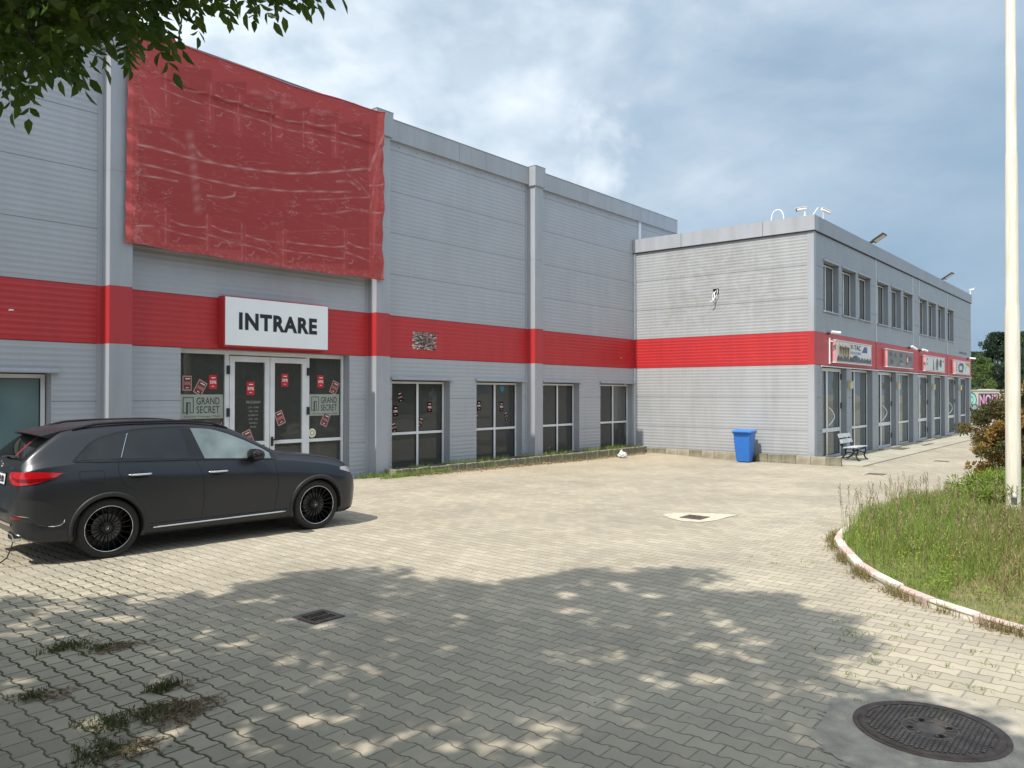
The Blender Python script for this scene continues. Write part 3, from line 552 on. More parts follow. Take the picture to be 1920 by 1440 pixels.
mb = MB(); clad(mb, FC, XB+.20, XE, BZ0, BZ1, base=.004); clad(mb, FB, YC+.2, YA, BZ0, BZ1, base=.004); mb.build('red_band', 'red_cladding', shop)
mb = MB()
for z0_, z1_, c_, e_ in ((-.3, BZ0, 0, .010), (BZ0, BZ1, 1, .0115), (BZ1, 7.3, 0, .010)):
    mb.cur = c_; mb.box(XB-e_, XB+.20, YC-e_, YC+.20, z0_, z1_)
mb.build('corner_trim', ['grey_trim', 'red_trim'], shop)
mb = MB(); mb.fbox(FB, YA-.10, YA-.02, -.1, BZ0, .008, .014); mb.fbox(FB, YA-.10, YA-.02, BZ1, 7.2, .008, .014); mb.build('edge_trim', 'white_aluminium', shop)
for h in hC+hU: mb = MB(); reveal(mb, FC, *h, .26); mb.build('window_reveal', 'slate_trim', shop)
mb = MB(); mb.box(XB+.1, XE-.05, YC+.1, YA+6, 7.05, 7.25); mb.build('roof', 'grey_trim', shop)
for a, b_ in ((YC-.055, 10.05), (10.062, 13.0), (13.012, YA-.01)):
    mb = MB(); mb.box(XB-.07, XB+.3, a, b_, 7.18, 7.66); mb.build('coping', 'grey_trim', shop)
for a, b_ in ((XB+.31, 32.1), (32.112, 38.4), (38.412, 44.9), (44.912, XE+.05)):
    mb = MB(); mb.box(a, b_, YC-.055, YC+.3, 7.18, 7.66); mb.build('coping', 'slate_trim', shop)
mb = MB(); mb.box(XB-.062, XE+.04, YC-.048, YC+.02, 7.155, 7.179); mb.box(XB-.062, XB+.01, YC+.03, YA-.01, 7.155, 7.179); mb.build('shadow_joint', 'groove_dark', shop)
for u, z0_, z1_ in ((32.08, BZ1, 7.15), (37.84, BZ1, 7.15), (39.02, BZ1+.1, 7.15), (44.99, BZ1, 7.15), (32.1, BZ0, BZ1), (39.0, BZ0, BZ1), (45.0, BZ0, BZ1)):
    t = MB(); t.fbox(FC, u-.16, u-.10, z0_, z1_, .008, .016); t.build('panel_joint_strip', 'white_aluminium' if z0_ > BZ0 else 'red_trim', shop)
t = MB(); t.fbox(FC, XB+.6, XE-.1, BZ0-.045, BZ0-.012, .012, .06); t.build('drip_strip', 'white_aluminium', shop)
def arc_handle(parent, F, u, z0, z1, d):
    h = MB(); h.tube([F(u+.0+.30*math.sin(PI*k/10), z0+(z1-z0)*k/10, d+.02+.09*math.sin(PI*k/10)) for k in range(11)], .017, 8); h.build('handle', 'camera_white', parent)
for i, (a, b_) in enumerate(DOORS):
    z0_ = -.16
    if i % 2 == 0:
        m1 = a+(b_-a)*.40; w = casement(shop, FC, a+.02, b_-.02, z0_, BZ0-.06, -.24, [m1], .79, 'shop_glass', name='shop_door', fr=.11)
        if i in (0, 2, 6): arc_handle(w, FC, m1+.12, .95, 1.55, -.18)
        for z in (.3, 1.6, 2.6): hg = MB(); bar(hg, FC, b_-.10, b_-.03, z-.1, z+.1, -.18, -.15); hg.build('hinge', 'black_plastic', w)
    else:
        w = casement(shop, FC, a+.02, b_-.02, z0_+.02, BZ0-.06, -.24, [a+(b_-a)*.36], .79, 'shop_glass', fr=.07)
mb = MB(); mb.grid([[(25.3+.12*k, YC+.62+.02*math.sin(k*1.3), z) for k in range(216)] for z in (-.16, 2.9)]); mb.build('shop_blinds', 'blind', shop)
mb = MB(); mb.grid([[(25.3+.11*k, YC+.42+.015*math.sin(k*1.5), z) for k in range(200)] for z in (4.5, 6.5)]); mb.build('upper_blinds', 'blind', shop)
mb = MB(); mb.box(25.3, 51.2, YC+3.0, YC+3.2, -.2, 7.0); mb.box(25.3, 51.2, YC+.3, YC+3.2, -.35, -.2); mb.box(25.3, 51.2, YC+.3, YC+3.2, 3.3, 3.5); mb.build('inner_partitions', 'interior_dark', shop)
for a in UPW:
    w = casement(shop, FC, a+.03, a+UW-.01, UZ0+.02, UZ1-.05, -.24, [a+.72], None, 'shop_glass', fr=.045)
    hood(shop, FC, a-.05, a+UW+.05, UZ1+.03, out=.07)
    s_ = MB(); s_.hexa([FC(a-.03, UZ0-.05, .005), FC(a+UW+.03, UZ0-.05, .005), FC(a+UW+.03, UZ0-.05, .07), FC(a-.03, UZ0-.05, .07), FC(a-.03, UZ0+.01, .005), FC(a+UW+.03, UZ0+.01, .005), FC(a+UW+.03, UZ0-.02, .07), FC(a-.03, UZ0-.02, .07)]); s_.build('sill', 'grey_trim', shop)
text('wall_lettering', 'WWW.LED', FC, 47.9, 50.0, 3.98+.72-.55, 4.28, .012, 'sign_ink', shop)
h_ = MB(); h_.fbox(FB, 11.62, 11.83, 5.40, 5.60, .007, .012); h_.build('wall_hole', 'hole_black', shop)

# ------------------------------------------------------------------ things fixed to the buildings
sg = empty('entrance_sign', (9.75, YA, 3.0)); tag(sg, 'white lightbox sign reading INTRARE above the glass entrance', 'sign')
SX0, SX1, SZ0, SZ1, SD = 8.52, 11.12, 2.99, 4.03, .24
b = MB(); b.fbox(FA, SX0, SX1, SZ0, SZ1, .012, SD); b.build('sign_case', 'red_trim', sg, bevel=.006)
b = MB(); b.fbox(FA, SX0+.025, SX1-.02, SZ0+.03, SZ1-.02, SD+.001, SD+.008); b.build('sign_face', 'sign_white', sg)
text('lettering', 'INTRARE', FA, 8.85, 10.80, 3.35, 3.71, SD+.012, 'sign_ink', sg, bold=.045)

# banner: sagging vinyl sheet stretched over three pilasters
def banner():
    m = bpy.data.materials.new('banner_vinyl'); m.use_nodes = True; n, l = nodes_of(m); b = n['Principled BSDF']; L = l.new
    at_ = n.new('ShaderNodeVertexColor'); at_.layer_name = 'tone'
    tc = n.new('ShaderNodeTexCoord')
    mp1 = n.new('ShaderNodeMapping'); mp1.inputs['Scale'].default_value = (.35, 1, 1.6); mp1.inputs['Rotation'].default_value = (0, .12, 0)
    L(tc.outputs['Object'], mp1.inputs[0])
    n1 = n.new('ShaderNodeTexNoise'); n1.inputs['Scale'].default_value = 1.5; n1.inputs['Detail'].default_value = 5; n1.inputs['Distortion'].default_value = .4; L(mp1.outputs[0], n1.inputs['Vector'])
    def line(sock, c, w):
        a = n.new('ShaderNodeMath'); a.operation = 'SUBTRACT'; L(sock, a.inputs[0]); a.inputs[1].default_value = c
        a2 = n.new('ShaderNodeMath'); a2.operation = 'ABSOLUTE'; L(a.outputs[0], a2.inputs[0])
        r_ = n.new('ShaderNodeMapRange'); L(a2.outputs[0], r_.inputs[0]); r_.inputs['From Min'].default_value = w; r_.inputs['From Max'].default_value = 0; return r_.outputs[0]
    l1 = line(n1.outputs['Fac'], .5, .006); l2 = line(n1.outputs['Fac'], .43, .004); l3 = line(n1.outputs['Fac'], .58, .004)
    mp2 = n.new('ShaderNodeMapping'); mp2.inputs['Scale'].default_value = (1.2, 1, 9); L(tc.outputs['Object'], mp2.inputs[0])
    n2 = n.new('ShaderNodeTexNoise'); n2.inputs['Scale'].default_value = 2.2; n2.inputs['Detail'].default_value = 8; n2.inputs['Roughness'].default_value = .7; L(mp2.outputs[0], n2.inputs['Vector'])
    r2 = n.new('ShaderNodeMapRange'); L(n2.outputs['Fac'], r2.inputs[0]); r2.inputs['From Min'].default_value = .60; r2.inputs['From Max'].default_value = .80; r2.inputs['To Max'].default_value = .5
    mxm = n.new('ShaderNodeMath'); mxm.operation = 'MAXIMUM'; L(l1, mxm.inputs[0]); L(l2, mxm.inputs[1]); mx2 = n.new('ShaderNodeMath'); mx2.operation = 'MAXIMUM'; L(mxm.outputs[0], mx2.inputs[0]); L(l3, mx2.inputs[1])
    n3 = n.new('ShaderNodeTexNoise'); n3.inputs['Scale'].default_value = 2.3; n3.inputs['Detail'].default_value = 2; L(tc.outputs['Object'], n3.inputs['Vector'])
    r3 = n.new('ShaderNodeMapRange'); L(n3.outputs['Fac'], r3.inputs[0]); r3.inputs['From Min'].default_value = .42; r3.inputs['From Max'].default_value = .62
    mk = n.new('ShaderNodeMath'); mk.operation = 'MULTIPLY'; L(mx2.outputs[0], mk.inputs[0]); L(r3.outputs[0], mk.inputs[1])
    mk2 = n.new('ShaderNodeMath'); mk2.operation = 'MULTIPLY'; L(mk.outputs[0], mk2.inputs[0]); mk2.inputs[1].default_value = .55
    mk3 = n.new('ShaderNodeMath'); mk3.operation = 'MAXIMUM'; L(mk2.outputs[0], mk3.inputs[0]); L(r2.outputs[0], mk3.inputs[1])
    # base tone from attribute R, worn rim from G
    sc = n.new('ShaderNodeSeparateColor'); L(at_.outputs['Color'], sc.inputs[0])
    c1 = n.new('ShaderNodeMix'); c1.data_type = 'RGBA'; L(sc.outputs[0], c1.inputs[0]); c1.inputs[6].default_value = (.30, .038, .038, 1); c1.inputs[7].default_value = (.49, .080, .075, 1)
    n4 = n.new('ShaderNodeTexNoise'); n4.inputs['Scale'].default_value = 14; n4.inputs['Detail'].default_value = 8; n4.inputs['Roughness'].default_value = .75; L(tc.outputs['Object'], n4.inputs['Vector'])
    r4 = n.new('ShaderNodeMapRange'); L(n4.outputs['Fac'], r4.inputs[0]); r4.inputs['From Min'].default_value = .48; r4.inputs['From Max'].default_value = .70
    w4 = n.new('ShaderNodeMath'); w4.operation = 'MULTIPLY'; L(r4.outputs[0], w4.inputs[0]); L(sc.outputs[1], w4.inputs[1])
    al = n.new('ShaderNodeMath'); al.operation = 'MAXIMUM'; L(w4.outputs[0], al.inputs[0]); L(mk3.outputs[0], al.inputs[1])
    al3 = n.new('ShaderNodeMath'); al3.operation = 'MAXIMUM'; L(al.outputs[0], al3.inputs[0]); L(sc.outputs[2], al3.inputs[1]); al2 = n.new('ShaderNodeMath'); al2.operation = 'MULTIPLY'; L(al3.outputs[0], al2.inputs[0]); al2.inputs[1].default_value = .62
    c2 = n.new('ShaderNodeMix'); c2.data_type = 'RGBA'; L(al2.outputs[0], c2.inputs[0]); L(c1.outputs[2], c2.inputs[6]); c2.inputs[7].default_value = (.66, .45, .43, 1)
    L(c2.outputs[2], b.inputs['Base Color']); b.inputs['Roughness'].default_value = .6; b.inputs['Specular IOR Level'].default_value = .25
    bp = n.new('ShaderNodeBump'); bp.inputs['Strength'].default_value = .4; bp.inputs['Distance'].default_value = .03; L(n1.outputs['Fac'], bp.inputs['Height']); L(bp.outputs[0], b.inputs['Normal'])
    M['banner_vinyl'] = m
    NX, NZ = 320, 230
    # darker and lighter squares of the print, and long creases painted as light lines, in sheet coordinates
    RECT = [(652, 575, 1757, 1090, .16), (652, 590, 900, 700, .22), (652, 960, 760, 1090, .40)]
    for (a, b0, c_, d0), (a2, b2, c2, d2) in [((730, 240, 775, 540), (775, 240, 940, 570)), ((918, 303, 960, 572), (960, 303, 1095, 585)), ((1040, 370, 1085, 585), (1085, 370, 1262, 600)), ((1237, 440, 1278, 612), (1278, 440, 1415, 610)), ((1397, 480, 1435, 652), (1435, 480, 1572, 652)), ((1532, 550, 1575, 720), (1575, 550, 1708, 720)), ((740, 1000, 778, 1160), (778, 1000, 918, 1170)), ((918, 1022, 950, 1190), (950, 1022, 1087, 1190)), ((1087, 1068, 1105, 1240), (1105, 1068, 1243, 1240)), ((1243, 1095, 1300, 1265), (1300, 1095, 1615, 1265)), ((1615, 1095, 1627, 1290), (1627, 1095, 1757, 1300))]:
        RECT.append((a, b0, c_, d0, .42)); RECT.append((a2, b2, c2, d2, .20))
    LINES = [([(650, 675), (750, 690), (950, 735), (1150, 770), (1400, 790), (1757, 795)], 5, .8), ([(650, 770), (780, 790), (900, 820), (1100, 862), (1350, 880), (1640, 905)], 4, .7), ([(860, 640), (900, 700), (960, 738)], 6, .5), ([(930, 912), (1000, 918), (1045, 905), (1050, 885)], 4, .8), ([(1560, 845), (1640, 850), (1700, 895)], 5, .5), ([(1400, 930), (1757, 938)], 3, .45), ([(1480, 1008), (1670, 998)], 4, .45), ([(650, 828), (800, 840)], 4, .8), ([(650, 1085), (710, 1083)], 4, .8), ([(850, 580), (870, 760), (890, 1000)], 16, .30), ([(740, 600), (830, 650)], 6, .3), ([(1620, 810), (1700, 870), (1757, 930)], 4, .3)]
    for (ox, oy, w_) in ((775, 330, 140), (960, 375, 110), (1087, 425, 150), (1240, 480, 160), (1400, 520, 150), (1575, 590, 130), (780, 1045, 140), (950, 1070, 130), (1105, 1115, 135), (1300, 1145, 310), (1627, 1160, 130)):
        LINES += [([(ox, oy), (ox+w_*.35, oy+22), (ox+w_*.7, oy+32), (ox+w_, oy+34)], 2.6, .75), ([(ox-40, oy+40), (ox+w_*.3, oy+66), (ox+w_*.7, oy+84), (ox+w_, oy+96)], 2.4, .6), ([(ox-22, oy-60), (ox-20, oy+130)], 2.2, .35), ([(ox+10, oy+105), (ox+25, oy+108), (ox+34, oy+90)], 2, .5)]
    LINES += [([(1845, 640), (1800, 720), (1760, 800)], 9, .6), ([(1830, 700), (1790, 860), (1765, 1000)], 5, .4), ([(1760, 880), (1840, 886)], 3, .8), ([(1760, 1010), (1840, 1024)], 3, .6), ([(1760, 1170), (1840, 1180)], 3, .5), ([(1120, 350), (1210, 380), (1330, 420)], 12, .25), ([(1420, 460), (1530, 490)], 12, .25), ([(660, 480), (700, 480), (730, 520)], 2.5, .6), ([(655, 420), (690, 470), (700, 560)], 2.5, .4)]
    def sheet_px(s, t): yb = 1165+150*s+22*math.sin(PI*s)+185*s*0; x = 610+1237*s; yb = 1163+(x-600)*.149+20*math.sin(PI*s); yt = 62+(x-640)*.396-14*math.sin(PI*s); return x, yb+(yt-yb)*t
    gs, gt = np.meshgrid(np.linspace(0, 1, NX+1), np.linspace(0, 1, NZ+1)); GX = 610+1237*gs; YB = 1163+(GX-600)*.149+20*np.sin(PI*gs); YT = 62+(GX-640)*.396-14*np.sin(PI*gs); GY = YB+(YT-YB)*gt
    TONE = np.full(GX.shape, .55)
    for a, b0, c_, d0, v in RECT: TONE[(GX > a) & (GX < c_) & (GY > b0) & (GY < d0)] = v
    CRE = np.zeros(GX.shape)
    for pts_, w_, st in LINES:
        for (ax_, ay_), (bx_, by_) in zip(pts_[:-1], pts_[1:]):
            L2 = (bx_-ax_)**2+(by_-ay_)**2; tt = np.clip(((GX-ax_)*(bx_-ax_)+(GY-ay_)*(by_-ay_))/L2, 0, 1); dd_ = np.hypot(GX-ax_-tt*(bx_-ax_), GY-ay_-tt*(by_-ay_)); CRE = np.maximum(CRE, st*np.clip(1.3-dd_/(w_+1.5), 0, 1))
    CRE *= .65+.35*np.sin(GX*.05+GY*.11)
    P = []; cols = []
    rg = random.Random(5)
    for j in range(NZ+1):
        t = j/NZ; row = []
        for i in range(NX+1):
            s = i/NX
            xl = 6.47+.03*t; xr = 12.66; x = xl+(xr-xl)*s
            zb = 4.80-.05*math.sin(PI*s)+.012*math.sin(s*31); zt = 8.90-.16*math.sin(PI*s)**.8*(1-.3*s)+.02*math.sin(s*17+1)
            z = zb+(zt-zb)*t
            d = .375+.02*math.sin(3.1*s*PI+2*t)*(1-abs(2*t-1)**3)
            d -= .16*math.sin(PI*s)*max(0, 1-(1-t)/.35)*.6                                    # upper edge pulled in between the posts
            top = max(0, 1-(1-t)/.25); d += top*.035*math.sin(s*46+6*(1-t)*(.5-s)*8)+top*.02*math.sin(s*83)
            rgt = max(0, 1-(1-s)/.09); d += rgt*.035*math.sin((s-t*.11)*95)+rgt*.02*math.sin(t*40+s*60)
            lft = max(0, 1-s/.06); d += lft*.015*math.sin(t*60)
            d += .006*math.sin(9*s*PI-4*t)+.005*math.sin(21*t+5*s)
            row.append(FA(x, z, max(d, .382 if t > .8 else .320)))
            tone = float(TONE[j, i])
            if s < .018: tone = 1.0
            if s > .945: tone = .45+.55*(math.sin((s-t*.07)*70) > .2)  # light and dark of the right-hand folds put into the tone
            wear = max(0, 1-abs(s-.035)/.03)*.9*(.4+.6*(t < .35)) + max(0, 1-t/.05)*.7 + max(0, 1-(1-s)/.05)*.5
            cols.append((tone, min(1, wear), float(CRE[j, i]), 1))
        P.append(row)
    root = empty('banner', (9.6, YA-.35, 4.8)); tag(root, 'large worn red vinyl banner hung high on the hall between two pilasters', 'banner')
    mb = MB(); mb.grid(P); o = mb.build('banner_sheet', 'banner_vinyl', root, smooth=True)
    ca = o.data.color_attributes.new('tone', 'FLOAT_COLOR', 'POINT'); ca.data.foreach_set('color', np.array(cols, dtype=np.float32).ravel())
    mat('banner_hem', (.34, .06, .075), .6)
    for q_, rad in ((NZ, .012), (0, .010)): hm = MB(); hm.tube([P[q_][i]-Vector((0, .004, 0)) for i in range(0, NX+1, 4)], rad, 6); hm.build('hem', 'banner_hem', root)
    return
    hm.tube([P[NZ][i]-Vector((0, .004, 0)) for i in range(0, NX+1, 4)], .012, 6); hm.tube([P[0][i]-Vector((0, .004, 0)) for i in range(0, NX+1, 4)], .010, 6)
    mat('banner_hem', (.34, .06, .075), .6); hm.build('hem', 'banner_hem', root)
banner()

# ------------------------------------------------------------------ shop signs on the red band
mat('pink_side', (.55, .20, .24), .5, color2=(.66, .35, .36), vscale=3); mat('sign_grey', (.66, .68, .66), .4, var=.12, vscale=2)
mat('art_tan', (.55, .42, .24), .5, color2=(.66, .58, .44), vscale=4); mat('art_dark', (.06, .07, .08), .5, color2=(.11, .12, .13), vscale=3)
mat('art_blue', (.03, .06, .26), .4); mat('art_grey', (.14, .16, .17), .5, color2=(.22, .23, .22), vscale=2.5); mat('art_red', (.40, .04, .04), .5)  # dark grey of the second sign's own face
mat('art_gold', (.40, .30, .10), .5); mat('art_green', (.30, .48, .10), .5); mat('art_orange', (.65, .35, .08), .5); mat('art_pale', (.62, .60, .58), .5)
SIGNS = [(26.65, 30.75, 3.07, 3.77), (32.95, 37.0, 3.09, 3.75), (39.3, 43.4, 3.07, 3.73), (45.9, 50.0, 3.06, 3.73)]
SLAB = ['white shop sign with tan fan shapes and a dark skyline, reading V-TAC', 'dark grey shop sign with small emblems, second from the corner', 'white shop sign with dark figures near a round emblem, third along the band', 'white shop sign with an orange and green rainbow corner, farthest along']
for i, (u0, u1, z0_, z1_) in enumerate(SIGNS):
    r_ = empty('shop_sign', ((u0+u1)/2, YC, z0_)); tag(r_, SLAB[i], 'sign', 'lightbox signs over the shop doors')
    T = .16
    b = MB(); b.fbox(FC, u0, u1, z0_, z1_, .014, T); b.build('sign_case', 'pink_side', r_)
    b = MB(); b.fbox(FC, u0-.03, u1+.03, z0_-.03, z0_-.001, .014, T+.02); b.fbox(FC, u0-.03, u1+.03, z1_+.001, z1_+.03, .014, T+.02); b.build('sign_rim', 'white_aluminium', r_)
    b = MB(); b.fbox(FC, u0+.03, u1-.03, z0_+.02, z1_-.02, T+.001, T+.008); b.build('sign_face', 'sign_grey' if i != 1 else 'art_grey', r_)
    W_, H_ = u1-u0, z1_-z0_; q = lambda s, t, d=0: FC(u0+s*W_, z0_+t*H_, T+.011+d)
    art = MB()
    if i == 0:
        for k in range(7): art.cur = 0; c = .07+.045*k; art.poly([q(c-.02, .15), q(c+.03, .12), q(c+.05, .8-.05*(k % 3)), q(c+.01, .92-.1*(k % 2)), q(c-.03, .7)])
        pts = [q(.02, .05, .002)]+[q(.02+.96*k/30, .10+.28*abs(math.sin(k*1.9))*(1 if k < 26 else 1.8)+.1*math.sin(k*.7)**2, .002) for k in range(31)]+[q(.98, .05, .002)]
        art.cur = 1
        for k in range(30): art.poly([q(.02+.032*k, .05, .002), q(.052+.032*k, .05, .002), q(.052+.032*k, .12+.22*abs(math.sin((k+1)*1.9)), .002), q(.02+.032*k, .12+.22*abs(math.sin(k*1.9)), .002)])
        art.poly([q(.52+.12*math.cos(a), .08+.32*math.sin(a), .004) for a in np.linspace(0, PI, 14)])
        art.cur = 2; art.poly([q(.70, .58), q(.86, .58), q(.86, .88), q(.78, .90)])
        art.build('sign_artwork', ['art_tan', 'art_dark', 'art_blue'], r_)
        text('sign_lettering', 'V-TAC', FC, u0+.38*W_, u0+.67*W_, z0_+.66*H_, z0_+.92*H_, T+.018, 'art_dark', r_, bold=.02)
        text('sign_lettering', 'MAGAZIN LED ILUMINAT', FC, u0+.38*W_, u0+.68*W_, z0_+.44*H_, z0_+.58*H_, T+.018, 'art_blue', r_)
    elif i == 1:
        for k, (s, t) in enumerate([(.1, .75), (.15, .3), (.3, .7), (.5, .75), (.52, .3), (.88, .6)]): art.cur = 1; art.poly([q(s-.06, t-.14), q(s+.06, t-.12), q(s+.05, t+.12), q(s-.05, t+.14)])
        art.cur = 0
        for k in range(20): a, c = 2*PI*k/20, 2*PI*(k+1)/20; art.quad(q(.33+.035*math.cos(a), .5+.28*math.sin(a), .002), q(.33+.035*math.cos(c), .5+.28*math.sin(c), .002), q(.33+.028*math.cos(c), .5+.22*math.sin(c), .002), q(.33+.028*math.cos(a), .5+.22*math.sin(a), .002))
        art.cur = 2; art.poly([q(.76+.055*math.cos(a), .5+.34*math.sin(a), .002) for a in np.linspace(0, 2*PI, 18)[:-1]]); art.cur = 3; art.poly([q(.76+.03*math.cos(a), .5+.18*math.sin(a), .004) for a in np.linspace(0, 2*PI, 14)[:-1]])
        for t in (.14, .2, .26): art.quad(q(.46, t, .003), q(.60, t, .003), q(.60, t+.02, .003), q(.46, t+.02, .003))
        art.build('sign_artwork', ['art_gold', 'art_dark', 'art_red', 'art_pale'], r_)
    elif i == 2:
        art.cur = 1
        for k in range(16):
            a, c = .6+5*k/16, .6+5*(k+1)/16; art.quad(q(.09+.035*math.cos(a), .62+.24*math.sin(a)), q(.09+.035*math.cos(c), .62+.24*math.sin(c)), q(.09+.022*math.cos(c), .62+.15*math.sin(c)), q(.09+.022*math.cos(a), .62+.15*math.sin(a)))
        art.poly([q(.36, .08), q(.42, .08), q(.40, .85), q(.38, .9)]); art.poly([q(.54, .08), q(.62, .10), q(.66, .6), q(.62, .92), q(.56, .88), q(.53, .5)]); art.poly([q(.70, .5), q(.74, .3), q(.82, .35), q(.84, .8), q(.78, .92), q(.72, .8)])
        art.cur = 0; art.poly([q(.44, .06), q(.50, .06), q(.49, .6), q(.46, .7)]); art.cur = 2; art.quad(q(.90, .7), q(.95, .7), q(.95, .84), q(.90, .84))
        art.build('sign_artwork', ['art_tan', 'art_dark', 'art_red'], r_)
    else:
        art.cur = 0; art.poly([q(.58, .9), q(.98, .95), q(.98, .62), q(.80, .80)]); art.cur = 1; art.poly([q(.62, .75), q(.82, .86), q(.98, .60), q(.98, .5), q(.82, .70)])
        art.cur = 2; art.poly([q(.20, .55), q(.30, .85), q(.52, .85), q(.58, .6), q(.50, .1), q(.24, .1)]); art.cur = 3; art.quad(q(.28, .3, .002), q(.46, .3, .002), q(.46, .62, .002), q(.28, .62, .002))
        art.cur = 2
        for t in (.18, .38, .58, .78): art.poly([q(.08, t), q(.13, t), q(.13, t+.12), q(.08, t+.12)])
        for s, t in ((.64, .4), (.72, .52), (.68, .24)): art.poly([q(s, t), q(s+.04, t+.02), q(s+.03, t+.12), q(s, t+.1)])
        art.build('sign_artwork', ['art_orange', 'art_green', 'art_dark', 'art_pale'], r_)

# ------------------------------------------------------------------ security cameras, lamps, boxes
def cctv(root_loc, label, aim, pole=.18, bl=.26, group='security cameras on the lower block'):
    r_ = empty('security_camera', root_loc); tag(r_, label, 'camera', group); o = Vector(root_loc)
    b = MB(); b.tube([o, o+Vector((0, 0, pole))], .022, 8); b.lathe([(0, 0), (.05, 0), (.05, .02), (0, .02)], o, 'z', 12); b.build('mount', 'camera_white', r_)
    d = Vector(aim).normalized(); c = o+Vector((0, 0, pole+.03)); 
    b = MB(); b.tube([c-d*.05, c+d*.02, c+d*bl], [.045, .055, .055], 12); sdv = d.cross(Vector((0, 0, 1))).normalized()*.062; uu = Vector((0, 0, .058))
    b.hexa([c-d*.04-sdv+uu*.9, c+d*(bl+.05)-sdv+uu*.9, c+d*(bl+.05)+sdv+uu*.9, c-d*.04+sdv+uu*.9, c-d*.04-sdv+uu*1.15, c+d*(bl+.05)-sdv+uu*1.15, c+d*(bl+.05)+sdv+uu*1.15, c-d*.04+sdv+uu*1.15]); bd = b.build('housing', 'camera_white', r_, smooth=True, angle=40)
    b = MB(); b.tube([c+d*bl, c+d*(bl+.012)], .045, 12); b.build('lens', 'black_plastic', bd)
    return r_
cctv((XB-.0, 8.70, 7.66), 'white security camera on the roof corner pointing left with a dark lens hood', (-.55, .8, -.15), .2)
r2_ = cctv((25.9, YC+.0, 7.66), 'white security camera on a bent arm past the roof corner pointing right', (.8, -.6, -.35), .28)
b = MB(); b.tube([Vector((25.9, YC, 7.9)), Vector((25.5, YC+.02, 7.98)), Vector((25.2, YC+.1, 7.68))], .012, 6); b.build('bracket', 'camera_white', r2_)
cctv((51.25, YC+.0, 7.66), 'white security camera at the far end of the shop roof', (.3, -.9, .2), .25, .2)
def wall_cam(u, z, aim, label):
    r_ = empty('wall_camera', FC(u, z, .015)); tag(r_, label, 'camera', 'small cameras above the shop signs'); o = FC(u, z, .015)
    b = MB(); b.tube([o, o+Vector((0, -.16, .03))], .025, 8); b.tube([o, o+Vector((0, -.02, 0))], .055, 12); b.build('mount', 'black_plastic', r_)
    d = Vector(aim).normalized(); c = o+Vector((0, -.18, .03)); b = MB(); b.tube([c-d*.08, c+d*.22], .05, 12); hh = b.build('housing', 'camera_white', r_, smooth=True, angle=40)
    b = MB(); b.tube([c+d*.22, c+d*.23], .04, 12); b.build('lens', 'black_plastic', hh)
wall_cam(26.35, 3.99, (.7, -.7, -.1), 'small white camera above the V-TAC shop sign')
wall_cam(36.9, 3.98, (.8, -.5, -.45), 'small white camera above the right end of the dark shop sign')
wall_cam(38.9, 3.94, (.8, -.4, -.2), 'small white camera above the left end of the third shop sign')
wall_cam(50.2, 3.95, (.4, -.8, -.1), 'small white camera above the farthest shop sign')
for i, u in enumerate((31.4, 43.9)):
    r_ = empty('flood_light', (u, YC, 7.66)); tag(r_, ['slanted flood light on the shop roof edge nearer the corner', 'slanted flood light on the shop roof edge at the far end'][i], 'lamp', 'flood lights leaning out from the shop roof')
    o = Vector((u, YC, 7.66)); b = MB(); b.tube([o+Vector((0, .3, 0)), o+Vector((0, -.05, .12))], .03, 6); b.tube([o+Vector((.3, .3, 0)), o+Vector((.2, -.05, .14))], .03, 6); b.build('bracket', 'bench_iron', r_)
    b = MB(); A_ = o+Vector((-.1, -.05, .08)); e1 = Vector((.5, 0, .0)); e2 = Vector((.05, -.40, .26)); th_ = Vector((0, .03, .06))
    b.hexa([A_, A_+e1, A_+e1+e2, A_+e2, A_+th_, A_+e1+th_, A_+e1+e2+th_, A_+e2+th_]); hd = b.build('lamp_housing', 'bench_iron', r_, bevel=.01)
    b = MB(); nn = e1.cross(e2).normalized()*-.004
    if nn.z > 0: nn = -nn
    b.quad(A_+e1*.08+e2*.12+nn, A_+e1*.92+e2*.12+nn, A_+e1*.92+e2*.93+nn, A_+e1*.08+e2*.93+nn); b.build('lens', 'lamp_lens', hd)
p = MB(); p.tube([(25.25, 9.67+.21*math.cos(a), 7.66+.40*math.sin(a)+(.02*math.sin(3*a))) for a in np.linspace(-.3, PI+.3, 15)], .02, 8); o = p.build('curved_pipe', 'camera_white', smooth=True); tag(o, 'white bent plastic pipe looping above the side wall parapet', 'pipe')
p = MB(); p.tube([FB(11.73, 5.52, .0), FB(11.75, 5.45, .07), FB(11.72, 5.30, .12), FB(11.76, 5.18, .16), FB(11.84, 5.15, .20)], .018, 6); p.tube([FB(11.68, 5.50, .0), FB(11.64, 5.55, .08), FB(11.63, 5.44, .10), FB(11.70, 5.30, .10), FB(11.80, 5.24, .12)], .012, 6); p.tube([FB(11.80, 5.5, 0), FB(11.83, 5.34, .05), FB(11.81, 5.22, .06)], .014, 6)
o = p.build('dangling_cable', 'camera_white'); tag(o, 'white cable ends dangling from the hole in the side wall', 'cable')
for i, u in enumerate((28.60, 35.04, 41.52, 47.97)):
    r_ = empty('mail_box', FC(u, 2.2, .0)); tag(r_, ['cream wall box on the first pier from the building corner', 'cream wall box on the second pier from the corner, behind the dark sign', 'cream wall box on the pier under the third shop sign', 'cream wall box on the pier under the farthest shop sign'][i], 'wall box', 'cream boxes on the piers between the shop doors')
    b = MB(); b.fbox(FC, u-.15, u+.15, 2.19, 2.43, .008, .10); b.build('box_body', 'mail_cream', r_, bevel=.008)
    b = MB(); b.fbox(FC, u-.16, u+.16, 2.43, 2.45, .008, .12); b.build('box_lid', 'mail_cream', r_)
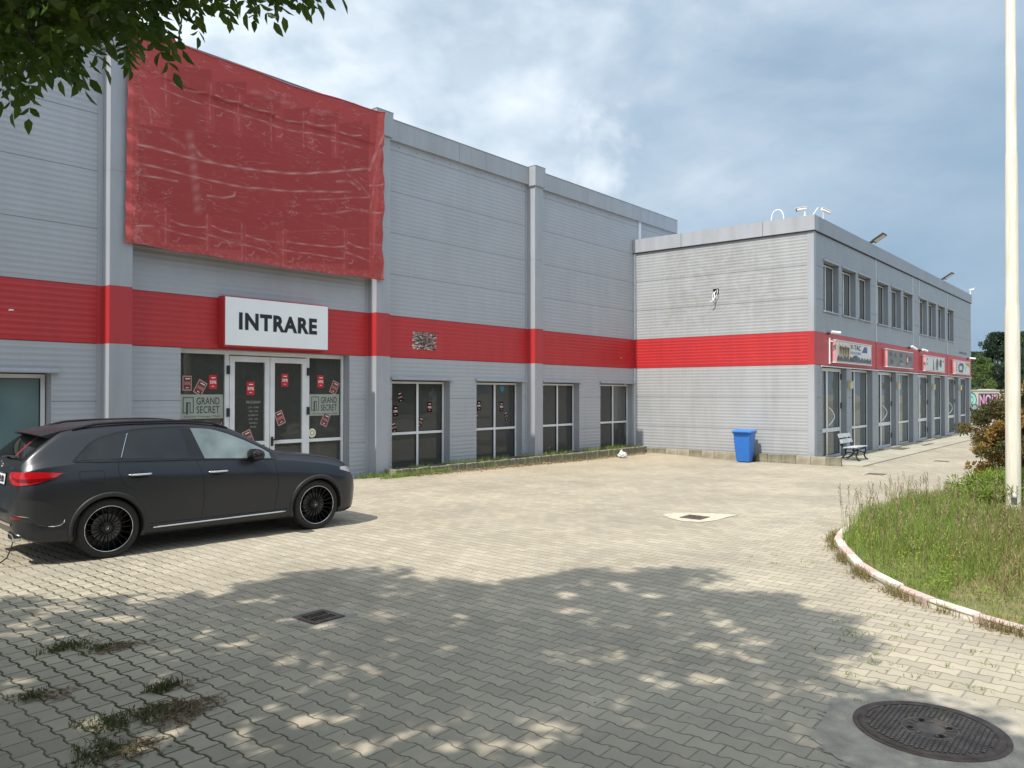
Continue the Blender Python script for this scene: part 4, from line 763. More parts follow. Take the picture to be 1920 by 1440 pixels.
p = MB(); p.tube([FC(26.42, 3.0, .03), FC(26.42, 3.85, .03)], .03, 8); p.tube([FC(26.42, 3.75, .03), FC(26.50, 3.72, .14), FC(26.60, 3.76, .17)], .02, 6); o = p.build('white_conduit', 'camera_white'); tag(o, 'white conduit standing left of the V-TAC sign', 'pipe')

# ------------------------------------------------------------------ kerbs
def kerb_block(name, mt, L_, D_, H_, bevel=.012):
    b = MB(); b.box(0, L_-.008, 0, D_, 0, H_); return b.build(name, mt, bevel=bevel)
ORD = ['first', 'second', 'third', 'fourth', 'fifth', 'sixth', 'seventh', 'eighth', 'ninth', 'tenth', 'eleventh', 'twelfth', 'thirteenth', 'fourteenth', 'fifteenth', 'sixteenth', 'seventeenth', 'eighteenth']
y = 14.42; i = 0; rk = random.Random(2); src = {}
while y > 7.95:
    L_ = .46
    mt = 'kerb_concrete' if rk.random() < .65 else 'kerb_mossy'
    if mt not in src: o = src[mt] = kerb_block('kerb_stone', mt, L_, .12, .5)
    else: o = src[mt].copy(); COL.objects.link(o)
    o.name = 'kerb_stone'
    o.location = (24.72+rk.uniform(-.008, .008), y, -.44+rk.uniform(-.012, .012)); o.rotation_euler = (0, 0, -PI/2+rk.uniform(-.01, .01))
    o.location.x -= 0; tag(o, ORD[i]+' concrete kerb stone from the inner corner along the side wall', 'kerb stone', 'kerb stones along the side wall'); y -= L_; i += 1
x = 12.78; s_ = None
while x < 24.6:
    if s_ is None: s_ = o = kerb_block('edging_block', 'kerb_mossy', .163, .12, .5, .014)
    else: o = s_.copy(); COL.objects.link(o)
    o.location = (x, 14.25+rk.uniform(-.012, .012), -.335+rk.uniform(-.012, .012)+.4*gz(x, 14.3)); o.rotation_euler = (rk.uniform(-.03, .03), rk.uniform(-.02, .02), rk.uniform(-.03, .03))
    tag(o, 'small upright concrete edging block in the row before the hall windows', 'edging block', 'edging blocks of the planting bed'); x += .165
for k in range(4):
    o = s_.copy(); COL.objects.link(o); o.location = (12.89, 14.38+.165*k, -.335); o.rotation_euler = (0, 0, PI/2)
    tag(o, 'small upright concrete edging block closing the left end of the bed', 'edging block', 'edging blocks at the end of the bed')
# island kerb
KPT = [(30, 1.8), (24, 2.9), (18, 3.45), (14, 3.75), (11.6, 3.56), (10.65, 3.32), (10.22, 3.08), (9.75, 2.89), (9.33, 2.64), (8.93, 2.34), (8.58, 2.03), (8.34, 1.75), (8.15, 1.48), (7.96, 1.17), (7.81, .85), (7.70, .45), (7.62, 0), (7.55, -1), (7.55, -3)]
def cat(pts, n=12):
    out = []; P_ = [Vector((*p, 0)) for p in pts]; P_ = [2*P_[0]-P_[1]]+P_+[2*P_[-1]-P_[-2]]
    for i in range(1, len(P_)-2):
        for k in range(n):
            t = k/n; a, b_, c, d = P_[i-1:i+3]
            out.append(.5*((2*b_)+(c-a)*t+(2*a-5*b_+4*c-d)*t*t+(3*b_-a-3*c+d)*t**3))
    out.append(P_[-2]); return out
KC = cat(KPT)
def along(C, step):
    out = [C[0]]; acc = 0
    for a, b_ in zip(C[:-1], C[1:]):
        L_ = (b_-a).length; s = step-acc
        while s <= L_: out.append(a+(b_-a)*(s/L_)); s += step
        acc = (acc+L_) % step
    return out
ks = [p for p in along(KC, .52) if p.x < 15 and p.y > -.7]
for i, (a, b_) in enumerate(zip(ks[:-1], ks[1:])):
    t = (b_-a); L_ = t.length; t.normalize(); nrm = Vector((t.y, -t.x, 0))                       # towards the yard side
    jig = rk.uniform(-.015, .015); z0_ = gz(a.x, a.y)-.15; h_ = .15+.075+rk.uniform(-.015, .012)
    b = MB(); p0, p1 = a+t*.006-nrm*jig, b_-t*.006-nrm*jig
    q0, q1 = p0-nrm*.11, p1-nrm*.11
    b.hexa([(*p0.xy, z0_), (*p1.xy, z0_), (*q1.xy, z0_), (*q0.xy, z0_), (*p0.xy, z0_+h_), (*p1.xy, z0_+h_), (*q1.xy, z0_+h_), (*q0.xy, z0_+h_)])
    pink = (i//1) % 2 == 0
    o = b.build('kerb_stone', 'kerb_pink' if pink else 'kerb_white', bevel=.014)
    tag(o, ORD[(len(ks)-2-i)//2]+(' faded pink' if pink else ' worn white')+' painted kerb stone of the island, counted from the right picture edge', 'kerb stone', ('pink' if pink else 'white')+' kerb stones round the island')
b = MB(); isl = [p for p in KC]; 
b.poly([(p.x, p.y, gz(p.x, p.y)+.05) for p in isl if p.x < 100][::1]+[(30, -3, -.15)]); mat('island_soil', (.20, .17, .075), 1.0, color2=(.12, .15, .05), vscale=3, bump=.5); o = b.build('grass_island_soil', 'island_soil'); tag(o, kind='structure')

# ------------------------------------------------------------------ manhole, drains
mh = empty('manhole_cover', (5.30, 1.10, 0)); tag(mh, 'round rusty iron manhole cover with a block pattern at the front right', 'manhole cover')
cx, cy = 5.30, 1.10
pp = [(4.50, 1.38), (4.75, 1.60), (5.15, 1.66), (5.5, 1.70), (5.82, 1.50), (5.98, 1.2), (5.98, .85), (5.8, .5), (5.5, .25), (5.0, .1), (4.5, .2), (4.3, .6), (4.32, 1.1)]
pp = [(p.x, p.y) for p in cat(pp+[pp[0]], 6)[:-1]]
b = MB(); rq = random.Random(9); pp = [(p.x, p.y) for p in cat(pp+[pp[0]], 3)[:-1]]; k0 = [(x+rq.gauss(0, .018), y+rq.gauss(0, .018)) for x, y in pp]; k0.sort(key=lambda v: math.atan2(v[1]-.9, v[0]-5.15)); k0 = [v for q_, v in enumerate(k0) if q_ == 0 or math.atan2(v[1]-.9, v[0]-5.15)-math.atan2(k0[q_-1][1]-.9, k0[q_-1][0]-5.15) > .015]; [b.poly([(5.15, .9, .004), (*k0[q_], .004), (*k0[(q_+1) % len(k0)], .004)]) for q_ in range(len(k0))]; o = b.build('concrete_patch', 'patch_concrete'); tag(o, kind='structure')
b = MB(); b.lathe([(.40, .006), (.425, .010), (.43, .006)], (cx, cy, 0), 'z', 64); b.lathe([(.36, .012), (.395, .014), (.40, .006)], (cx, cy, 0), 'z', 64); b.build('cover_ring', 'rusty_iron', mh, smooth=True)
b = MB(); b.poly([(cx+.372*math.cos(a), cy+.372*math.sin(a), .0085) for a in np.linspace(0, 2*PI, 65)[:-1]]); b.build('cover_disc', 'rusty_iron', mh)
b = MB()
for i in range(-13, 14):
    for j in range(-13, 14):
        x, y = i*.028+(.014 if j % 2 else 0), j*.028; r_ = math.hypot(x, y)
        if .16 < r_ < .345: b.box(cx+x-.0105, cx+x+.0105, cy+y-.009, cy+y+.009, .009, .0145)
b.lathe([(.145, .009), (.150, .0145), (.158, .0145), (.163, .009)], (cx, cy, 0), 'z', 48); b.lathe([(0, .0125), (.075, .0125), (.082, .009)], (cx, cy, 0), 'z', 32)
for k in range(14):
    a = 2*PI*k/14+.1; c, s = math.cos(a), math.sin(a)
    if k % 3 != 1: b.hexa([(cx+c*r_-s*w_, cy+s*r_+c*w_, z) for z in (.009, .0135) for r_, w_ in ((.095, -.007), (.13, -.007), (.13, .007), (.095, .007))])
b.build('raised_pattern', 'iron_plate', mh)
for a in (.6, 2.2, 3.9, 5.3): b = MB(); b.poly([(cx+.115*math.cos(a)+.017*math.cos(t), cy+.115*math.sin(a)+.017*math.sin(t), .0150) for t in np.linspace(0, 2*PI, 15)[:-1]]); b.build('lifting_hole', 'hole_black', mh)

def drain(c, sz, ang, label, patch, pm, z):
    r_ = empty('drain_grate', (c[0], c[1], z), ang); tag(r_, label, 'drain')
    b = MB(); f = sz/2
    for x0, x1, y0, y1 in ((-f, f, -f, -f*.62), (-f, f, f*.62, f), (-f, -f*.7, -f*.62, f*.62), (f*.7, f, -f*.62, f*.62)): b.box(x0, x1, y0, y1, .005, .014)
    n = 8
    for k in range(1, n): x = -f*.7+1.4*f*k/n; b.box(x-.0045, x+.0045, -f*.62, f*.62, .004, .013)
    b.box(-f*.7, f*.7, -.012, .012, .0045, .0135); b.build('grate', 'rusty_iron', r_, local=True)
    b = MB(); b.box(-f*.7, f*.7, -f*.62, f*.62, .001, .0035); b.build('grate_pit', 'hole_black', r_, local=True)
    b = MB(); b.poly([(x, y, z+.0035) for x, y in patch]); o = b.build('concrete_patch', pm); tag(o, kind='structure')
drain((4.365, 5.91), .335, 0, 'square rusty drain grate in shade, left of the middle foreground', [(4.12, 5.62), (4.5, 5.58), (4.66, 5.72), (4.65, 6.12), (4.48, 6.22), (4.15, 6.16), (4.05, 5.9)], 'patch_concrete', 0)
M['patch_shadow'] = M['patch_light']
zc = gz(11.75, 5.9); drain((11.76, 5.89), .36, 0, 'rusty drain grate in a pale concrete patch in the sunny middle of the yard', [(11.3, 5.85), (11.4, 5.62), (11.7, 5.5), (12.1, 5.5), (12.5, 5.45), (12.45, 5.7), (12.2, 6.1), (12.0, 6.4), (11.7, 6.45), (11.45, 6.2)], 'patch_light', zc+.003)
def plate(c, sx, sy, label, m='iron_plate', pr=None):
    z = gz(*c)+.012
    r_ = empty('access_cover', (c[0], c[1], z)); tag(r_, label, 'access cover', 'small covers in the paving by the shops')
    b = MB(); b.box(c[0]-sx/2, c[0]+sx/2, c[1]-sy/2, c[1]+sy/2, z-.008, z+.004); b.build('cover_plate', m, r_); b = MB(); b.box(c[0]-sx/2-.05, c[0]+sx/2+.05, c[1]-sy/2-.05, c[1]+sy/2+.05, z-.01, z); b.build('cover_frame', 'patch_light', r_)
plate((22.9, 6.05), .55, .5, 'access cover in pale concrete just before the bench')
plate((28.6, 5.55), .5, .45, 'access cover between the walkway and the island')
def mat_plate(x0, x1, y0, y1, label):
    b = MB(); b.box(x0, x1, y0, y1, -.166, -.150); o = b.build('door_mat', 'iron_plate', bevel=.004); tag(o, label, 'door mat', 'door mats on the walkway')
mat_plate(33.0, 34.2, 7.75, 8.15, 'dark mat on the walkway at the second shop door')
mat_plate(36.3, 37.9, 7.65, 7.80, 'thin brown mat on the walkway beyond the dark one')
for i, (a, b_) in enumerate(DOORS):
    b = MB(); b.fbox(FC, a+.05, b_-.05, -.167, -.11, -.02, .10 if i % 2 else .22); b.build('door_step', 'slab_concrete', shop)

# ------------------------------------------------------------------ wheelie bin
def wheelie_bin():
    g = gz(24.3, 10.4); r_ = empty('wheelie_bin', (24.33, 10.42, g), math.radians(-90+6)); tag(r_, 'bright blue two wheeled rubbish bin against the side wall kerb', 'bin')
    # local: -x? front of the bin faces -Y local; lid hinge towards +Y local
    def ring(z, w, dp, yo=0, c=.05):
        pts = []
        for sx, sy in ((-1, -1), (1, -1), (1, 1), (-1, 1)):
            for k in range(4):
                a0 = {(-1, -1): PI, (1, -1): 1.5*PI, (1, 1): 0, (-1, 1): .5*PI}[(sx, sy)]; a = a0+k*PI/6
                pts.append((sx*(w/2-c)+c*math.cos(a), yo+sy*(dp/2-c)+c*math.sin(a), z))
        return pts
    b = MB(); R_ = [ring(.03, .43, .46, .02), ring(.10, .44, .48, .02), ring(.60, .51, .60), ring(.92, .55, .66), ring(.93, .60, .72), ring(.97, .60, .72)]
    for r0 in R_: r0.append(r0[0])
    b.grid(R_); b.poly(R_[0][:-1]); b.build('bin_body', 'bin_blue', r_, local=True, smooth=True, angle=35)
    b = MB(); L1 = [ring(.972, .62, .76, -.01), ring(1.01, .61, .75, -.01), ring(1.055, .50, .60, 0), ring(1.06, .3, .4, 0)]
    for r0 in L1: r0.append(r0[0])
    b.grid(L1); b.poly(L1[-1][:-1]); b.box(-.22, .22, -.42, -.375, .975, 1.0); b.box(-.19, .19, .36, .43, .97, 1.02); b.build('lid', 'bin_blue_lid', r_, local=True, smooth=True, angle=35)
    b = MB(); b.tube([(-.20, .40, .99), (-.20, .46, .98), (.20, .46, .98), (.20, .40, .99)], .016, 8); b.build('handle', 'bin_blue', r_, local=True)
    for sx in (-1, 1):
        b = MB(); b.lathe([(.02, -.025), (.095, -.025), (.10, -.015), (.10, .015), (.095, .025), (.02, .025)], (sx*.245, .25, .10), 'x', 24); b.build('wheel', 'dark_rubber', r_, local=True)
wheelie_bin()

# ------------------------------------------------------------------ bench
def bench():
    z = -.168; r_ = empty('park_bench', (27.0, 7.85, z)); tag(r_, 'weathered white slatted bench with black iron legs by the first shop door', 'bench')
    x0, x1 = 26.45, 27.65; o = Vector((0, 0, 0))
    def P(x, y, zz): return (x, 7.85+y, z+zz)
    for k, y in enumerate((-.24, -.13, -.02, .09)): b = MB(); b.box(x0, x1, 7.85+y-.048, 7.85+y+.048, z+.425-.006*k, z+.46-.006*k); b.build('seat_slat', 'bench_slat', r_, bevel=.006)
    for k, (y, zz) in enumerate(((.20, .62), (.26, .80))):
        b = MB(); b.hexa([P(x0, y-.02, zz-.06), P(x1, y-.02, zz-.06), P(x1, y+.015, zz-.07), P(x0, y+.015, zz-.07), P(x0, y+.02, zz+.07), P(x1, y+.02, zz+.07), P(x1, y+.055, zz+.06), P(x0, y+.055, zz+.06)]); b.build('backrest_slat', 'bench_slat', r_, bevel=.006)
    for x in (x0+.16, x1-.16):
        b = MB(); b.tube([P(x, -.34, .0), P(x, -.26, .06), P(x, -.22, .16), P(x, -.27, .28), P(x, -.27, .38), P(x, -.2, .41), P(x, .12, .38), P(x, .18, .45), P(x, .24, .66), P(x, .33, .90)], .026, 8)
        b.tube([P(x, .12, .38), P(x, .10, .24), P(x, .18, .12), P(x, .30, .02), P(x, .36, .0)], .026, 8); b.tube([P(x, -.23, .22), P(x, -.06, .28), P(x, .11, .25)], .018, 8); b.build('leg', 'bench_iron', r_, smooth=True)
bench()

# ------------------------------------------------------------------ pole
def pole():
    c = (15.0, 1.87); g = gz(*c); r_ = empty('flag_pole', (c[0], c[1], g)); tag(r_, 'tall white tapered steel pole rising from the grass island', 'pole')
    b = MB(); b.lathe([(.110, 0), (.107, 3.4), (.098, 3.5), (.096, 3.52), (.090, 5.9), (.083, 6.0), (.080, 6.02), (.066, 12.0), (0, 12.02)], (c[0], c[1], g), 'z', 32); b.build('shaft', 'pole_white', r_, smooth=True, angle=40)
    b = MB(); b.box(c[0]-.2, c[0]+.2, c[1]-.2, c[1]+.2, g-.02, g+.06); b.build('base_plate', 'kerb_concrete', r_)
    def on(a, w, z0_, z1_, off=.1125): return [(c[0]+off*math.cos(a+s*w), c[1]+off*math.sin(a+s*w), z) for s, z in ((-1, z0_), (-.33, z0_), (.33, z0_), (1, z0_), (1, z1_), (.33, z1_), (-.33, z1_), (-1, z1_))]
    A_ = math.atan2(-1.87, -15.0)
    for z0_, z1_, m, w in ((.28, .40, 'art_dark', .38), (.42, .47, 'faded_white', .42), (.14, .23, 'art_pale', .3)):
        p = on(A_+.1, w, g+z0_, g+z1_, .1135); b = MB()
        for k in range(3): b.quad(p[k], p[k+1], p[6-k], p[7-k])
        b.build('sticker', m, r_)
pole()

# ------------------------------------------------------------------ litter
def bag():
    rb = random.Random(4); b = MB(); n, m_ = 14, 9; c = Vector((22.2, 13.72, gz(22.2, 13.7)))
    P = [[c+Vector(((.17*math.sin(PI*j/(m_-1))*(1+.35*rb.uniform(-1, 1)))*math.cos(2*PI*i/n), .13*math.sin(PI*j/(m_-1))*(1+.35*rb.uniform(-1, 1))*math.sin(2*PI*i/n), .10-.10*math.cos(PI*j/(m_-1))*(1+.1*rb.uniform(-1, 1))+(0.07*(i in (2, 3)) if j > 5 else 0))) for i in range(n)] for j in range(m_)]
    for r0 in P: r0.append(r0[0])
    b.grid(P); o = b.build('plastic_bag', 'bag_white', smooth=False); tag(o, 'crumpled white plastic bag lying by the edging near the inner corner', 'bag')
bag()

# ------------------------------------------------------------------ the parked car (local frame: x forward from the rear axle, y left, z up)
def pch(x, xs, ys):                                         # monotone cubic interpolation
    xs = np.asarray(xs, float); ys = np.asarray(ys, float); h = np.diff(xs); dl = np.diff(ys)/h
    m = np.zeros(len(xs)); m[0], m[-1] = dl[0], dl[-1]
    for i in range(1, len(xs)-1): m[i] = 0 if dl[i-1]*dl[i] <= 0 else 2*dl[i-1]*dl[i]/(dl[i-1]+dl[i])
    x = np.clip(x, xs[0], xs[-1]); i = np.clip(np.searchsorted(xs, x)-1, 0, len(h)-1); t = (x-xs[i])/h[i]
    return (2*t**3-3*t**2+1)*ys[i]+(t**3-2*t**2+t)*h[i]*m[i]+(-2*t**3+3*t**2)*ys[i+1]+(t**3-t**2)*h[i]*m[i+1]
def car_material(name, col, rough, metal, coat=0.0):
    m = mat(name, col, rough, metal, .5, coat=coat); return m
car_material('car_paint', (.040, .043, .050), .30, .6, .12); M['car_paint'].node_tree.nodes['Principled BSDF'].inputs['Coat Roughness'].default_value = .3
mat('car_trim', (.022, .023, .025), .5); mat('car_gloss', (.006, .006, .007), .06); mat('car_chrome', (.75, .76, .78), .12, 1.0); mat('car_seam', (.003, .003, .003), .8)
mat('tyre', (.022, .021, .020), .85, bump=.3, bscale=60); mat('rim_black', (.010, .010, .011), .28, .3); mat('brake_disc', (.14, .14, .145), .4, .9)
mat('car_glass_dark', (.006, .007, .008), .02, spec=.6); mat('car_glass_light', (.10, .13, .135), .04, spec=.9, color2=(.20, .25, .25), vscale=3.2)  # light glass: clearer tint, with sky reflection put into its colour
mat('lamp_red', (.42, .006, .010), .12, spec=.8); mat('lamp_red_dark', (.16, .004, .006), .15); mat('lamp_clear', (.45, .46, .50), .08, .3, spec=.9); mat('plate_white', (.66, .68, .70), .4)
mat('under_black', (.006, .006, .006), .9)
XR = [-.985, -.975, -.955, -.93, -.86, -.60, -.45, -.1, .4, .9, 1.4, 1.65, 2.0, 2.30, 2.42, 2.7, 3.0, 3.2, 3.45, 3.60, 3.69, 3.74, 3.755]
ZT = [.66, .80, 1.02, 1.13, 1.24, 1.47, 1.565, 1.625, 1.655, 1.652, 1.605, 1.545, 1.355, 1.19, 1.145, 1.125, 1.09, 1.05, .965, .875, .78, .66, .58]
XW = [-.985, -.975, -.95, -.90, -.80, -.6, -.3, 0, .6, 1.5, 2.2, 2.9, 3.15, 3.35, 3.5, 3.62, 3.70, 3.745, 3.755]
WW = [.50, .62, .735, .81, .875, .92, .94, .945, .932, .930, .935, .945, .93, .895, .84, .755, .64, .48, .36]
XBo = [-.985, -.975, -.93, -.75, -.4, 0, 2.9, 3.4, 3.62, 3.72, 3.755]; ZB = [.52, .45, .36, .27, .235, .22, .20, .19, .22, .30, .42]
XBe = [-.985, -.95, -.9, -.5, 0, 1, 2.2, 2.9, 3.3, 3.6, 3.755]; ZBe = [.62, .96, 1.10, 1.17, 1.20, 1.145, 1.075, .99, .90, .76, .52]
def section(x):
    zt = pch(x, XR, ZT); w = pch(x, XW, WW); zb = pch(x, XBo, ZB); zs = min(pch(x, XBe, ZBe), zt-.035); g = zt-zs
    k = min(1, max(0, (g-.05)/.40)); wt = w*(.86*(1-k)+.665*k); H = zs-zb
    # a waist under the door handles and a tucked sill give the sides their shape
    P = [(0, zb), (.55*w, zb), (.86*w, zb+.005), (.935*w, zb+.05), (.958*w, zb+.13), (.965*w, zb+.26*H), (.978*w, zb+.42*H), (.997*w, zb+.62*H), (1.0*w, zb+.76*H), (.985*w, zb+.85*H), (.965*w, zb+.93*H), (.945*w, zs-.008), (.93*w, zs+.012*min(1, g*4))]
    A_ = .925*w
    P += [(A_+(wt-A_)*.30, zs+g*.30), (A_+(wt-A_)*.62, zs+g*.58), (A_+(wt-A_)*.88, zs+g*.80), (wt*.985, zs+g*.90), (wt*.93, zs+g*.955), (wt*.80, zs+g*.98), (wt*.5, zs+g*.995), (0, zt)]
    out = []
    Q = [P[0]]+P+[P[-1]]
    for i in range(1, len(Q)-2):
        a, b_, c, d = [np.array(v) for v in Q[i-1:i+3]]
        for s in range(4):
            t = s/4; out.append(.5*((2*b_)+(c-a)*t+(2*a-5*b_+4*c-d)*t*t+(3*b_-a-3*c+d)*t**3))
    out.append(np.array(P[-1])); return np.array(out)
_sc = {}
def sec(x):
    k = round(x, 3)
    if k not in _sc: _sc[k] = section(k)
    return _sc[k]
def Wy(x, z):                                               # half width of the body at (x, z)
    s = sec(x); i = int(np.argmax(s[:, 0])); m = np.concatenate([s[8:]]); return float(np.interp(z, np.maximum.accumulate(m[:, 1]), m[:, 0]))
def Zt(x, y):                                               # top surface height
    s = sec(x)[48:]; return float(np.interp(-abs(y), -s[:, 0], s[:, 1]))
def Xr(y, z, lo=-.985, hi=-.3):                              # rear surface
    for _ in range(26):
        mid = (lo+hi)/2; s = sec(mid)
        inside = z < s[-1, 1] and Wy(mid, z) > abs(y) and (Zt(mid, y) > z)
        if inside: hi = mid
        else: lo = mid
    return hi
def band(mb, xs, lo, hi, off, side=-1, nz=8):
    rows = [[] for _ in range(nz+1)]
    for x in xs:
        a, b_ = lo(x), hi(x)
        for j in range(nz+1): z = a+(b_-a)*j/nz; rows[j].append((x, side*(Wy(x, z)+off), z))
    mb.grid(rows)
def seam(mb, pts, r=.0032, side=-1, off=0.0):
    out = []
    for (x0, z0), (x1, z1) in zip(pts[:-1], pts[1:]):
        for k in range(6): t = k/6; x, z = x0+(x1-x0)*t, z0+(z1-z0)*t; out.append((x, side*(Wy(x, z)+off), z))
    x, z = pts[-1]; out.append((x, side*(Wy(x, z)+off), z)); mb.tube(out, r, 5)
RW = 2.888; WR = .362
def car(root):
    B = lambda mb, n, m, p=root, **k: mb.build(n, m, p, local=True, **k)
    # body shell with wheel arches cut out
    xs = np.unique(np.concatenate([np.linspace(-.985, -.90, 16), np.linspace(-.90, -.3, 30), np.linspace(-.3, 3.2, 110), np.linspace(3.2, 3.755, 50)]))
    rows = []
    for x in xs:
        s = section(x); rows.append([(x, -y, z) for y, z in s]+[(x, y, z) for y, z in s[::-1][1:-1]])
    b = MB()
    for r0 in rows: r0.append(r0[0])
    b.grid(rows); b.poly(rows[0][:-1]); b.poly(rows[-1][:-1])
    o = B(b, 'body', ['car_paint', 'under_black'])
    bm = bmesh.new(); bm.from_mesh(o.data); bmesh.ops.remove_doubles(bm, verts=bm.verts, dist=1e-5); bmesh.ops.recalc_face_normals(bm, faces=bm.faces); bm.to_mesh(o.data); bm.free()
    c = MB()
    for ax in (0, RW):
        for s_ in (-1, 1):
            n = 56; a = [(ax+.392*math.cos(2*PI*k/n), s_*.58, .365+.392*math.sin(2*PI*k/n)) for k in range(n)]; d = [(x, s_*1.2, z) for x, y, z in a]
            k = len(c.v); c.v += a+d
            for q in range(n): c.f.append((k+q, k+(q+1) % n, k+n+(q+1) % n, k+n+q)); c.m.append(0)
            c.f.append(tuple(k+q for q in range(n))); c.f.append(tuple(k+n+q for q in reversed(range(n)))); c.m += [0, 0]
    cut = B(c, 'cutter', 'under_black', None)
    cut.matrix_world = root.matrix_world
    bpy.context.view_layer.update()
    mod = o.modifiers.new('b', 'BOOLEAN'); mod.operation = 'DIFFERENCE'; mod.object = cut; mod.solver = 'EXACT'
    cut.parent = root; cut.matrix_world = o.matrix_world; bpy.context.view_layer.update()
    dg = bpy.context.evaluated_depsgraph_get(); me = bpy.data.meshes.new_from_object(o.evaluated_get(dg))
    o.modifiers.clear(); o.data = me; bpy.data.objects.remove(cut)
    me.materials.clear(); me.materials.append(M['car_paint']); me.materials.append(M['under_black'])
    for p in me.polygons:
        ce = p.center; r0 = min(math.hypot(ce.x, ce.z-.365), math.hypot(ce.x-RW, ce.z-.365))
        p.material_index = 1 if (r0 < .3925 and abs(ce.y) < Wy(min(3.75, max(-.98, ce.x)), max(.25, ce.z))-.004) or ce.z < .25 and abs(ce.y) < .8 else 0
        p.use_smooth = True
    me.set_sharp_from_angle(angle=math.radians(38))
    body = o
    # side glazing: black surround, then panes
    top = lambda x: float(pch(x, [-.40, -.31, -.18, -.02, .27, .6, 1.0, 1.3, 1.56, 1.8, 2.0, 2.16, 2.26], [1.20, 1.285, 1.40, 1.475, 1.535, 1.562, 1.565, 1.55, 1.485, 1.385, 1.285, 1.185, 1.085]))
    bot = lambda x: float(np.interp(x, [-.42, 0, 1.1, 2.26], [1.195, 1.203, 1.142, 1.078]))
    for sd in (-1, 1):
        b = MB(); band(b, np.linspace(-.40, 2.25, 60), lambda x: bot(x)-.004, lambda x: max(top(x)+.014, bot(x)), .0030, sd, 14); B(b, 'window_surround', 'car_gloss', body, smooth=True)
        for (x0, x1, sl0, sl1, m, lab) in ((-.345, .13, 0, .13, 'car_glass_dark', 'rear_side_glass'), (.155, 1.005, .13, -.05, 'car_glass_dark', 'rear_door_glass'), (1.20, 2.16, -.11, 0, 'car_glass_light', 'front_door_glass')):
            n, nz_ = 30, 12; rows_ = []
            for j in range(nz_+1):
                row = []
                for i in range(n+1):
                    # slanted pillar edges: x shifts with height
                    t = j/nz_; xa, xb = x0+sl0*t, x1+sl1*t; x = xa+(xb-xa)*i/n
                    lo_, hi_ = bot(x)+.012, max(top(x)-.016, bot(x)+.013); z = lo_+(hi_-lo_)*t; row.append((x, sd*(Wy(x, z)+.0065), z))
                rows_.append(row)
            b = MB(); b.grid(rows_); B(b, lab, m, body, smooth=True)
    # pillar strip and window-base moulding
    b = MB(); seam(b, [(.14, 1.21), (.27, 1.53)], .004, off=.006); seam(b, [(-.38, 1.192), (1.1, 1.136), (2.2, 1.078)], .005, off=.004); B(b, 'chrome_strip', 'car_seam', body)
    b = MB(); seam(b, [(.142, 1.22), (.272, 1.51)], .0035, off=.010); B(b, 'pillar_strip', 'car_chrome', body)
    # door seams
    for nm, pts in (('rear_door', [(.10, 1.19), (.095, 1.06), (.15, .90), (.30, .80)]), ('front_door', [(1.08, 1.13), (1.15, .94), (1.18, .62), (1.15, .38)]), ('front_wing', [(2.20, 1.06), (2.25, .74), (2.20, .36)])):
        b = MB(); seam(b, pts); B(b, nm+'_seam', 'car_seam', body)
    b = MB(); seam(b, [(-.34, 1.085), (-.08, 1.08), (-.065, 1.06), (-.07, .96), (-.10, .94), (-.30, .945), (-.335, .97), (-.34, 1.085)], .0025); B(b, 'fuel_flap', 'car_seam', body)
    b = MB(); seam(b, [(.46, .365), (2.42, .355)], .004); B(b, 'sill_seam', 'car_seam', body)
    for x0, x1, z0_ in ((.20, .50, 1.0), (1.22, 1.51, .965)):
        b = MB(); band(b, np.linspace(x0+.02, x1-.01, 20), lambda x: z0_-.042*math.sqrt(max(0, 1-((x-(x0+x1)/2)/(x1-x0)*2)**2)), lambda x: z0_+.040*math.sqrt(max(0, 1-((x-(x0+x1)/2)/(x1-x0)*2)**2)), .0025); hp = B(b, 'handle_recess', 'car_gloss', body, smooth=True)
        b = MB(); xm = (x0+x1)/2
        b.tube([(xm+t*(x1-x0)*.5, -(Wy(xm, z0_)+.012+.022*(1-abs(t)**3)), z0_+.004) for t in np.linspace(-1, 1, 11)], [.006]+[.0135]*9+[.006], 8); B(b, 'door_handle', 'car_chrome', body, smooth=True)
    # sill trim
    for sd in (-1, 1): b = MB(); band(b, np.linspace(.43, 2.48, 30), lambda x: .215, lambda x: .325, .006, sd, 3); B(b, 'sill_trim', 'car_trim', body)
    b = MB(); b.tube([(x, -(Wy(x, .315)+.012), .312+.005*x) for x in np.linspace(.52, 2.40, 20)], .011, 8); B(b, 'chrome_sill_bar', 'car_chrome', body, smooth=True)
    # arch mouldings
    for ax in (0, RW):
        for sd in (-1, 1):
            b = MB(); rows_ = []
            for rr in (.391, .396, .425, .447, .452):
                off = {.391: -.02, .396: .012, .425: .018, .447: .013, .452: -.002}[rr]; row = []
                for k in range(49):
                    a = math.radians(-19+218*k/48); x, z = ax+rr*math.cos(a), .365+rr*math.sin(a); x = min(3.74, max(-.97, x)); row.append((x, sd*(Wy(x, max(z, .24))+off), z))
                rows_.append(row)
            b.grid(rows_); B(b, 'arch_moulding', 'car_trim', body, smooth=True)
            b = MB(); rows_ = []
            for y in (.60, .93):
                rows_.append([(ax+.388*math.cos(math.radians(a)), sd*y, .365+.388*math.sin(math.radians(a))) for a in range(-10, 191, 5)])
            b.grid(rows_); B(b, 'wheel_liner', 'under_black', body)
    # roof rails
    for sd in (-1, 1):
        b = MB(); pts = []
        for t in np.linspace(0, 1, 26): x = -.34+1.98*t; y = .615-.03*t; pts.append((x, sd*y, Zt(x, y)+.030*min(1, 8*t, 8*(1-t))+.002))
        b.tube(pts, .016, 8); B(b, 'roof_rail', 'car_gloss', body, smooth=True)
        b = MB(); seam(b, [(.0, 1.585), (1.5, 1.575)], .003, sd) if False else None
    # spoiler
    b = MB(); rows_ = []
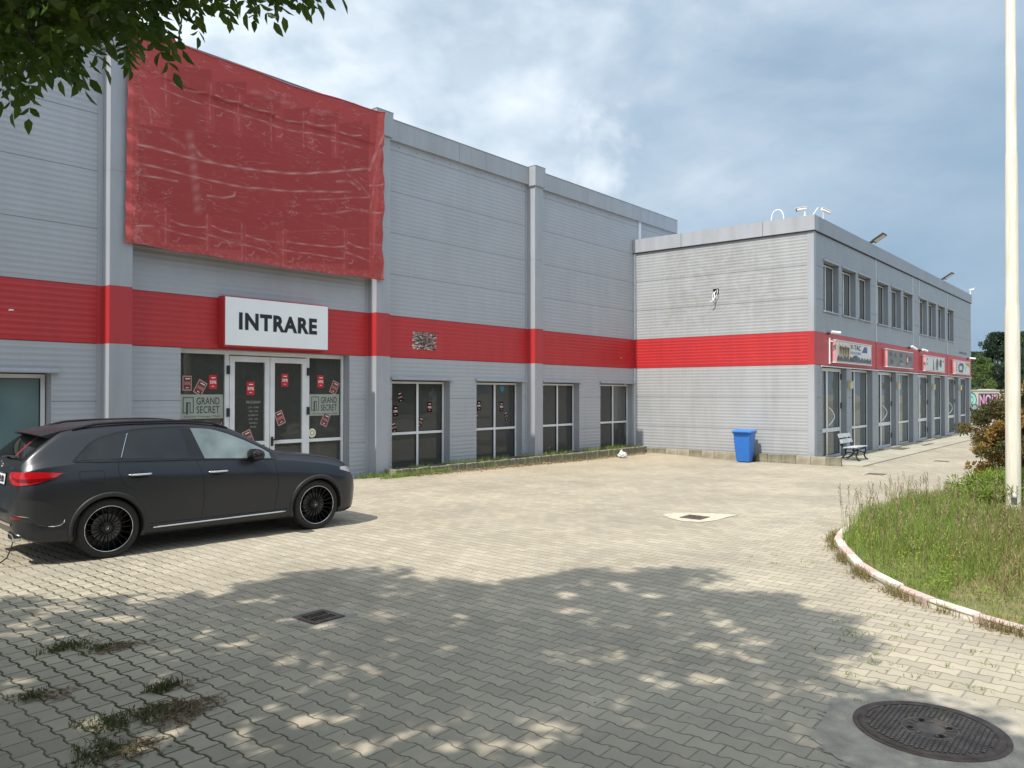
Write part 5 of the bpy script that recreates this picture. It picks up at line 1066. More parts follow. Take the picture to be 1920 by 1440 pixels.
    for j, y in enumerate(np.linspace(-.60, .60, 25)):
        e = (abs(y)/.60)**3; x0 = -.30; x1 = -.76+.10*e; t = abs(y)/.6
        zf = Zt(x0, y)+.004; zr = 1.545-.035*e
        rows_.append([(x0, y, zf), (x0*.6+x1*.4, y, (zf*.55+zr*.45)+.014), (x1+.02, y, zr+.004), (x1, y, zr-.006), (x1+.03, y, zr-.028), (x0*.45+x1*.55, y, zr-.045), (x0-.12, y, zf-.06), (x0, y, zf)])
    b.grid(rows_); b.poly(rows_[0][:-1]); b.poly(rows_[-1][:-1]); B(b, 'roof_spoiler', 'car_paint', body, smooth=True, angle=40)
    # rear window and its gloss side fins
    rows_ = []
    for t in np.linspace(0, 1, 14):
        x = -.875+.345*t; hw = .60-.13*t; row = []
        for y in np.linspace(-hw, hw, 22): row.append((x-.004, y, Zt(x, y)+.006))
        rows_.append(row)
    b = MB(); b.grid(rows_); rg = B(b, 'rear_window', 'car_glass_dark', body, smooth=True)
    for sd in (-1, 1):
        rows_ = []
        for t in np.linspace(0, 1, 12):
            x = -.87+.40*t; y0 = .605-.13*t; y1 = .615-.03*t+.02; rows_.append([(x-.002, sd*y, Zt(x, y)+.006) for y in np.linspace(y0, y1, 5)])
        b = MB(); b.grid(rows_); B(b, 'window_fin', 'car_gloss', body, smooth=True)
    b = MB(); b.tube([(-.885, .02, Zt(-.87, 0)+.015), (-.90, -.1, Zt(-.87, 0)+.03), (-.875, -.42, Zt(-.86, .42)+.03)], [.016, .011, .006], 8); B(b, 'rear_wiper', 'car_trim', rg)
    mat('belt_red', (.20, .01, .02), .7)
    rows_ = [[(x-.003, y, Zt(x, y)+.008) for y in (-.30+.10*t, -.24+.10*t)] for t, x in [(k/8, -.85+.29*k/8) for k in range(9)]]
    b = MB(); b.grid(rows_); B(b, 'red_interior_strap', 'belt_red', rg)
    # windscreen
    rows_ = []
    for t in np.linspace(0, 1, 14):
        x = 1.70+.58*t; hw = .50+.16*t; rows_.append([(x+.003, y, Zt(x, y)+.005) for y in np.linspace(-hw, hw, 20)])
    b = MB(); b.grid(rows_); B(b, 'windscreen', 'car_glass_dark', body, smooth=True)
    # tail lamps wrap from the tailgate to the flank
    for sd in (-1, 1):
        def lam(zl, zh, off, x1, y1, nm, m):
            rows_ = []
            for j in range(9):
                tt = j/8; row = []
                for i in range(34):
                    s_ = i/33                                              # 0 on the tailgate, 1 at the flank tip
                    lo_, hi_ = zl(s_), zh(s_); z = lo_+(hi_-lo_)*tt
                    if s_ < .5: y = y1+(.80-y1)*(s_/.5); x = Xr(y, z)
                    else: xs_ = Xr(.80, z); x = xs_+(x1-xs_)*((s_-.5)/.5); y = Wy(x, z)
                    row.append((x-off*(1 if s_ < .6 else .2), sd*(y+off*(0 if s_ < .3 else 1)), z))
                rows_.append(row)
            b = MB(); b.grid(rows_); return B(b, nm, m, body, smooth=True)
        lam(lambda s: 1.075-.125*math.sin(PI*min(1, s*.95+.12))**.8, lambda s: 1.075+.028*math.sin(PI*min(1, s*.9+.1)), .008, -.47, .46, 'tail_light', 'lamp_red')
        lam(lambda s: 1.045-.055*math.sin(PI*s), lambda s: 1.045-.020*math.sin(PI*s), .012, -.52, .54, 'tail_light_detail', 'lamp_red_dark')
        b = MB(); rows_ = []
        for z in (.555, .585): rows_.append([(Xr(y, z)-.006, sd*y, z) for y in np.linspace(.60, .78, 8)])
        b.grid(rows_); B(b, 'rear_reflector', 'lamp_red_dark', body)
    # plate, badge
    FP = lambda u, z, d: Vector((Xr(0, z)-.014-d, -u, z))
    b = MB(); rows_ = [[(Xr(0, z)-.012, y, z) for y in (-.30, .30)] for z in (.935, 1.055)]; b.grid(rows_); pl = B(b, 'number_plate', 'plate_white', body)
    rows_ = [[(Xr(0, z)-.008, y, z) for y in (-.315, .315)] for z in (.920, 1.07)]; b = MB(); b.grid(rows_); B(b, 'plate_holder', 'car_gloss', body)
    text('plate_number', 'B 42B', FP, -.26, .27, .960, 1.035, .004, 'sign_ink', pl, bold=.03, local=True)
    b = MB(); cz = 1.155
    for k in range(24): a0, a1 = 2*PI*k/24, 2*PI*(k+1)/24; b.tube([(Xr(.045*math.cos(a0), 1.15)-.012, .045*math.cos(a0), cz+.045*math.sin(a0)), (Xr(.045*math.cos(a1), 1.15)-.012, .045*math.cos(a1), cz+.045*math.sin(a1))], .004, 5)
    for a in (PI/2, PI/2+2.094, PI/2+4.189): b.tube([(Xr(0, 1.15)-.012, 0, cz), (Xr(0, 1.15)-.012, .045*math.cos(a), cz+.045*math.sin(a))], .004, 5)
    B(b, 'badge', 'car_chrome', body)
    FT = lambda u, z, d: Vector((Xr(-u, z)-.010-d, u*-1, z))
    text('model_script', '4matic', lambda u, z, d: Vector((Xr(u, z)-.010-d, -u, z)), .40, .60, 1.125, 1.150, .003, 'car_chrome', body, bold=.03, shear=.3, local=True)
    # bumper vent, lower valance, exhaust
    for sd in (-1, 1):
        b = MB(); band(b, np.linspace(-.93, -.50, 24), lambda x: .56-.10*((x+.93)/.43)**.5+.0, lambda x: .79-.02*((x+.93)/.43)-.22*((x+.93)/.43)**4, .004, sd, 8); B(b, 'bumper_vent', 'car_trim', body, smooth=True)
        b = MB(); b.tube([(x, sd*(Wy(x, z)+.008), z) for x, z in ((-.66, .465), (-.60, .46), (-.54, .47), (-.50, .50), (-.492, .53))], [.003, .006, .008, .006, .003], 6); B(b, 'vent_trim', 'car_chrome', body)
        b = MB(); seam(b, [(-.96, .60), (-.85, .58), (-.76, .49), (-.62, .455), (-.44, .44)], .009, sd, .003); B(b, 'valance_line', 'car_trim', body)
        b = MB(); P_ = [(.42, .385), (.62, .375), (.70, .335), (.66, .295), (.45, .305), (.40, .34)]
        outer = [(-.965, sd*y, z) for y, z in P_]; cyz = (.54, .34); inner = [(-.967, sd*(cyz[0]+(y-cyz[0])*.72), cyz[1]+(z-cyz[1])*.60) for y, z in P_]; back = [(-.80, sd*y, z) for y, z in P_]
        for ring in (outer, inner, back): ring.append(ring[0])
        b.grid([back, outer, inner]); ex = B(b, 'exhaust_tip', 'car_chrome', body)
        b = MB(); b.poly([(-.960, y, z) for _, y, z in inner[:-1]]); B(b, 'exhaust_hole', 'hole_black', ex)
    b = MB(); rows_ = [[(Xr(y, z)-.010, y, z) for y in np.linspace(-.60, .60, 12)] for z in (.47, .50)]; b.grid(rows_); B(b, 'bumper_trim', 'car_chrome', body)
    # headlamps, grille
    for sd in (-1, 1):
        b = MB(); band(b, np.linspace(3.30, 3.66, 20), lambda x: .855-.10*((x-3.30)/.36), lambda x: .895+.02*((x-3.3)/.36)-.06*((x-3.3)/.36)**2, .005, sd, 5); hl = B(b, 'headlight', 'lamp_clear', body, smooth=True)
        b = MB(); seam(b, [(3.29, .897), (3.42, .91), (3.56, .88)], .004, sd, .006); B(b, 'headlight_rim', 'car_gloss', hl)
    b = MB(); b.box(3.752, 3.765, -.33, .33, .45, .62); B(b, 'grille', 'car_gloss', body)
    # mirrors
    for sd in (-1, 1):
        b = MB(); rows_ = []
        for th_ in np.linspace(0, PI, 13):
            row = []
            for ph_ in np.linspace(0, 2*PI, 25):
                X_, Y_, Z_ = math.sin(th_)*math.cos(ph_), math.cos(th_), math.sin(th_)*math.sin(ph_)
                sx = .125 if X_ > 0 else .085; x = 1.84+sx*math.copysign(abs(X_)**.75, X_); z = 1.165+.085*math.copysign(abs(Z_)**.8, Z_)*(1-.15*Y_); row.append((x+.03*Y_*0, sd*(1.01+.135*math.copysign(abs(Y_)**.8, Y_)), z))
            rows_.append(row)
        b.grid(rows_); mi = B(b, 'wing_mirror', 'car_gloss', root, smooth=True)
        b = MB(); b.tube([(1.95, sd*.86, 1.085), (1.91, sd*.91, 1.10), (1.88, sd*.95, 1.13)], [.03, .028, .03], 8); B(b, 'mirror_arm', 'car_gloss', mi, smooth=True)
    # hood seam and cowl
    for sd in (-1, 1): b = MB(); b.tube([(x, sd*(.80-.10*max(0, (x-2.9))**1.2), Zt(x, .80-.10*max(0, (x-2.9))**1.2)+.001) for x in np.linspace(2.30, 3.45, 20)], .003, 5); B(b, 'bonnet_seam', 'car_seam', body)
    # wheels
    def wheel(ax, sd):
        y0 = sd*.775
        b = MB(); pr = []
        for r_, a in ((.278, -.118), (.300, -.128), (.335, -.126), (.352, -.115), (.361, -.095), (.3625, -.04), (.3625, .04), (.361, .095), (.352, .115), (.335, .126), (.300, .128), (.278, .118)): pr.append((r_, a))
        b.lathe(pr, (0, 0, 0), 'y', 72, closed=True)
        for k in range(72):
            a = 2*PI*k/72
            for yy in (-.105, .070): b.hexa([(r_*math.cos(a+da), yy+dy, r_*math.sin(a+da)) for r_ in (.345, .3645) for da, dy in ((-.022, 0), (.022, 0), (.022, .035), (-.022, .035))])
        w = b.build('wheel', 'tyre', root, local=True, smooth=True, angle=30); w.location = (ax, y0, WR)
        s_ = sd
        def R(mb, n, m, **k): o = mb.build(n, m, None, local=True, **k); o.parent = w; return o
        b = MB(); b.lathe([(.274, .118*s_), (.266, .095*s_), (.255, -.06*s_), (.255, -.10*s_), (0, -.10*s_)], (0, 0, 0), 'y', 64); R(b, 'rim_barrel', 'rim_black', smooth=True, angle=40)
        b = MB(); b.lathe([(.277, .112*s_), (.281, .127*s_), (.274, .1285*s_), (.273, .118*s_)], (0, 0, 0), 'y', 72, closed=True); R(b, 'rim_lip', 'car_chrome', smooth=True)
        b = MB(); N = 20
        for k in range(N):
            a = 2*PI*k/N; c_, sn = math.cos(a), math.sin(a); ww = .0062
            prev = None
            pts = [(.05, .080), (.10, .098), (.18, .102), (.268, .116)]
            for (r0, d0), (r1, d1) in zip(pts[:-1], pts[1:]):
                b.hexa([(r0*c_+q*ww*-sn, s_*(d0-.03), r0*sn+q*ww*c_) for q in (-1, 1)][:1]+[(r1*c_-ww*-sn, s_*(d1-.03), r1*sn-ww*c_), (r1*c_+ww*-sn, s_*(d1-.03), r1*sn+ww*c_), (r0*c_+ww*-sn, s_*(d0-.03), r0*sn+ww*c_),
                        (r0*c_-ww*.6*-sn, s_*d0, r0*sn-ww*.6*c_), (r1*c_-ww*.6*-sn, s_*d1, r1*sn-ww*.6*c_), (r1*c_+ww*.6*-sn, s_*d1, r1*sn+ww*.6*c_), (r0*c_+ww*.6*-sn, s_*d0, r0*sn+ww*.6*c_)])
        b.lathe([(.0, .093*s_), (.055, .093*s_), (.075, .075*s_), (.075, .05*s_)], (0, 0, 0), 'y', 32); R(b, 'rim_spokes', 'rim_black')
        b = MB(); b.lathe([(0, .02*s_), (.17, .02*s_), (.172, .0), (0, 0)], (0, 0, 0), 'y', 40); R(b, 'brake_disc', 'brake_disc')
        b = MB(); b.lathe([(0, .097*s_), (.030, .097*s_), (.036, .090*s_)], (0, 0, 0), 'y', 28); R(b, 'hub_cap', 'brake_disc')
        b = MB(); b.lathe([(0, .0985*s_), (.025, .0985*s_), (.026, .094*s_)], (0, 0, 0), 'y', 28); R(b, 'hub_ring', 'rim_black')
        b = MB()
        for a in (PI/2, PI/2+2.094, PI/2+4.189): b.tube([(0, .100*s_, 0), (.024*math.cos(a), .100*s_, .024*math.sin(a))], .0035, 4, r2=.0015)
        R(b, 'hub_star', 'car_chrome')
    for ax in (0, RW):
        for sd in (-1, 1): wheel(ax, sd)
    b = MB(); b.tube([(-.965, -.49, .34), (-.97, -.66, .30), (-1.0, -.69, .22), (-1.03, -.66, .12), (-1.08, -.55, .05), (-1.15, -.40, .03), (-1.25, -.2, .02), (-1.4, .0, .02)], .008, 6); return b
cr_root = empty('parked_car', (4.335, 10.90, 0), math.radians(-4.96)); cr_root.scale = (1.008, 1.008, 1.008)
tag(cr_root, 'matt charcoal estate SUV parked by the entrance, tail towards the left edge', 'car')
bpy.context.view_layer.update()
hose = car(cr_root)
o = hose.build('black_hose', 'dark_rubber', None, local=True, smooth=True); o.location = cr_root.location; o.rotation_euler = cr_root.rotation_euler; tag(o, 'thin black cable loop on the ground under the tail of the charcoal car', 'cable')

# ------------------------------------------------------------------ foliage helpers (vectorised)
def leaf_mesh(name, C_, D_, L_, Wd, mt, parent=None, fold=.25, N_=None, offs=None):
    """C: base points, D: unit directions, one folded six-vertex leaf each"""
    C_ = np.asarray(C_, float); D_ = np.asarray(D_, float); n = len(C_)
    D_ /= np.linalg.norm(D_, axis=1, keepdims=True)+1e-9
    R_ = RNG.normal(size=(n, 3)) if N_ is None else N_
    S_ = np.cross(D_, R_); S_ /= np.linalg.norm(S_, axis=1, keepdims=True)+1e-9; U_ = np.cross(S_, D_)
    L_ = np.broadcast_to(L_, (n,))[:, None]; Wd = np.broadcast_to(Wd, (n,))[:, None]
    base, tip = C_, C_+D_*L_-U_*L_*.12
    def pt(t, s): return C_+D_*L_*t+S_*Wd*s+U_*(abs(s)*Wd*fold)
    V = np.stack([base, pt(.28, .46), pt(.62, .40), tip, pt(.62, -.40), pt(.28, -.46)], 1).reshape(-1, 3)
    if parent is not None: V = V-np.array(offset_of(parent))
    me = bpy.data.meshes.new(name); me.vertices.add(n*6); me.vertices.foreach_set('co', V.ravel())
    idx = (np.arange(n)*6)[:, None]+np.array([0, 1, 2, 3, 0, 3, 4, 5])[None]; me.loops.add(n*8); me.loops.foreach_set('vertex_index', idx.ravel().astype(np.int32))
    me.polygons.add(n*2); me.polygons.foreach_set('loop_start', np.arange(0, n*8, 4, dtype=np.int32)); me.polygons.foreach_set('loop_total', np.full(n*2, 4, np.int32))
    me.update(calc_edges=True); me.validate(); me.materials.append(M[mt]); o = bpy.data.objects.new(name, me); COL.objects.link(o)
    if parent is not None: o.parent = parent
    return o
def blade_mesh(name, B_, H_, lean, wd, mt, parent=None):
    """grass blades: base points, heights, lean vectors (xy), width"""
    B_ = np.asarray(B_, float); n = len(B_); H_ = np.asarray(H_, float)[:, None]; a = RNG.uniform(0, 2*PI, n)
    S_ = np.stack([np.cos(a), np.sin(a), np.zeros(n)], 1)*np.broadcast_to(wd, (n,))[:, None]*.5
    lx = np.concatenate([lean, np.zeros((n, 1))], 1); Z_ = np.array([0, 0, 1.0])
    p0 = B_; p1 = B_+Z_*H_*.45+lx*H_*.18; p2 = B_+Z_*H_*.80+lx*H_*.52; p3 = B_+Z_*H_*(1-.25*np.linalg.norm(lean, axis=1)[:, None])+lx*H_*1.0
    V = np.stack([p0-S_, p0+S_, p1+S_*.9, p1-S_*.9, p2+S_*.6, p2-S_*.6, p3], 1).reshape(-1, 3)
    if parent is not None: V = V-np.array(offset_of(parent))
    me = bpy.data.meshes.new(name); me.vertices.add(n*7); me.vertices.foreach_set('co', V.ravel())
    idx = (np.arange(n)*7)[:, None]+np.array([0, 1, 2, 3, 3, 2, 4, 5, 5, 4, 6])[None]; me.loops.add(n*11); me.loops.foreach_set('vertex_index', idx.ravel().astype(np.int32))
    st = (np.arange(n)*11)[:, None]+np.array([0, 4, 8])[None]; me.polygons.add(n*3); me.polygons.foreach_set('loop_start', st.ravel().astype(np.int32)); me.polygons.foreach_set('loop_total', np.tile(np.array([4, 4, 3], np.int32), n))
    me.update(calc_edges=True); me.validate(); me.materials.append(M[mt]); o = bpy.data.objects.new(name, me); COL.objects.link(o)
    if parent is not None: o.parent = parent
    return o
mat('leaf_green', (.065, .13, .024), .45, island=1, color2=(.12, .20, .03), trans=.45); mat('leaf_far', (.022, .050, .018), .7, island=1, color2=(.055, .095, .03), trans=.2)
mat('leaf_far_light', (.07, .12, .03), .7, island=1, color2=(.12, .17, .04), trans=.25); mat('leaf_far_dark', (.014, .034, .020), .75, island=1, color2=(.03, .058, .026), trans=.12)
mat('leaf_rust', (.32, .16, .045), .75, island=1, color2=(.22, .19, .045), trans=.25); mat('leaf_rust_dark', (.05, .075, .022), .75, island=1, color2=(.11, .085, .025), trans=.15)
mat('leaf_lime', (.22, .33, .03), .6, island=1, color2=(.20, .27, .04), trans=.35); mat('bark', (.10, .085, .065), .95, color2=(.17, .15, .12), vscale=8, bump=.8, bscale=30)
mat('grass_green', (.14, .26, .035), .6, island=1, color2=(.34, .42, .11), trans=.45); mat('grass_dry', (.46, .37, .19), .8, island=1, color2=(.22, .20, .09), trans=.3); mat('grass_olive', (.16, .17, .05), .7, island=1, color2=(.28, .22, .10), trans=.3)
mat('weed_olive', (.07, .10, .025), .7, island=1, color2=(.14, .13, .05), trans=.25); mat('grass_brown', (.22, .15, .07), .8, island=1, color2=(.30, .25, .10), trans=.3); mat('seed_brown', (.21, .15, .10), .8, island=1, color2=(.30, .26, .14)); mat('litter_brown', (.17, .105, .06), .9, island=1, color2=(.34, .26, .17)); mat('flower_yellow', (.55, .50, .05), .7)

# ------------------------------------------------------------------ near tree: its crown spreads over the foreground and shades it
def in_poly(x, y, P):
    c = False; n = len(P)
    for i in range(n):
        (x0, y0), (x1, y1) = P[i], P[i-1]
        if (y0 > y) != (y1 > y) and x < (x1-x0)*(y-y0)/(y1-y0)+x0: c = not c
    return c
def in_poly_v(x, y, P):
    c = np.zeros(len(x), bool)
    for i in range(len(P)):
        (x0, y0), (x1, y1) = P[i], P[i-1]
        if y0 != y1: c ^= ((y0 > y) != (y1 > y)) & (x < (x1-x0)*(y-y0)/(y1-y0)+x0)
    return c
SHADE = [(1.4, 9.2), (2.2, 9.05), (2.74, 8.88), (2.97, 8.73), (3.12, 8.19), (3.45, 8.16), (3.88, 7.91), (4.14, 7.54), (4.49, 7.63), (4.9, 7.58), (5.31, 7.57), (5.81, 7.44), (6.25, 7.0), (6.26, 6.56), (5.93, 6.47), (5.95, 6.14), (6.31, 5.93), (6.21, 5.61), (6.5, 5.48), (6.86, 5.39), (7.42, 5.3), (7.76, 5.03), (7.65, 4.62), (8.14, 4.57), (8.48, 4.22), (8.49, 3.81), (8.12, 3.71), (7.62, 3.79), (7.45, 3.54), (7.77, 3.27), (8.08, 3.06), (7.83, 2.79), (7.58, 2.65), (7.59, 2.37), (7.42, 2.08), (6.86, 1.83), (6.46, 1.75), (6.28, 1.87), (6.16, 2.04), (5.9, 1.9), (5.87, 1.7), (5.77, 1.58), (5.82, 1.38), (5.9, 1.15), (5.85, 1.02), (5.74, 0.83), (5.55, 0.71), (5.43, 0.59), (5.3, 0.4), (4.9, -0.6), (4.2, -3.5), (0, -4.5), (-5, -3), (-5.5, 3), (-3, 7.5), (-0.5, 8.6)]  # outline of the cast shade; part behind the camera added to block sky light
FLECKS = [(3.12,7.21,0.19,0.26),(2.97,8.06,0.3,0.22),(2.65,7.78,0.14,0.16),(2.42,7.46,0.18,0.14),(3.63,7.73,0.31,0.18),(3.07,7.81,0.15,0.12),(4.32,7.55,0.28,0.19),(4.25,6.84,0.1,0.12),(3.89,6.43,0.06,0.07),(3.45,5.79,0.09,0.1),(3.6,5.12,0.12,0.11),(3.53,4.93,0.12,0.08),(3.8,5.06,0.1,0.08),(3.47,5.05,0.07,0.1),(2.74,5.21,0.06,0.09),(2.76,4.43,0.2,0.07),(2.65,4.2,0.07,0.09),(3.01,4.12,0.1,0.08),(3.17,4.0,0.05,0.07),(3.32,4.08,0.05,0.05),(3.82,4.54,0.05,0.08),(4.85,5.54,0.07,0.11),(5.1,4.85,0.1,0.1),(4.51,4.41,0.09,0.12),(4.4,4.25,0.08,0.06),(3.9,3.67,0.09,0.09),(3.63,3.45,0.07,0.07),(3.32,3.17,0.09,0.1),(3.37,2.96,0.12,0.09),(3.47,2.73,0.18,0.12),(3.85,2.94,0.13,0.16),(5.99,4.32,0.2,0.15),(6.0,4.03,0.2,0.12),(6.37,4.6,0.13,0.1),(5.15,3.26,0.12,0.07),(4.84,3.54,0.08,0.06),(3.78,2.47,0.07,0.07),(4.48,2.7,0.05,0.06),(4.99,2.76,0.05,0.09),(5.22,2.48,0.08,0.1),(6.54,2.88,0.16,0.15),(5.88,2.77,0.17,0.1),(5.86,2.5,0.12,0.08),(4.89,1.87,0.05,0.08),(4.7,1.74,0.06,0.07),(5.56,1.83,0.13,0.09),(5.23,2.08,0.07,0.06),(4.41,1.91,0.08,0.07),(7.01,4.0,0.14,0.11),(7.08,4.42,0.17,0.12),(2.14,5.04,0.17,0.11),(2.08,4.61,0.12,0.09),(2.3,4.5,0.08,0.06),(2.98,3.52,0.09,0.06),(3.17,3.46,0.09,0.06),(6.49,3.59,0.1,0.09),(4.26,5.6,0.09,0.06),(4.06,6.1,0.1,0.07),(4.39,3.55,0.08,0.05),(3.85,4.2,0.06,0.05),(5.07,4.39,0.09,0.06)]
def big_tree():
    root = empty('overhanging_tree', (-1.6, 3.6, 0)); tag(root, 'leafy broad tree whose drooping branch hangs into the top left corner', 'tree')
    kx, ky = math.cos(SUN_AZ_OFF)/math.tan(SUN_EL), -math.sin(SUN_AZ_OFF)/math.tan(SUN_EL)   # shadow shift per metre of height
    rg = random.Random(21); nodes = []
    while len(nodes) < 4300:
        gx, gy = rg.uniform(-5.6, 8.6), rg.uniform(-4.6, 9.3)
        if not in_poly(gx, gy, SHADE): continue
        # the crown is a leafy shell; its underside is raised clear of the camera view
        z = 3.9
        while True:
            x, y = gx-kx*z, gy-ky*z; dep = .769*x+.639*y; lat = .639*x-.769*y
            if dep > .2 and z < EYE+.53*dep+.66 and lat > -.76*dep-.5 and z < 9: z += .1
            else: break
        z += 2.1*rg.random()**1.3; nodes.append(Vector((gx-kx*z, gy-ky*z, z)))
    bases, dirs, Ls = [], [], []
    def compound(p, d, n=4, L=.30, ll=.095, droop=.5):
        d = Vector(d).normalized(); side = d.cross(Vector((0, 0, 1)));
        if side.length < .1: side = Vector((1, 0, 0))
        side.normalize(); q = Vector(p); st = L/n
        for k in range(n+1):
            dd = (d+Vector((0, 0, -droop*k/n))).normalized(); q = q+dd*st
            if k < n:
                for s_ in (-1, 1): bases.append(q.copy()); dirs.append((side*s_*.85+dd*.55+Vector((0, 0, -.35)))); Ls.append(ll*rg.uniform(.8, 1.15))
            else: bases.append(q.copy()); dirs.append(dd+Vector((0, 0, -.3))); Ls.append(ll*1.1)
    for nd in nodes:
        for k in range(7):
            a = rg.uniform(0, 2*PI); compound(nd+Vector((rg.gauss(0, .16), rg.gauss(0, .16), rg.gauss(0, .13))), (math.cos(a), math.sin(a), rg.uniform(-.5, .3)), 4, rg.uniform(.24, .36), .105, .6)
    # gaps between the leaf sprays let the sun through
    Bp, Dp, Lp = np.array([tuple(v) for v in bases]), np.array([tuple(v) for v in dirs]), np.array(Ls)
    cen = Bp+Dp/np.linalg.norm(Dp, axis=1, keepdims=True)*Lp[:, None]*.5; gx_, gy_ = cen[:, 0]+kx*cen[:, 2], cen[:, 1]+ky*cen[:, 2]
    nrg = np.random.default_rng(2); gx_, gy_ = gx_+.07*np.sin(9*gy_+3*gx_)+.04*np.sin(23*gx_-11*gy_), gy_+.07*np.sin(8*gx_+5*gy_)+.04*np.sin(19*gy_+13*gx_)
    keep = in_poly_v(gx_+nrg.normal(0, .06, len(gx_)), gy_+nrg.normal(0, .06, len(gx_)), SHADE)
    thin = np.sin(gx_*3.7+1)*np.sin(gy_*4.3)+.7*np.sin(gx_*9.1-gy_*6.7); keep &= nrg.uniform(0, 1, len(gx_)) > np.clip(thin-.75, 0, .8)
    for fx, fy, fa, fb in FLECKS: keep &= (((gx_-fx)*.8+(gy_-fy)*.6)/(fa*.9+.035))**2+(((gy_-fy)*.8-(gx_-fx)*.6)/(fb*.75+.02))**2 > nrg.uniform(.45, 1.5, len(gx_))*(.55+.9*((fx*7.3+fy*3.1) % 1))
    crownB, crownD, crownL = Bp[keep], Dp[keep], Lp[keep]; bases, dirs, Ls = [], [], []
    # the bough that hangs into view at top left (about 4.5 m from the lens)
    vis = []
    lim = [(-60, 130), (0, 110), (25, 95), (50, 130), (75, 150), (105, 120), (145, 130), (165, 60), (200, 85), (240, 100), (258, 92), (290, 40), (330, 30), (370, 45), (385, 15), (400, 22), (450, 20), (500, 12), (530, 12), (565, -8), (600, -20)]
    for k in range(520):
        px = rg.uniform(-80, 590)*(1 if rg.random() < .4 else .52); y1 = np.interp(px, [l[0] for l in lim], [l[1] for l in lim]); py = rg.uniform(-170, y1)
        vis.append((px, py, rg.uniform(4.0, 5.2)))
    for px, py, ds in vis:
        a = rg.uniform(0, 2*PI); compound(at(px, py-38, ds), (math.cos(a)*.8, math.sin(a)*.8, -.12), 4, rg.uniform(.15, .22), .076, .6)
    for px, py, ds in ((62, 98, 4.15), (52, 70, 4.2), (150, 75, 4.4), (138, 50, 4.3), (246, 60, 4.9), (232, 52, 4.8), (372, 0, 5.0), (8, 75, 4.3), (20, 60, 4.3), (95, 50, 4.2), (530, -40, 5.2), (470, -28, 5.1), (430, -25, 5.1), (345, -5, 4.9)):
        compound(at(px, py, ds), (rg.uniform(-.15, .15), rg.uniform(-.15, .15), -1), 5, .25 if px < 70 else .17, .064, .1)
    LL = np.r_[crownL, np.array(Ls)]; leaf_mesh('crown_leaves', np.r_[crownB, np.array([tuple(b_) for b_ in bases])], np.r_[crownD, np.array([tuple(d) for d in dirs])], LL, LL*.50, 'leaf_green', root)
    # wood
    b = MB(); b.tube([(-1.6, 3.6, -.1), (-1.57, 3.62, .6), (-1.5, 3.65, 1.6), (-1.45, 3.6, 2.6), (-1.3, 3.7, 3.6)], [.24, .20, .18, .17, .16], 14); tr = b.build('trunk', 'bark', root, smooth=True)
    lm = random.Random(8); b = MB(); hubs = []
    for k, (ex_, ey_, ez_) in enumerate([(2.0, 4.2, 7.6), (.5, 6.4, 7.2), (-.8, 7.1, 6.8), (.6, 1.7, 7.4), (-1.2, .2, 6.6), (-2.8, 5.5, 6.8), (-3.4, 2.0, 7.0), (-.8, 4.2, 9.0), (1.4, 2.9, 7.9)]):
        p0, p3 = Vector((-1.35, 3.68, 3.3)), Vector((ex_, ey_, ez_)); mid = p0.lerp(p3, .4)+Vector((0, 0, .7)); pts = []
        for t in np.linspace(0, 1, 9): pts.append(p0*(1-t)**2+mid*2*t*(1-t)+p3*t*t+Vector((lm.gauss(0, .04), lm.gauss(0, .04), lm.gauss(0, .03))))
        b.tube(pts, .11, 8, r2=.025); hubs += pts[3:]
    for nd in nodes[::3]:
        h_ = min(hubs, key=lambda q: (q-nd).length); b.tube([h_, h_.lerp(nd, .5)+Vector((0, 0, .12)), nd], .016, 5, r2=.004)
    h0 = Vector((.0, 6.2, 5.9)) ; b.tube([Vector((-1.35, 3.68, 3.3)), Vector((-1.0, 4.6, 5.0)), at(-260, -260, 4.6), at(-60, -60, 4.5), at(140, -10, 4.5), at(260, 20, 4.6)], [.09, .06, .035, .02, .012, .005], 7)
    b.tube([at(-60, -60, 4.5), at(40, 20, 4.3), at(62, 95, 4.2)], .012, 6, r2=.003); b.tube([at(0, -80, 4.6), at(250, -60, 4.8), at(420, -25, 5.0), at(545, -12, 5.2)], .018, 6, r2=.004)
    for px, py, ds in vis[::4]: a_ = at(px*.8-10, -40, ds); b.tube([a_, at(px, py, ds)], .005, 4, r2=.002)
    b.build('limbs', 'bark', root, smooth=True)
big_tree()

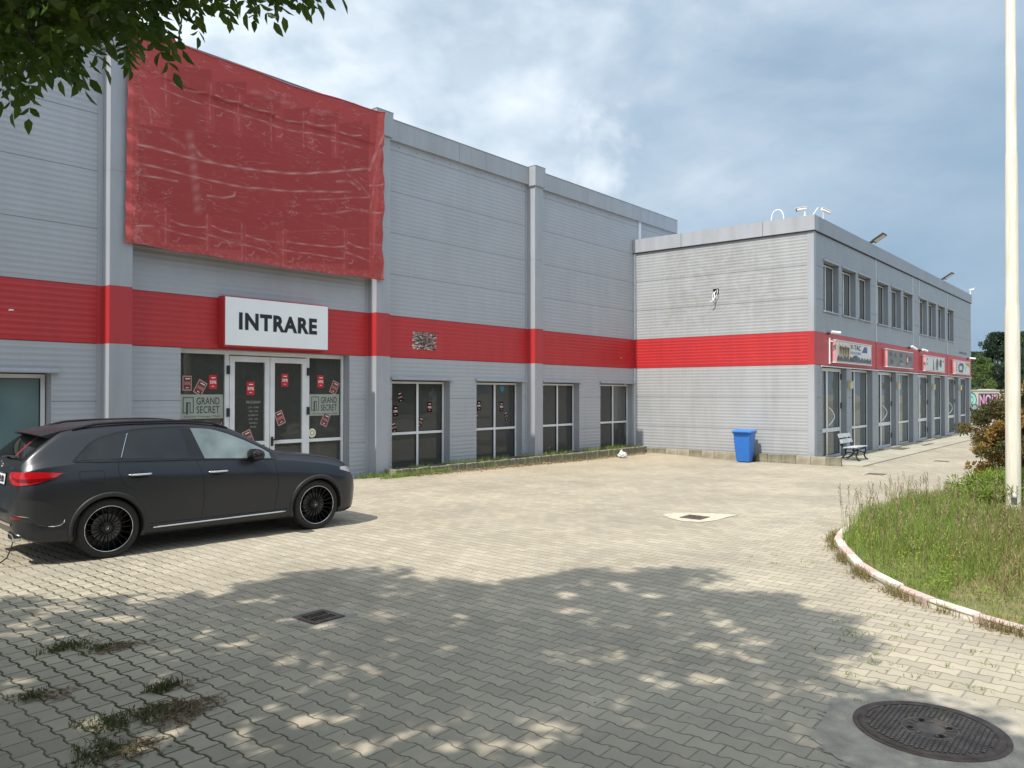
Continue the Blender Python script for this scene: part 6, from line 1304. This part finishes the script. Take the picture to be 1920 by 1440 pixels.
# ------------------------------------------------------------------ island planting
KX = [(p.x, p.y) for p in KC]+[(30, -3)]
def grass():
    rg = np.random.default_rng(3)
    def scatter(n, x0, x1, y0, y1, m=.12):
        out = []
        while len(out) < n:
            x, y = rg.uniform(x0, x1), rg.uniform(y0, y1)
            if in_poly(x+.0, y, KX) and in_poly(x-m, y+m*.6, KX): out.append((x, y))
        return np.array(out)
    def mk(name, n, box, hh, wd, m, lean=.55, patch=None, label=None):
        p = scatter(n, *box); v = np.sin(p[:, 0]*1.9+p[:, 1]*1.3)+np.sin(p[:, 1]*3.1-p[:, 0]*.8)
        if patch is not None: p = p[patch(p, v)]
        n = len(p); z = np.array([gz(*q) for q in p])+.03
        h_ = rg.uniform(*hh, n)*(.78+.22*np.sin(p[:, 0]*2.3+1)*np.cos(p[:, 1]*2.9))
        front = np.clip((p[:, 0]-7.9+.55*np.maximum(0, p[:, 1]-1.0)*-1.0)/2.2, .32, 1)         # mown short by the front kerb
        h_ = h_*front
        ln = rg.normal(0, lean*.5, (n, 2)); o = blade_mesh(name, np.c_[p, z], h_, ln, wd, m); tag(o, kind='stuff'); return o
    box = (7.8, 18, -1.2, 3.7)
    DRY = lambda p: ((((p[:, 0]-9.0)/.85)**2+((p[:, 1]-1.15)/.5)**2) < 1) | ((((p[:, 0]-10.6)/1.5)**2+((p[:, 1]-.7)/.75)**2) < 1)
    mk('tall_grass', 42000, box, (.14, .46), .007, 'grass_green', patch=lambda p, v: ~DRY(p) | (np.sin(p[:, 0]*37) > .75))
    mk('olive_grass', 9000, box, (.15, .48), .006, 'grass_olive', .8)
    mk('dry_grass', 14000, (7.7, 14, -1.2, 2.6), (.10, .36), .007, 'grass_dry', 1.3, patch=lambda p, v: DRY(p) | (v > 1.1))
    mk('brown_grass', 5500, (10.2, 15, -1.2, 2.0), (.2, .46), .007, 'grass_brown', .9)
    mk('front_grass', 9000, (7.5, 9.6, -1.2, 2.6), (.10, .26), .008, 'grass_green', .8, patch=lambda p, v: ~DRY(p))
    # broad leaved weeds in low clumps
    cc = scatter(90, 7.9, 12.5, -.4, 3.2); bb, dd = [], []
    for x, y in cc:
        for _ in range(26): a, r_ = rg.uniform(0, 2*PI), rg.uniform(0, .12); bb.append((x+r_*math.cos(a), y+r_*math.sin(a), gz(x, y)+rg.uniform(.06, .20)*min(1, (x-7.2)/1.5))); dd.append((math.cos(a), math.sin(a), rg.uniform(-.2, .9)))
    o = leaf_mesh('broad_leaved_weeds', bb, dd, rg.uniform(.02, .05, len(bb)), .016, 'leaf_lime'); tag(o, kind='stuff')
    # flowering stalks with drooping seed heads standing above the rest
    p = scatter(300, 8.7, 14.5, .3, 3.55); z = np.array([gz(*q) for q in p]); b = MB(); sb, sd_ = [], []
    for (x, y), zz in zip(p, z):
        h_ = rg.uniform(.48, .78); l = rg.normal(0, .10, 2); t = Vector((x+l[0], y+l[1], zz+h_)); b.tube([(x, y, zz), (x+l[0]*.4, y+l[1]*.4, zz+h_*.55), t], .0022, 3, cap=False)
        for k in range(9): q = t-Vector((0, 0, .018*k)); sb.append(tuple(q)); a = rg.uniform(0, 2*PI); sd_.append((math.cos(a)*.55+l[0]*3, math.sin(a)*.55+l[1]*3, .8))
    o = b.build('grass_stalks', 'grass_olive'); tag(o, kind='stuff'); o = leaf_mesh('seed_heads', sb, sd_, .045, .010, 'seed_brown'); tag(o, kind='stuff')
    p = scatter(130, 8.8, 11, 1.4, 3.0); o = leaf_mesh('yellow_flowers', [(x, y, gz(x, y)+rg.uniform(.2, .42)) for x, y in p for _ in range(3)], rg.normal(size=(390, 3)), .011, .009, 'flower_yellow'); tag(o, kind='stuff')
grass()
def clump_shrub(name, c, rx, ry, h, nclump, per, cr_, mt, mt2, label, cat_, seed, leaf=.05, lw=.02, ragged=.35, group=None, gap=0.0, base=.05):
    rg = np.random.default_rng(seed); root = empty(name, c); tag(root, label, cat_, group)
    cen = []
    while len(cen) < nclump:
        u = rg.normal(size=3); u /= np.linalg.norm(u); r_ = rg.uniform(.35, 1.0)**.5; r_ *= 1+ragged*(math.sin(u[0]*5+seed)*math.sin(u[2]*6+u[1]*4))*.6
        zz = c[2]+h*.53+u[2]*r_*h*.5
        if zz < c[2]+base: continue
        cen.append((c[0]+u[0]*r_*rx, c[1]+u[1]*r_*ry, zz, u))
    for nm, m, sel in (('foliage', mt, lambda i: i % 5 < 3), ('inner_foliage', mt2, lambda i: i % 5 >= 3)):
        P_, D_ = [], []
        for i, (x, y, z, u) in enumerate(cen):
            if not sel(i): continue
            rr = cr_*rg.uniform(.6, 1.25); k = int(per*rg.uniform(.7, 1.3)); v = rg.normal(size=(k, 3)); v /= np.linalg.norm(v, axis=1, keepdims=True)
            P_.append(np.array([x, y, z])+v*rr*(rg.uniform(.35, 1, (k, 1)))*np.array([1.25, 1.25, .75])); D_.append(v+np.array([0, 0, .5])+rg.normal(0, .4, (k, 3)))
        P_ = np.concatenate(P_); P_[:, 2] = np.maximum(P_[:, 2], c[2]+.02)
        leaf_mesh(nm, P_, np.concatenate(D_), rg.uniform(.7, 1.2, len(P_))*leaf, lw, m, root)
    b = MB(); rr = random.Random(seed)
    for k in range(22):
        x, y, z, u = cen[rr.randrange(len(cen))]; b.tube([(c[0]+rr.uniform(-.12, .12), c[1]+rr.uniform(-.12, .12), c[2]-.05), ((c[0]*1.2+x*.8)/2, (c[1]*1.2+y*.8)/2, (c[2]+z)/2-.05), (x, y, z)], .022, 5, r2=.006)
    b.build('branches', 'bark', root, smooth=True)
    return root
g_ = gz(18.2, 2.2)
clump_shrub('rusty_shrub', (18.25, 1.86, g_), 1.2, 1.2, 2.3, 380, 150, .15, 'leaf_rust', 'leaf_rust_dark', 'rust brown and green clumpy shrub behind the white pole', 'shrub', 11, .062, .028, .5)
clump_shrub('low_green_shrub', (16.2, 1.75, gz(15.9, 1.6)), 1.5, 1.1, .72, 240, 60, .12, 'leaf_lime', 'grass_green', 'low bright yellow green shrub at the foot of the white pole', 'shrub', 5, .09, .018, .3, base=.02)
clump_shrub('dark_shrub', (21.5, 1.3, gz(21, 1)), 1.0, 1.0, 1.3, 110, 60, .15, 'leaf_far', 'leaf_far_dark', 'dark green shrub half hidden behind the pole and the rust brown shrub', 'shrub', 6, .05, .02, .4)

# weeds, leaf litter
def weeds():
    rg = np.random.default_rng(12)
    x = rg.uniform(12.8, 24.6, 2300); y = rg.uniform(14.38, 14.95, 2300); k = (np.sin(x*1.7)+np.sin(x*4.1+1)) > -.5
    x, y = x[k], y[k]; z = np.full(len(x), .09); o = blade_mesh('bed_weeds', np.c_[x, y, z], rg.uniform(.04, .20, len(x)), rg.normal(0, .4, (len(x), 2)), .008, 'grass_green'); tag(o, kind='stuff')
    x = np.r_[rg.uniform(12.2, 14.6, 900), rg.uniform(15, 24, 420), rg.uniform(11.9, 13.0, 400)]; y = np.r_[14.2-abs(rg.normal(0, .07, 900)), 14.22-abs(rg.normal(0, .05, 420)), rg.uniform(14.45, 14.75, 400)]
    z = np.array([gz(a, b_) for a, b_ in zip(x, y)]); o = blade_mesh('kerb_foot_weeds', np.c_[x, y, z], rg.uniform(.04, .17, len(x)), rg.normal(0, .5, (len(x), 2)), .008, 'grass_green'); tag(o, kind='stuff')
    n = 3600; x = rg.uniform(13.2, 24.3, n); y = 14.22-abs(rg.normal(0, .16, n)); z = np.array([gz(a, b_) for a, b_ in zip(x, y)])+rg.uniform(.004, .03, n)
    d = rg.normal(size=(n, 3)); d[:, 2] *= .25; o = leaf_mesh('dry_leaf_litter', np.c_[x, y, z], d, .05, .025, 'litter_brown'); tag(o, kind='stuff')
    # weeds along the foot of the island kerb
    P_ = []; 
    for p, q in zip(KC[:-1], KC[1:]):
        if p.x > 12: continue
        t = (q-p).normalized(); nr = Vector((t.y, -t.x, 0)); k = rg.poisson(max(0, 14*(1+math.sin(p.x*9)+.6*math.sin(p.y*13)))*(q-p).length/.09)
        for _ in range(k): s_ = rg.uniform(); w = abs(rg.normal(0, .05)); P_.append(tuple(p+(q-p)*s_+nr*(w+.005)))
    P_ = np.array(P_); o = blade_mesh('island_kerb_weeds', P_, rg.uniform(.03, .14, len(P_)), rg.normal(0, .6, (len(P_), 2)), .007, 'grass_olive'); tag(o, kind='stuff')
    P2 = P_[rg.integers(0, len(P_), 700)]+np.c_[rg.normal(0, .06, (700, 2)), rg.uniform(.004, .02, 700)]; d = rg.normal(size=(700, 3)); d[:, 2] *= .2; o = leaf_mesh('kerb_leaf_litter', P2, d, .035, .014, 'litter_brown'); tag(o, kind='stuff')
    # sparse sprigs in the joints
    sp_, hs = [], []
    for (cx_, cy_, r0, n0) in ((6.3, 1.5, .9, 26), (7.4, 2.0, .5, 14), (6.9, .6, .5, 10), (9.4, 3.6, .4, 10), (25.6, 7.1, .35, 30), (25.3, 7.6, .25, 30)):
        for _ in range(n0):
            a, r_ = rg.uniform(0, 2*PI), r0*rg.uniform()**.5; bx, by = cx_+r_*math.cos(a), cy_+r_*math.sin(a)
            for _ in range(6): sp_.append((bx+rg.normal(0, .015), by+rg.normal(0, .03), gz(bx, by))); hs.append(rg.uniform(.012, .045))
    o = blade_mesh('joint_sprigs', sp_, hs, rg.normal(0, 1.0, (len(sp_), 2)), .006, 'grass_green'); tag(o, kind='stuff')
    # foot of the shop wall
    n = 900; x = rg.uniform(25.6, 50, n); k = np.sin(x*1.1)+np.sin(x*2.7) > .3; x = x[k]; o = blade_mesh('wall_foot_weeds', np.c_[x, rg.uniform(8.15, 8.4, len(x)), np.full(len(x), -.168)], rg.uniform(.03, .10, len(x)), rg.normal(0, .5, (len(x), 2)), .012, 'grass_green'); tag(o, kind='stuff')
    n = 500; y = rg.uniform(8.6, 14.3, n); k = np.sin(y*2.1)+np.sin(y*5) > .5; y = y[k]; o = blade_mesh('strip_weeds', np.c_[rg.uniform(24.84, 25.0, len(y)), y, np.full(len(y), .01)], rg.uniform(.03, .10, len(y)), rg.normal(0, .5, (len(y), 2)), .01, 'grass_green'); tag(o, kind='stuff')
    # bark crumbs, petals and twigs fallen from the tree
    n = 420; x = rg.uniform(2.2, 8, n); y = rg.uniform(.8, 9, n); d = rg.normal(size=(n, 3)); d[:, 2] *= .15; o = leaf_mesh('fallen_bits', np.c_[x, y, np.full(n, .006)], d, rg.uniform(.008, .024, n), .007, 'litter_brown'); tag(o, kind='stuff')
weeds()
def weed_patch(c, rx, ry, n, label, seed, hh=(.03, .13), brown=.5):
    rg = np.random.default_rng(seed); r_ = empty('weed_patch', (c[0], c[1], 0)); tag(r_, label, 'weeds')
    def pts(k, s=1.0): a = rg.uniform(0, 2*PI, k); q = rg.uniform(0, 1, k)**.6*(1+.4*np.sin(a*3+seed)); return np.c_[c[0]+rx*q*s*np.cos(a), c[1]+ry*q*s*np.sin(a), np.full(k, .002)]
    p = pts(n); blade_mesh('grass_blades', p, rg.uniform(*hh, n), rg.normal(0, .7, (n, 2)), .006, 'weed_olive', r_)
    p = pts(n); p[:, 2] += rg.uniform(.003, .022, n); leaf_mesh('leaves', p, rg.normal(size=(n, 3))*np.array([1, 1, .5]), .024, .013, 'weed_olive', r_)
    k = int(n*brown); p = pts(k, 1.25)+np.array([.12, -.08, 0]); p[:, 2] += rg.uniform(.002, .02, k); leaf_mesh('dry_debris', p, rg.normal(size=(k, 3))*np.array([1, 1, .12]), rg.uniform(.02, .07, k), .006, 'litter_brown', r_)
weed_patch((2.16, 5.00), .20, .16, 190, 'green weed tuft at the left end of the brown debris, lower left paving', 1, (.015, .06))
weed_patch((2.42, 4.93), .17, .15, 130, 'brown dry debris heap in the shaded lower left paving', 2, (.02, .06), brown=6.0)
weed_patch((2.63, 5.30), .11, .06, 150, 'bright small grass tuft just beyond the debris heap', 7, (.03, .09), .3)
weed_patch((1.93, 4.62), .20, .16, 170, 'low green weeds and twigs near the bottom left corner of the yard', 3, (.02, .07), brown=1.6)
weed_patch((2.54, 6.75), .16, .10, 150, 'narrow green grass tuft in shaded joints near the left picture edge', 4, (.02, .09), brown=.3)
weed_patch((2.72, 6.52), .16, .08, 90, 'brown crumbly debris right of the narrow grass tuft', 9, (.01, .05), brown=3.0)
weed_patch((1.98, 5.85), .12, .10, 90, 'thin mossy weeds by the left picture edge', 12, (.01, .05), brown=1.5)

# ------------------------------------------------------------------ background beyond the yard
def far_tree(name, c, h, rx, label, mt, seed, n=9000, trunk_h=.22, conic=False, leaf=.22, group=None):
    rg = np.random.default_rng(seed); root = empty(name, c); tag(root, label, 'tree', group)
    cl = []; m_ = 90
    for k in range(m_):
        t = rg.uniform(0, 1); a = rg.uniform(0, 2*PI); prof = (1-t)**.7*1.05 if conic else math.sqrt(max(0, 1-(2*t-.85)**2*.75))
        q = prof*rx*rg.uniform(.35, 1)*(1+.25*math.sin(a*3+seed)); cl.append((c[0]+q*math.cos(a), c[1]+q*math.sin(a), c[2]+h*(trunk_h+(1-trunk_h)*t)))
    cl = np.array(cl); ix = rg.integers(0, m_, n); v = rg.normal(size=(n, 3)); v /= np.linalg.norm(v, axis=1, keepdims=True)
    P_ = cl[ix]+v*rg.uniform(.3, 1, (n, 1))*rx*.26*np.array([1, 1, .7]); D_ = v+rg.normal(0, .6, (n, 3))+np.array([0, 0, .2]); P_[:, 2] = np.minimum(P_[:, 2], c[2]+h)
    leaf_mesh('crown', P_, D_, rg.uniform(.7, 1.2, n)*leaf, leaf*.5, mt, root)
    b = MB(); b.tube([(c[0], c[1], c[2]-.3), (c[0]+.1, c[1], c[2]+h*.3), (c[0], c[1]+.1, c[2]+h*.85)], [rx*.07, rx*.055, rx*.015], 8)
    for k in range(14): q = cl[rg.integers(0, m_)]; z = c[2]+h*rg.uniform(.2, .5); b.tube([(c[0], c[1], z), tuple(q)], rx*.025, 5, r2=.02)
    b.build('trunk', 'bark', root, smooth=True)
D_ = lambda px, dep, z=-.2: (lambda d: Vector((d.x*dep, d.y*dep, z)))(Vector((fw.x, fw.y, 0)).normalized()+Vector((rt.x, rt.y, 0)).normalized()*((px-960)/F_PX))
c = D_(1872, 88); far_tree('dark_conifer', c, 8.9, 2.2, 'tall dark evergreen between the shop block and the white pole', 'leaf_far_dark', 1, 11000, .1, leaf=.26)
c = D_(1842, 84); far_tree('light_tree', c, 5.9, 1.5, 'small bright green tree beyond the graffiti wall beside the block corner', 'leaf_far_light', 2, 6000, .1)
c = D_(1833, 105); far_tree('far_tree', c, 7.6, 3.4, 'loose green tree rising behind the small bright one', 'leaf_far', 3, 9000, .15, leaf=.25)
c = D_(1790, 120); far_tree('far_tree', c, 7.4, 4.5, 'green tree mostly behind the far end of the shop block', 'leaf_far', 4, 7000, .15, leaf=.3)
c = D_(1925, 95); far_tree('far_tree', c, 9.6, 3.2, 'green tree right of the white pole at the picture edge', 'leaf_far', 5, 9000, .15, leaf=.28)
c = D_(1975, 98); far_tree('far_tree', c, 10.4, 3.6, 'green tree beyond the right picture edge', 'leaf_far', 6, 8000, .1, leaf=.28)
c = D_(1898, 110); far_tree('far_tree', c, 7.4, 4.0, 'dense green tree straight behind the white pole', 'leaf_far', 7, 8000, .0, leaf=.3)
c = D_(1852, 100); far_tree('far_tree', c, 5.2, 4.0, 'low dark green tree mass at the foot of the tall evergreen', 'leaf_far_dark', 8, 7000, .0, leaf=.28)
# graffiti wall
mat('wall_concrete', (.42, .42, .38), .9, color2=(.30, .31, .28), vscale=.8); mat('graf_cyan', (.04, .42, .42), .6, color2=(.35, .62, .40), vscale=.6); mat('graf_pink', (.48, .18, .36), .6, color2=(.60, .45, .55), vscale=1); mat('graf_dark', (.03, .03, .05), .7)
gw = D_(1840, 70, -.2); lat_ = Vector((rt.x, rt.y, 0)).normalized(); dp_ = Vector((fw.x, fw.y, 0)).normalized()
gr = empty('graffiti_wall', gw); tag(gr, 'pale concrete wall sprayed with cyan and pink graffiti reading NOIZ', 'wall')
FG = lambda u, z, d: gw+lat_*u-dp_*d+Vector((0, 0, z))
b = MB(); b.fbox(FG, -9, 3.4, -.3, 2.42, -.25, 0); b.build('wall_panel', 'wall_concrete', gr); b = MB(); b.fbox(FG, -9, 3.4, 2.421, 2.52, -.32, .06); b.build('wall_cap', 'wall_concrete', gr)
b = MB(); b.fbox(FG, 3.42, 16, -.3, 2.2, -.5, -.3); b.build('wall_panel', 'wall_concrete', gr)
text('graffiti_outline', 'AO', FG, -2.35, -.42, .90, 2.30, .012, 'graf_dark', gr, bold=.10); text('graffiti_letters', 'AO', FG, -2.30, -.49, .98, 2.22, .02, 'graf_cyan', gr, bold=.05)
b = MB(); b.fbox(FG, -.25, 1.6, 1.02, 2.18, .002, .006); b.build('graffiti_outline', 'graf_dark', gr); text('graffiti_letters', 'NOIZ', FG, -.18, 1.54, 1.12, 2.10, .02, 'graf_pink', gr, bold=.03)
# simple far cars
def far_car(c, ang, col, label, L_=4.8, H_=1.45, name='far_car', tagc='car', van=False):
    root = empty(name, c, ang); tag(root, label, tagc)
    m = mat('paint_%d' % len(M), col, .25, .2, coat=.4)
    prof = [(-2.35, .35), (-2.40, .62), (-2.33, .93), (-1.75, 1.02), (-1.15, 1.36), (-.5, H_), (.35, H_-.02), (1.2, 1.0), (2.15, .82), (2.38, .6), (2.36, .3)]
    if van: prof = [(-2.4, .35), (-2.42, 1.2), (-2.3, H_), (1.0, H_), (1.7, 1.35), (2.35, 1.05), (2.42, .6), (2.38, .3)]
    pr = np.array(prof); xs = np.linspace(-2.42, 2.38, 50); top_ = np.interp(xs, pr[1:-1, 0], pr[1:-1, 1])
    rows_ = []
    for x, zt in zip(xs, top_):
        e = 1-.22*abs(x/2.42)**6; w = .90*e; belt = min(.95, zt-.03); k = max(0, zt-belt)/.5; wt = w*(1-.24*min(1, k)); rows_.append([(x, -w*.92, .25), (x, -w, .45), (x, -w, .75), (x, -w*.97, belt), (x, -wt, zt-.05), (x, -wt*.8, zt), (x, wt*.8, zt), (x, wt, zt-.05), (x, w*.97, belt), (x, w, .75), (x, w, .45), (x, w*.92, .25), (x, -w*.92, .25)])
    b = MB(); b.grid(rows_); b.poly(rows_[0][:-1]); b.poly(rows_[-1][:-1]); bo = b.build('body', m, root, local=True, smooth=True, angle=45)
    for sd in (-1, 1):
        def wy(x, z): i = int(np.clip(np.searchsorted(xs, x), 0, 49)); r_ = rows_[i]; return float(np.interp(z, [r_[3][2], r_[4][2]], [-r_[3][1], -r_[4][1]]))+.006
        for x0, x1 in ((-1.45, -.95), (-.88, .08), (.14, 1.05)):
            g = []
            for x in np.linspace(x0, x1, 8): zt = np.interp(x, xs, top_)-.10; zl = .98; g.append([(x, sd*wy(x, zl), zl), (x, sd*wy(x, max(zt, zl+.01)), max(zt, zl+.01))])
            b = MB(); b.grid(g); b.build('side_glass', 'car_glass_light', bo, local=True)
            b = MB(); b.tube([(x, sd*(wy(x, max(np.interp(x, xs, top_)-.08, .99))+.004), max(np.interp(x, xs, top_)-.08, .99)) for x in np.linspace(x0, x1, 8)], .018, 5); b.tube([(x, sd*(wy(x, .97)+.004), .96) for x in np.linspace(x0, x1, 4)], .015, 5); b.build('chrome_strip', 'car_chrome', bo, local=True)
        b = MB(); b.box(-2.40, -2.2, sd*.62-.14, sd*.62+.14, .72, .86); b.build('tail_light', 'lamp_red', bo, local=True)
        for ax in (-1.38, 1.42):
            b = MB(); b.lathe([(.0, -.11), (.30, -.11), (.335, -.09), (.34, 0), (.335, .09), (.30, .11), (0, .11)], (ax, sd*.82, .33), 'y', 28); wh = b.build('wheel', 'tyre', root, local=True, smooth=True, angle=40)
            b = MB(); b.lathe([(.24, .112*sd), (.225, .118*sd)], (ax, sd*.82, .33), 'y', 28)
            for k in range(7): a = 2*PI*k/7; b.tube([(ax+.04*math.cos(a), sd*(.82+.116), .33+.04*math.sin(a)), (ax+.235*math.cos(a), sd*(.82+.118), .33+.235*math.sin(a))], .028, 5)
            b.build('rim', 'car_chrome', wh, local=True)
c = D_(1822, 59, -.2); a_ = math.atan2(-lat_.y, -lat_.x)
c = D_(1832, 59, -.2)+lat_*(-1.38)*1.0
far_car(c, a_, (.012, .016, .035), 'dark blue saloon parked in front of the graffiti wall', name='parked_saloon')
c = D_(1848, 82, 1.0); far_car(c, a_+.5, (.62, .60, .50), 'pale car parked above and behind the graffiti wall', name='pale_car')
c = D_(1930, 84, .9); far_car(c, a_, (.70, .71, .72), 'white van behind the wall, right of the white pole', H_=1.95, name='white_van', tagc='van', van=True)
b = MB(); e0 = D_(1700, 76, 0)
FGz = lambda u, z, d: gw+lat_*u+dp_*d
b.hexa([(*(gw+lat_*u+dp_*d).xy, z) for z in (-.4, .93) for u, d in ((-12, .4), (40, .6), (60, 60), (-12, 60))]); o = b.build('raised_lot', 'slab_concrete'); tag(o, kind='structure')
for i_ in range(8):
    pass
# what the glazing mirrors: the far side of the street behind the camera
mat('opp_wall', (.30, .31, .32), .8, var=.15, vscale=.5)
ob = empty('opposite_building', (12, -26, 0)); tag(ob, 'low dark building across the street, seen only as a reflection in the hall glass', 'building')
b = MB(); b.box(-20, 55, -34, -26, -.3, 6.2); b.build('wall', 'opp_wall', ob)
b = MB()
for k in range(12): b.box(-17+6*k, -13+6*k, -25.99, -25.9, 1.0, 3.4)
b.build('window', 'car_glass_dark', ob)
for k in range(9):
    far_tree('street_tree', (-12+7.5*k, -17-2*(k % 2), 0), 6.5+(k % 3), 3.0, 'street tree number %s from the left in the row mirrored by the hall glass' % ['one', 'two', 'three', 'four', 'five', 'six', 'seven', 'eight', 'nine'][k], 'leaf_far', 30+k, 2600, .25, leaf=.34, group='trees mirrored in the hall glass')
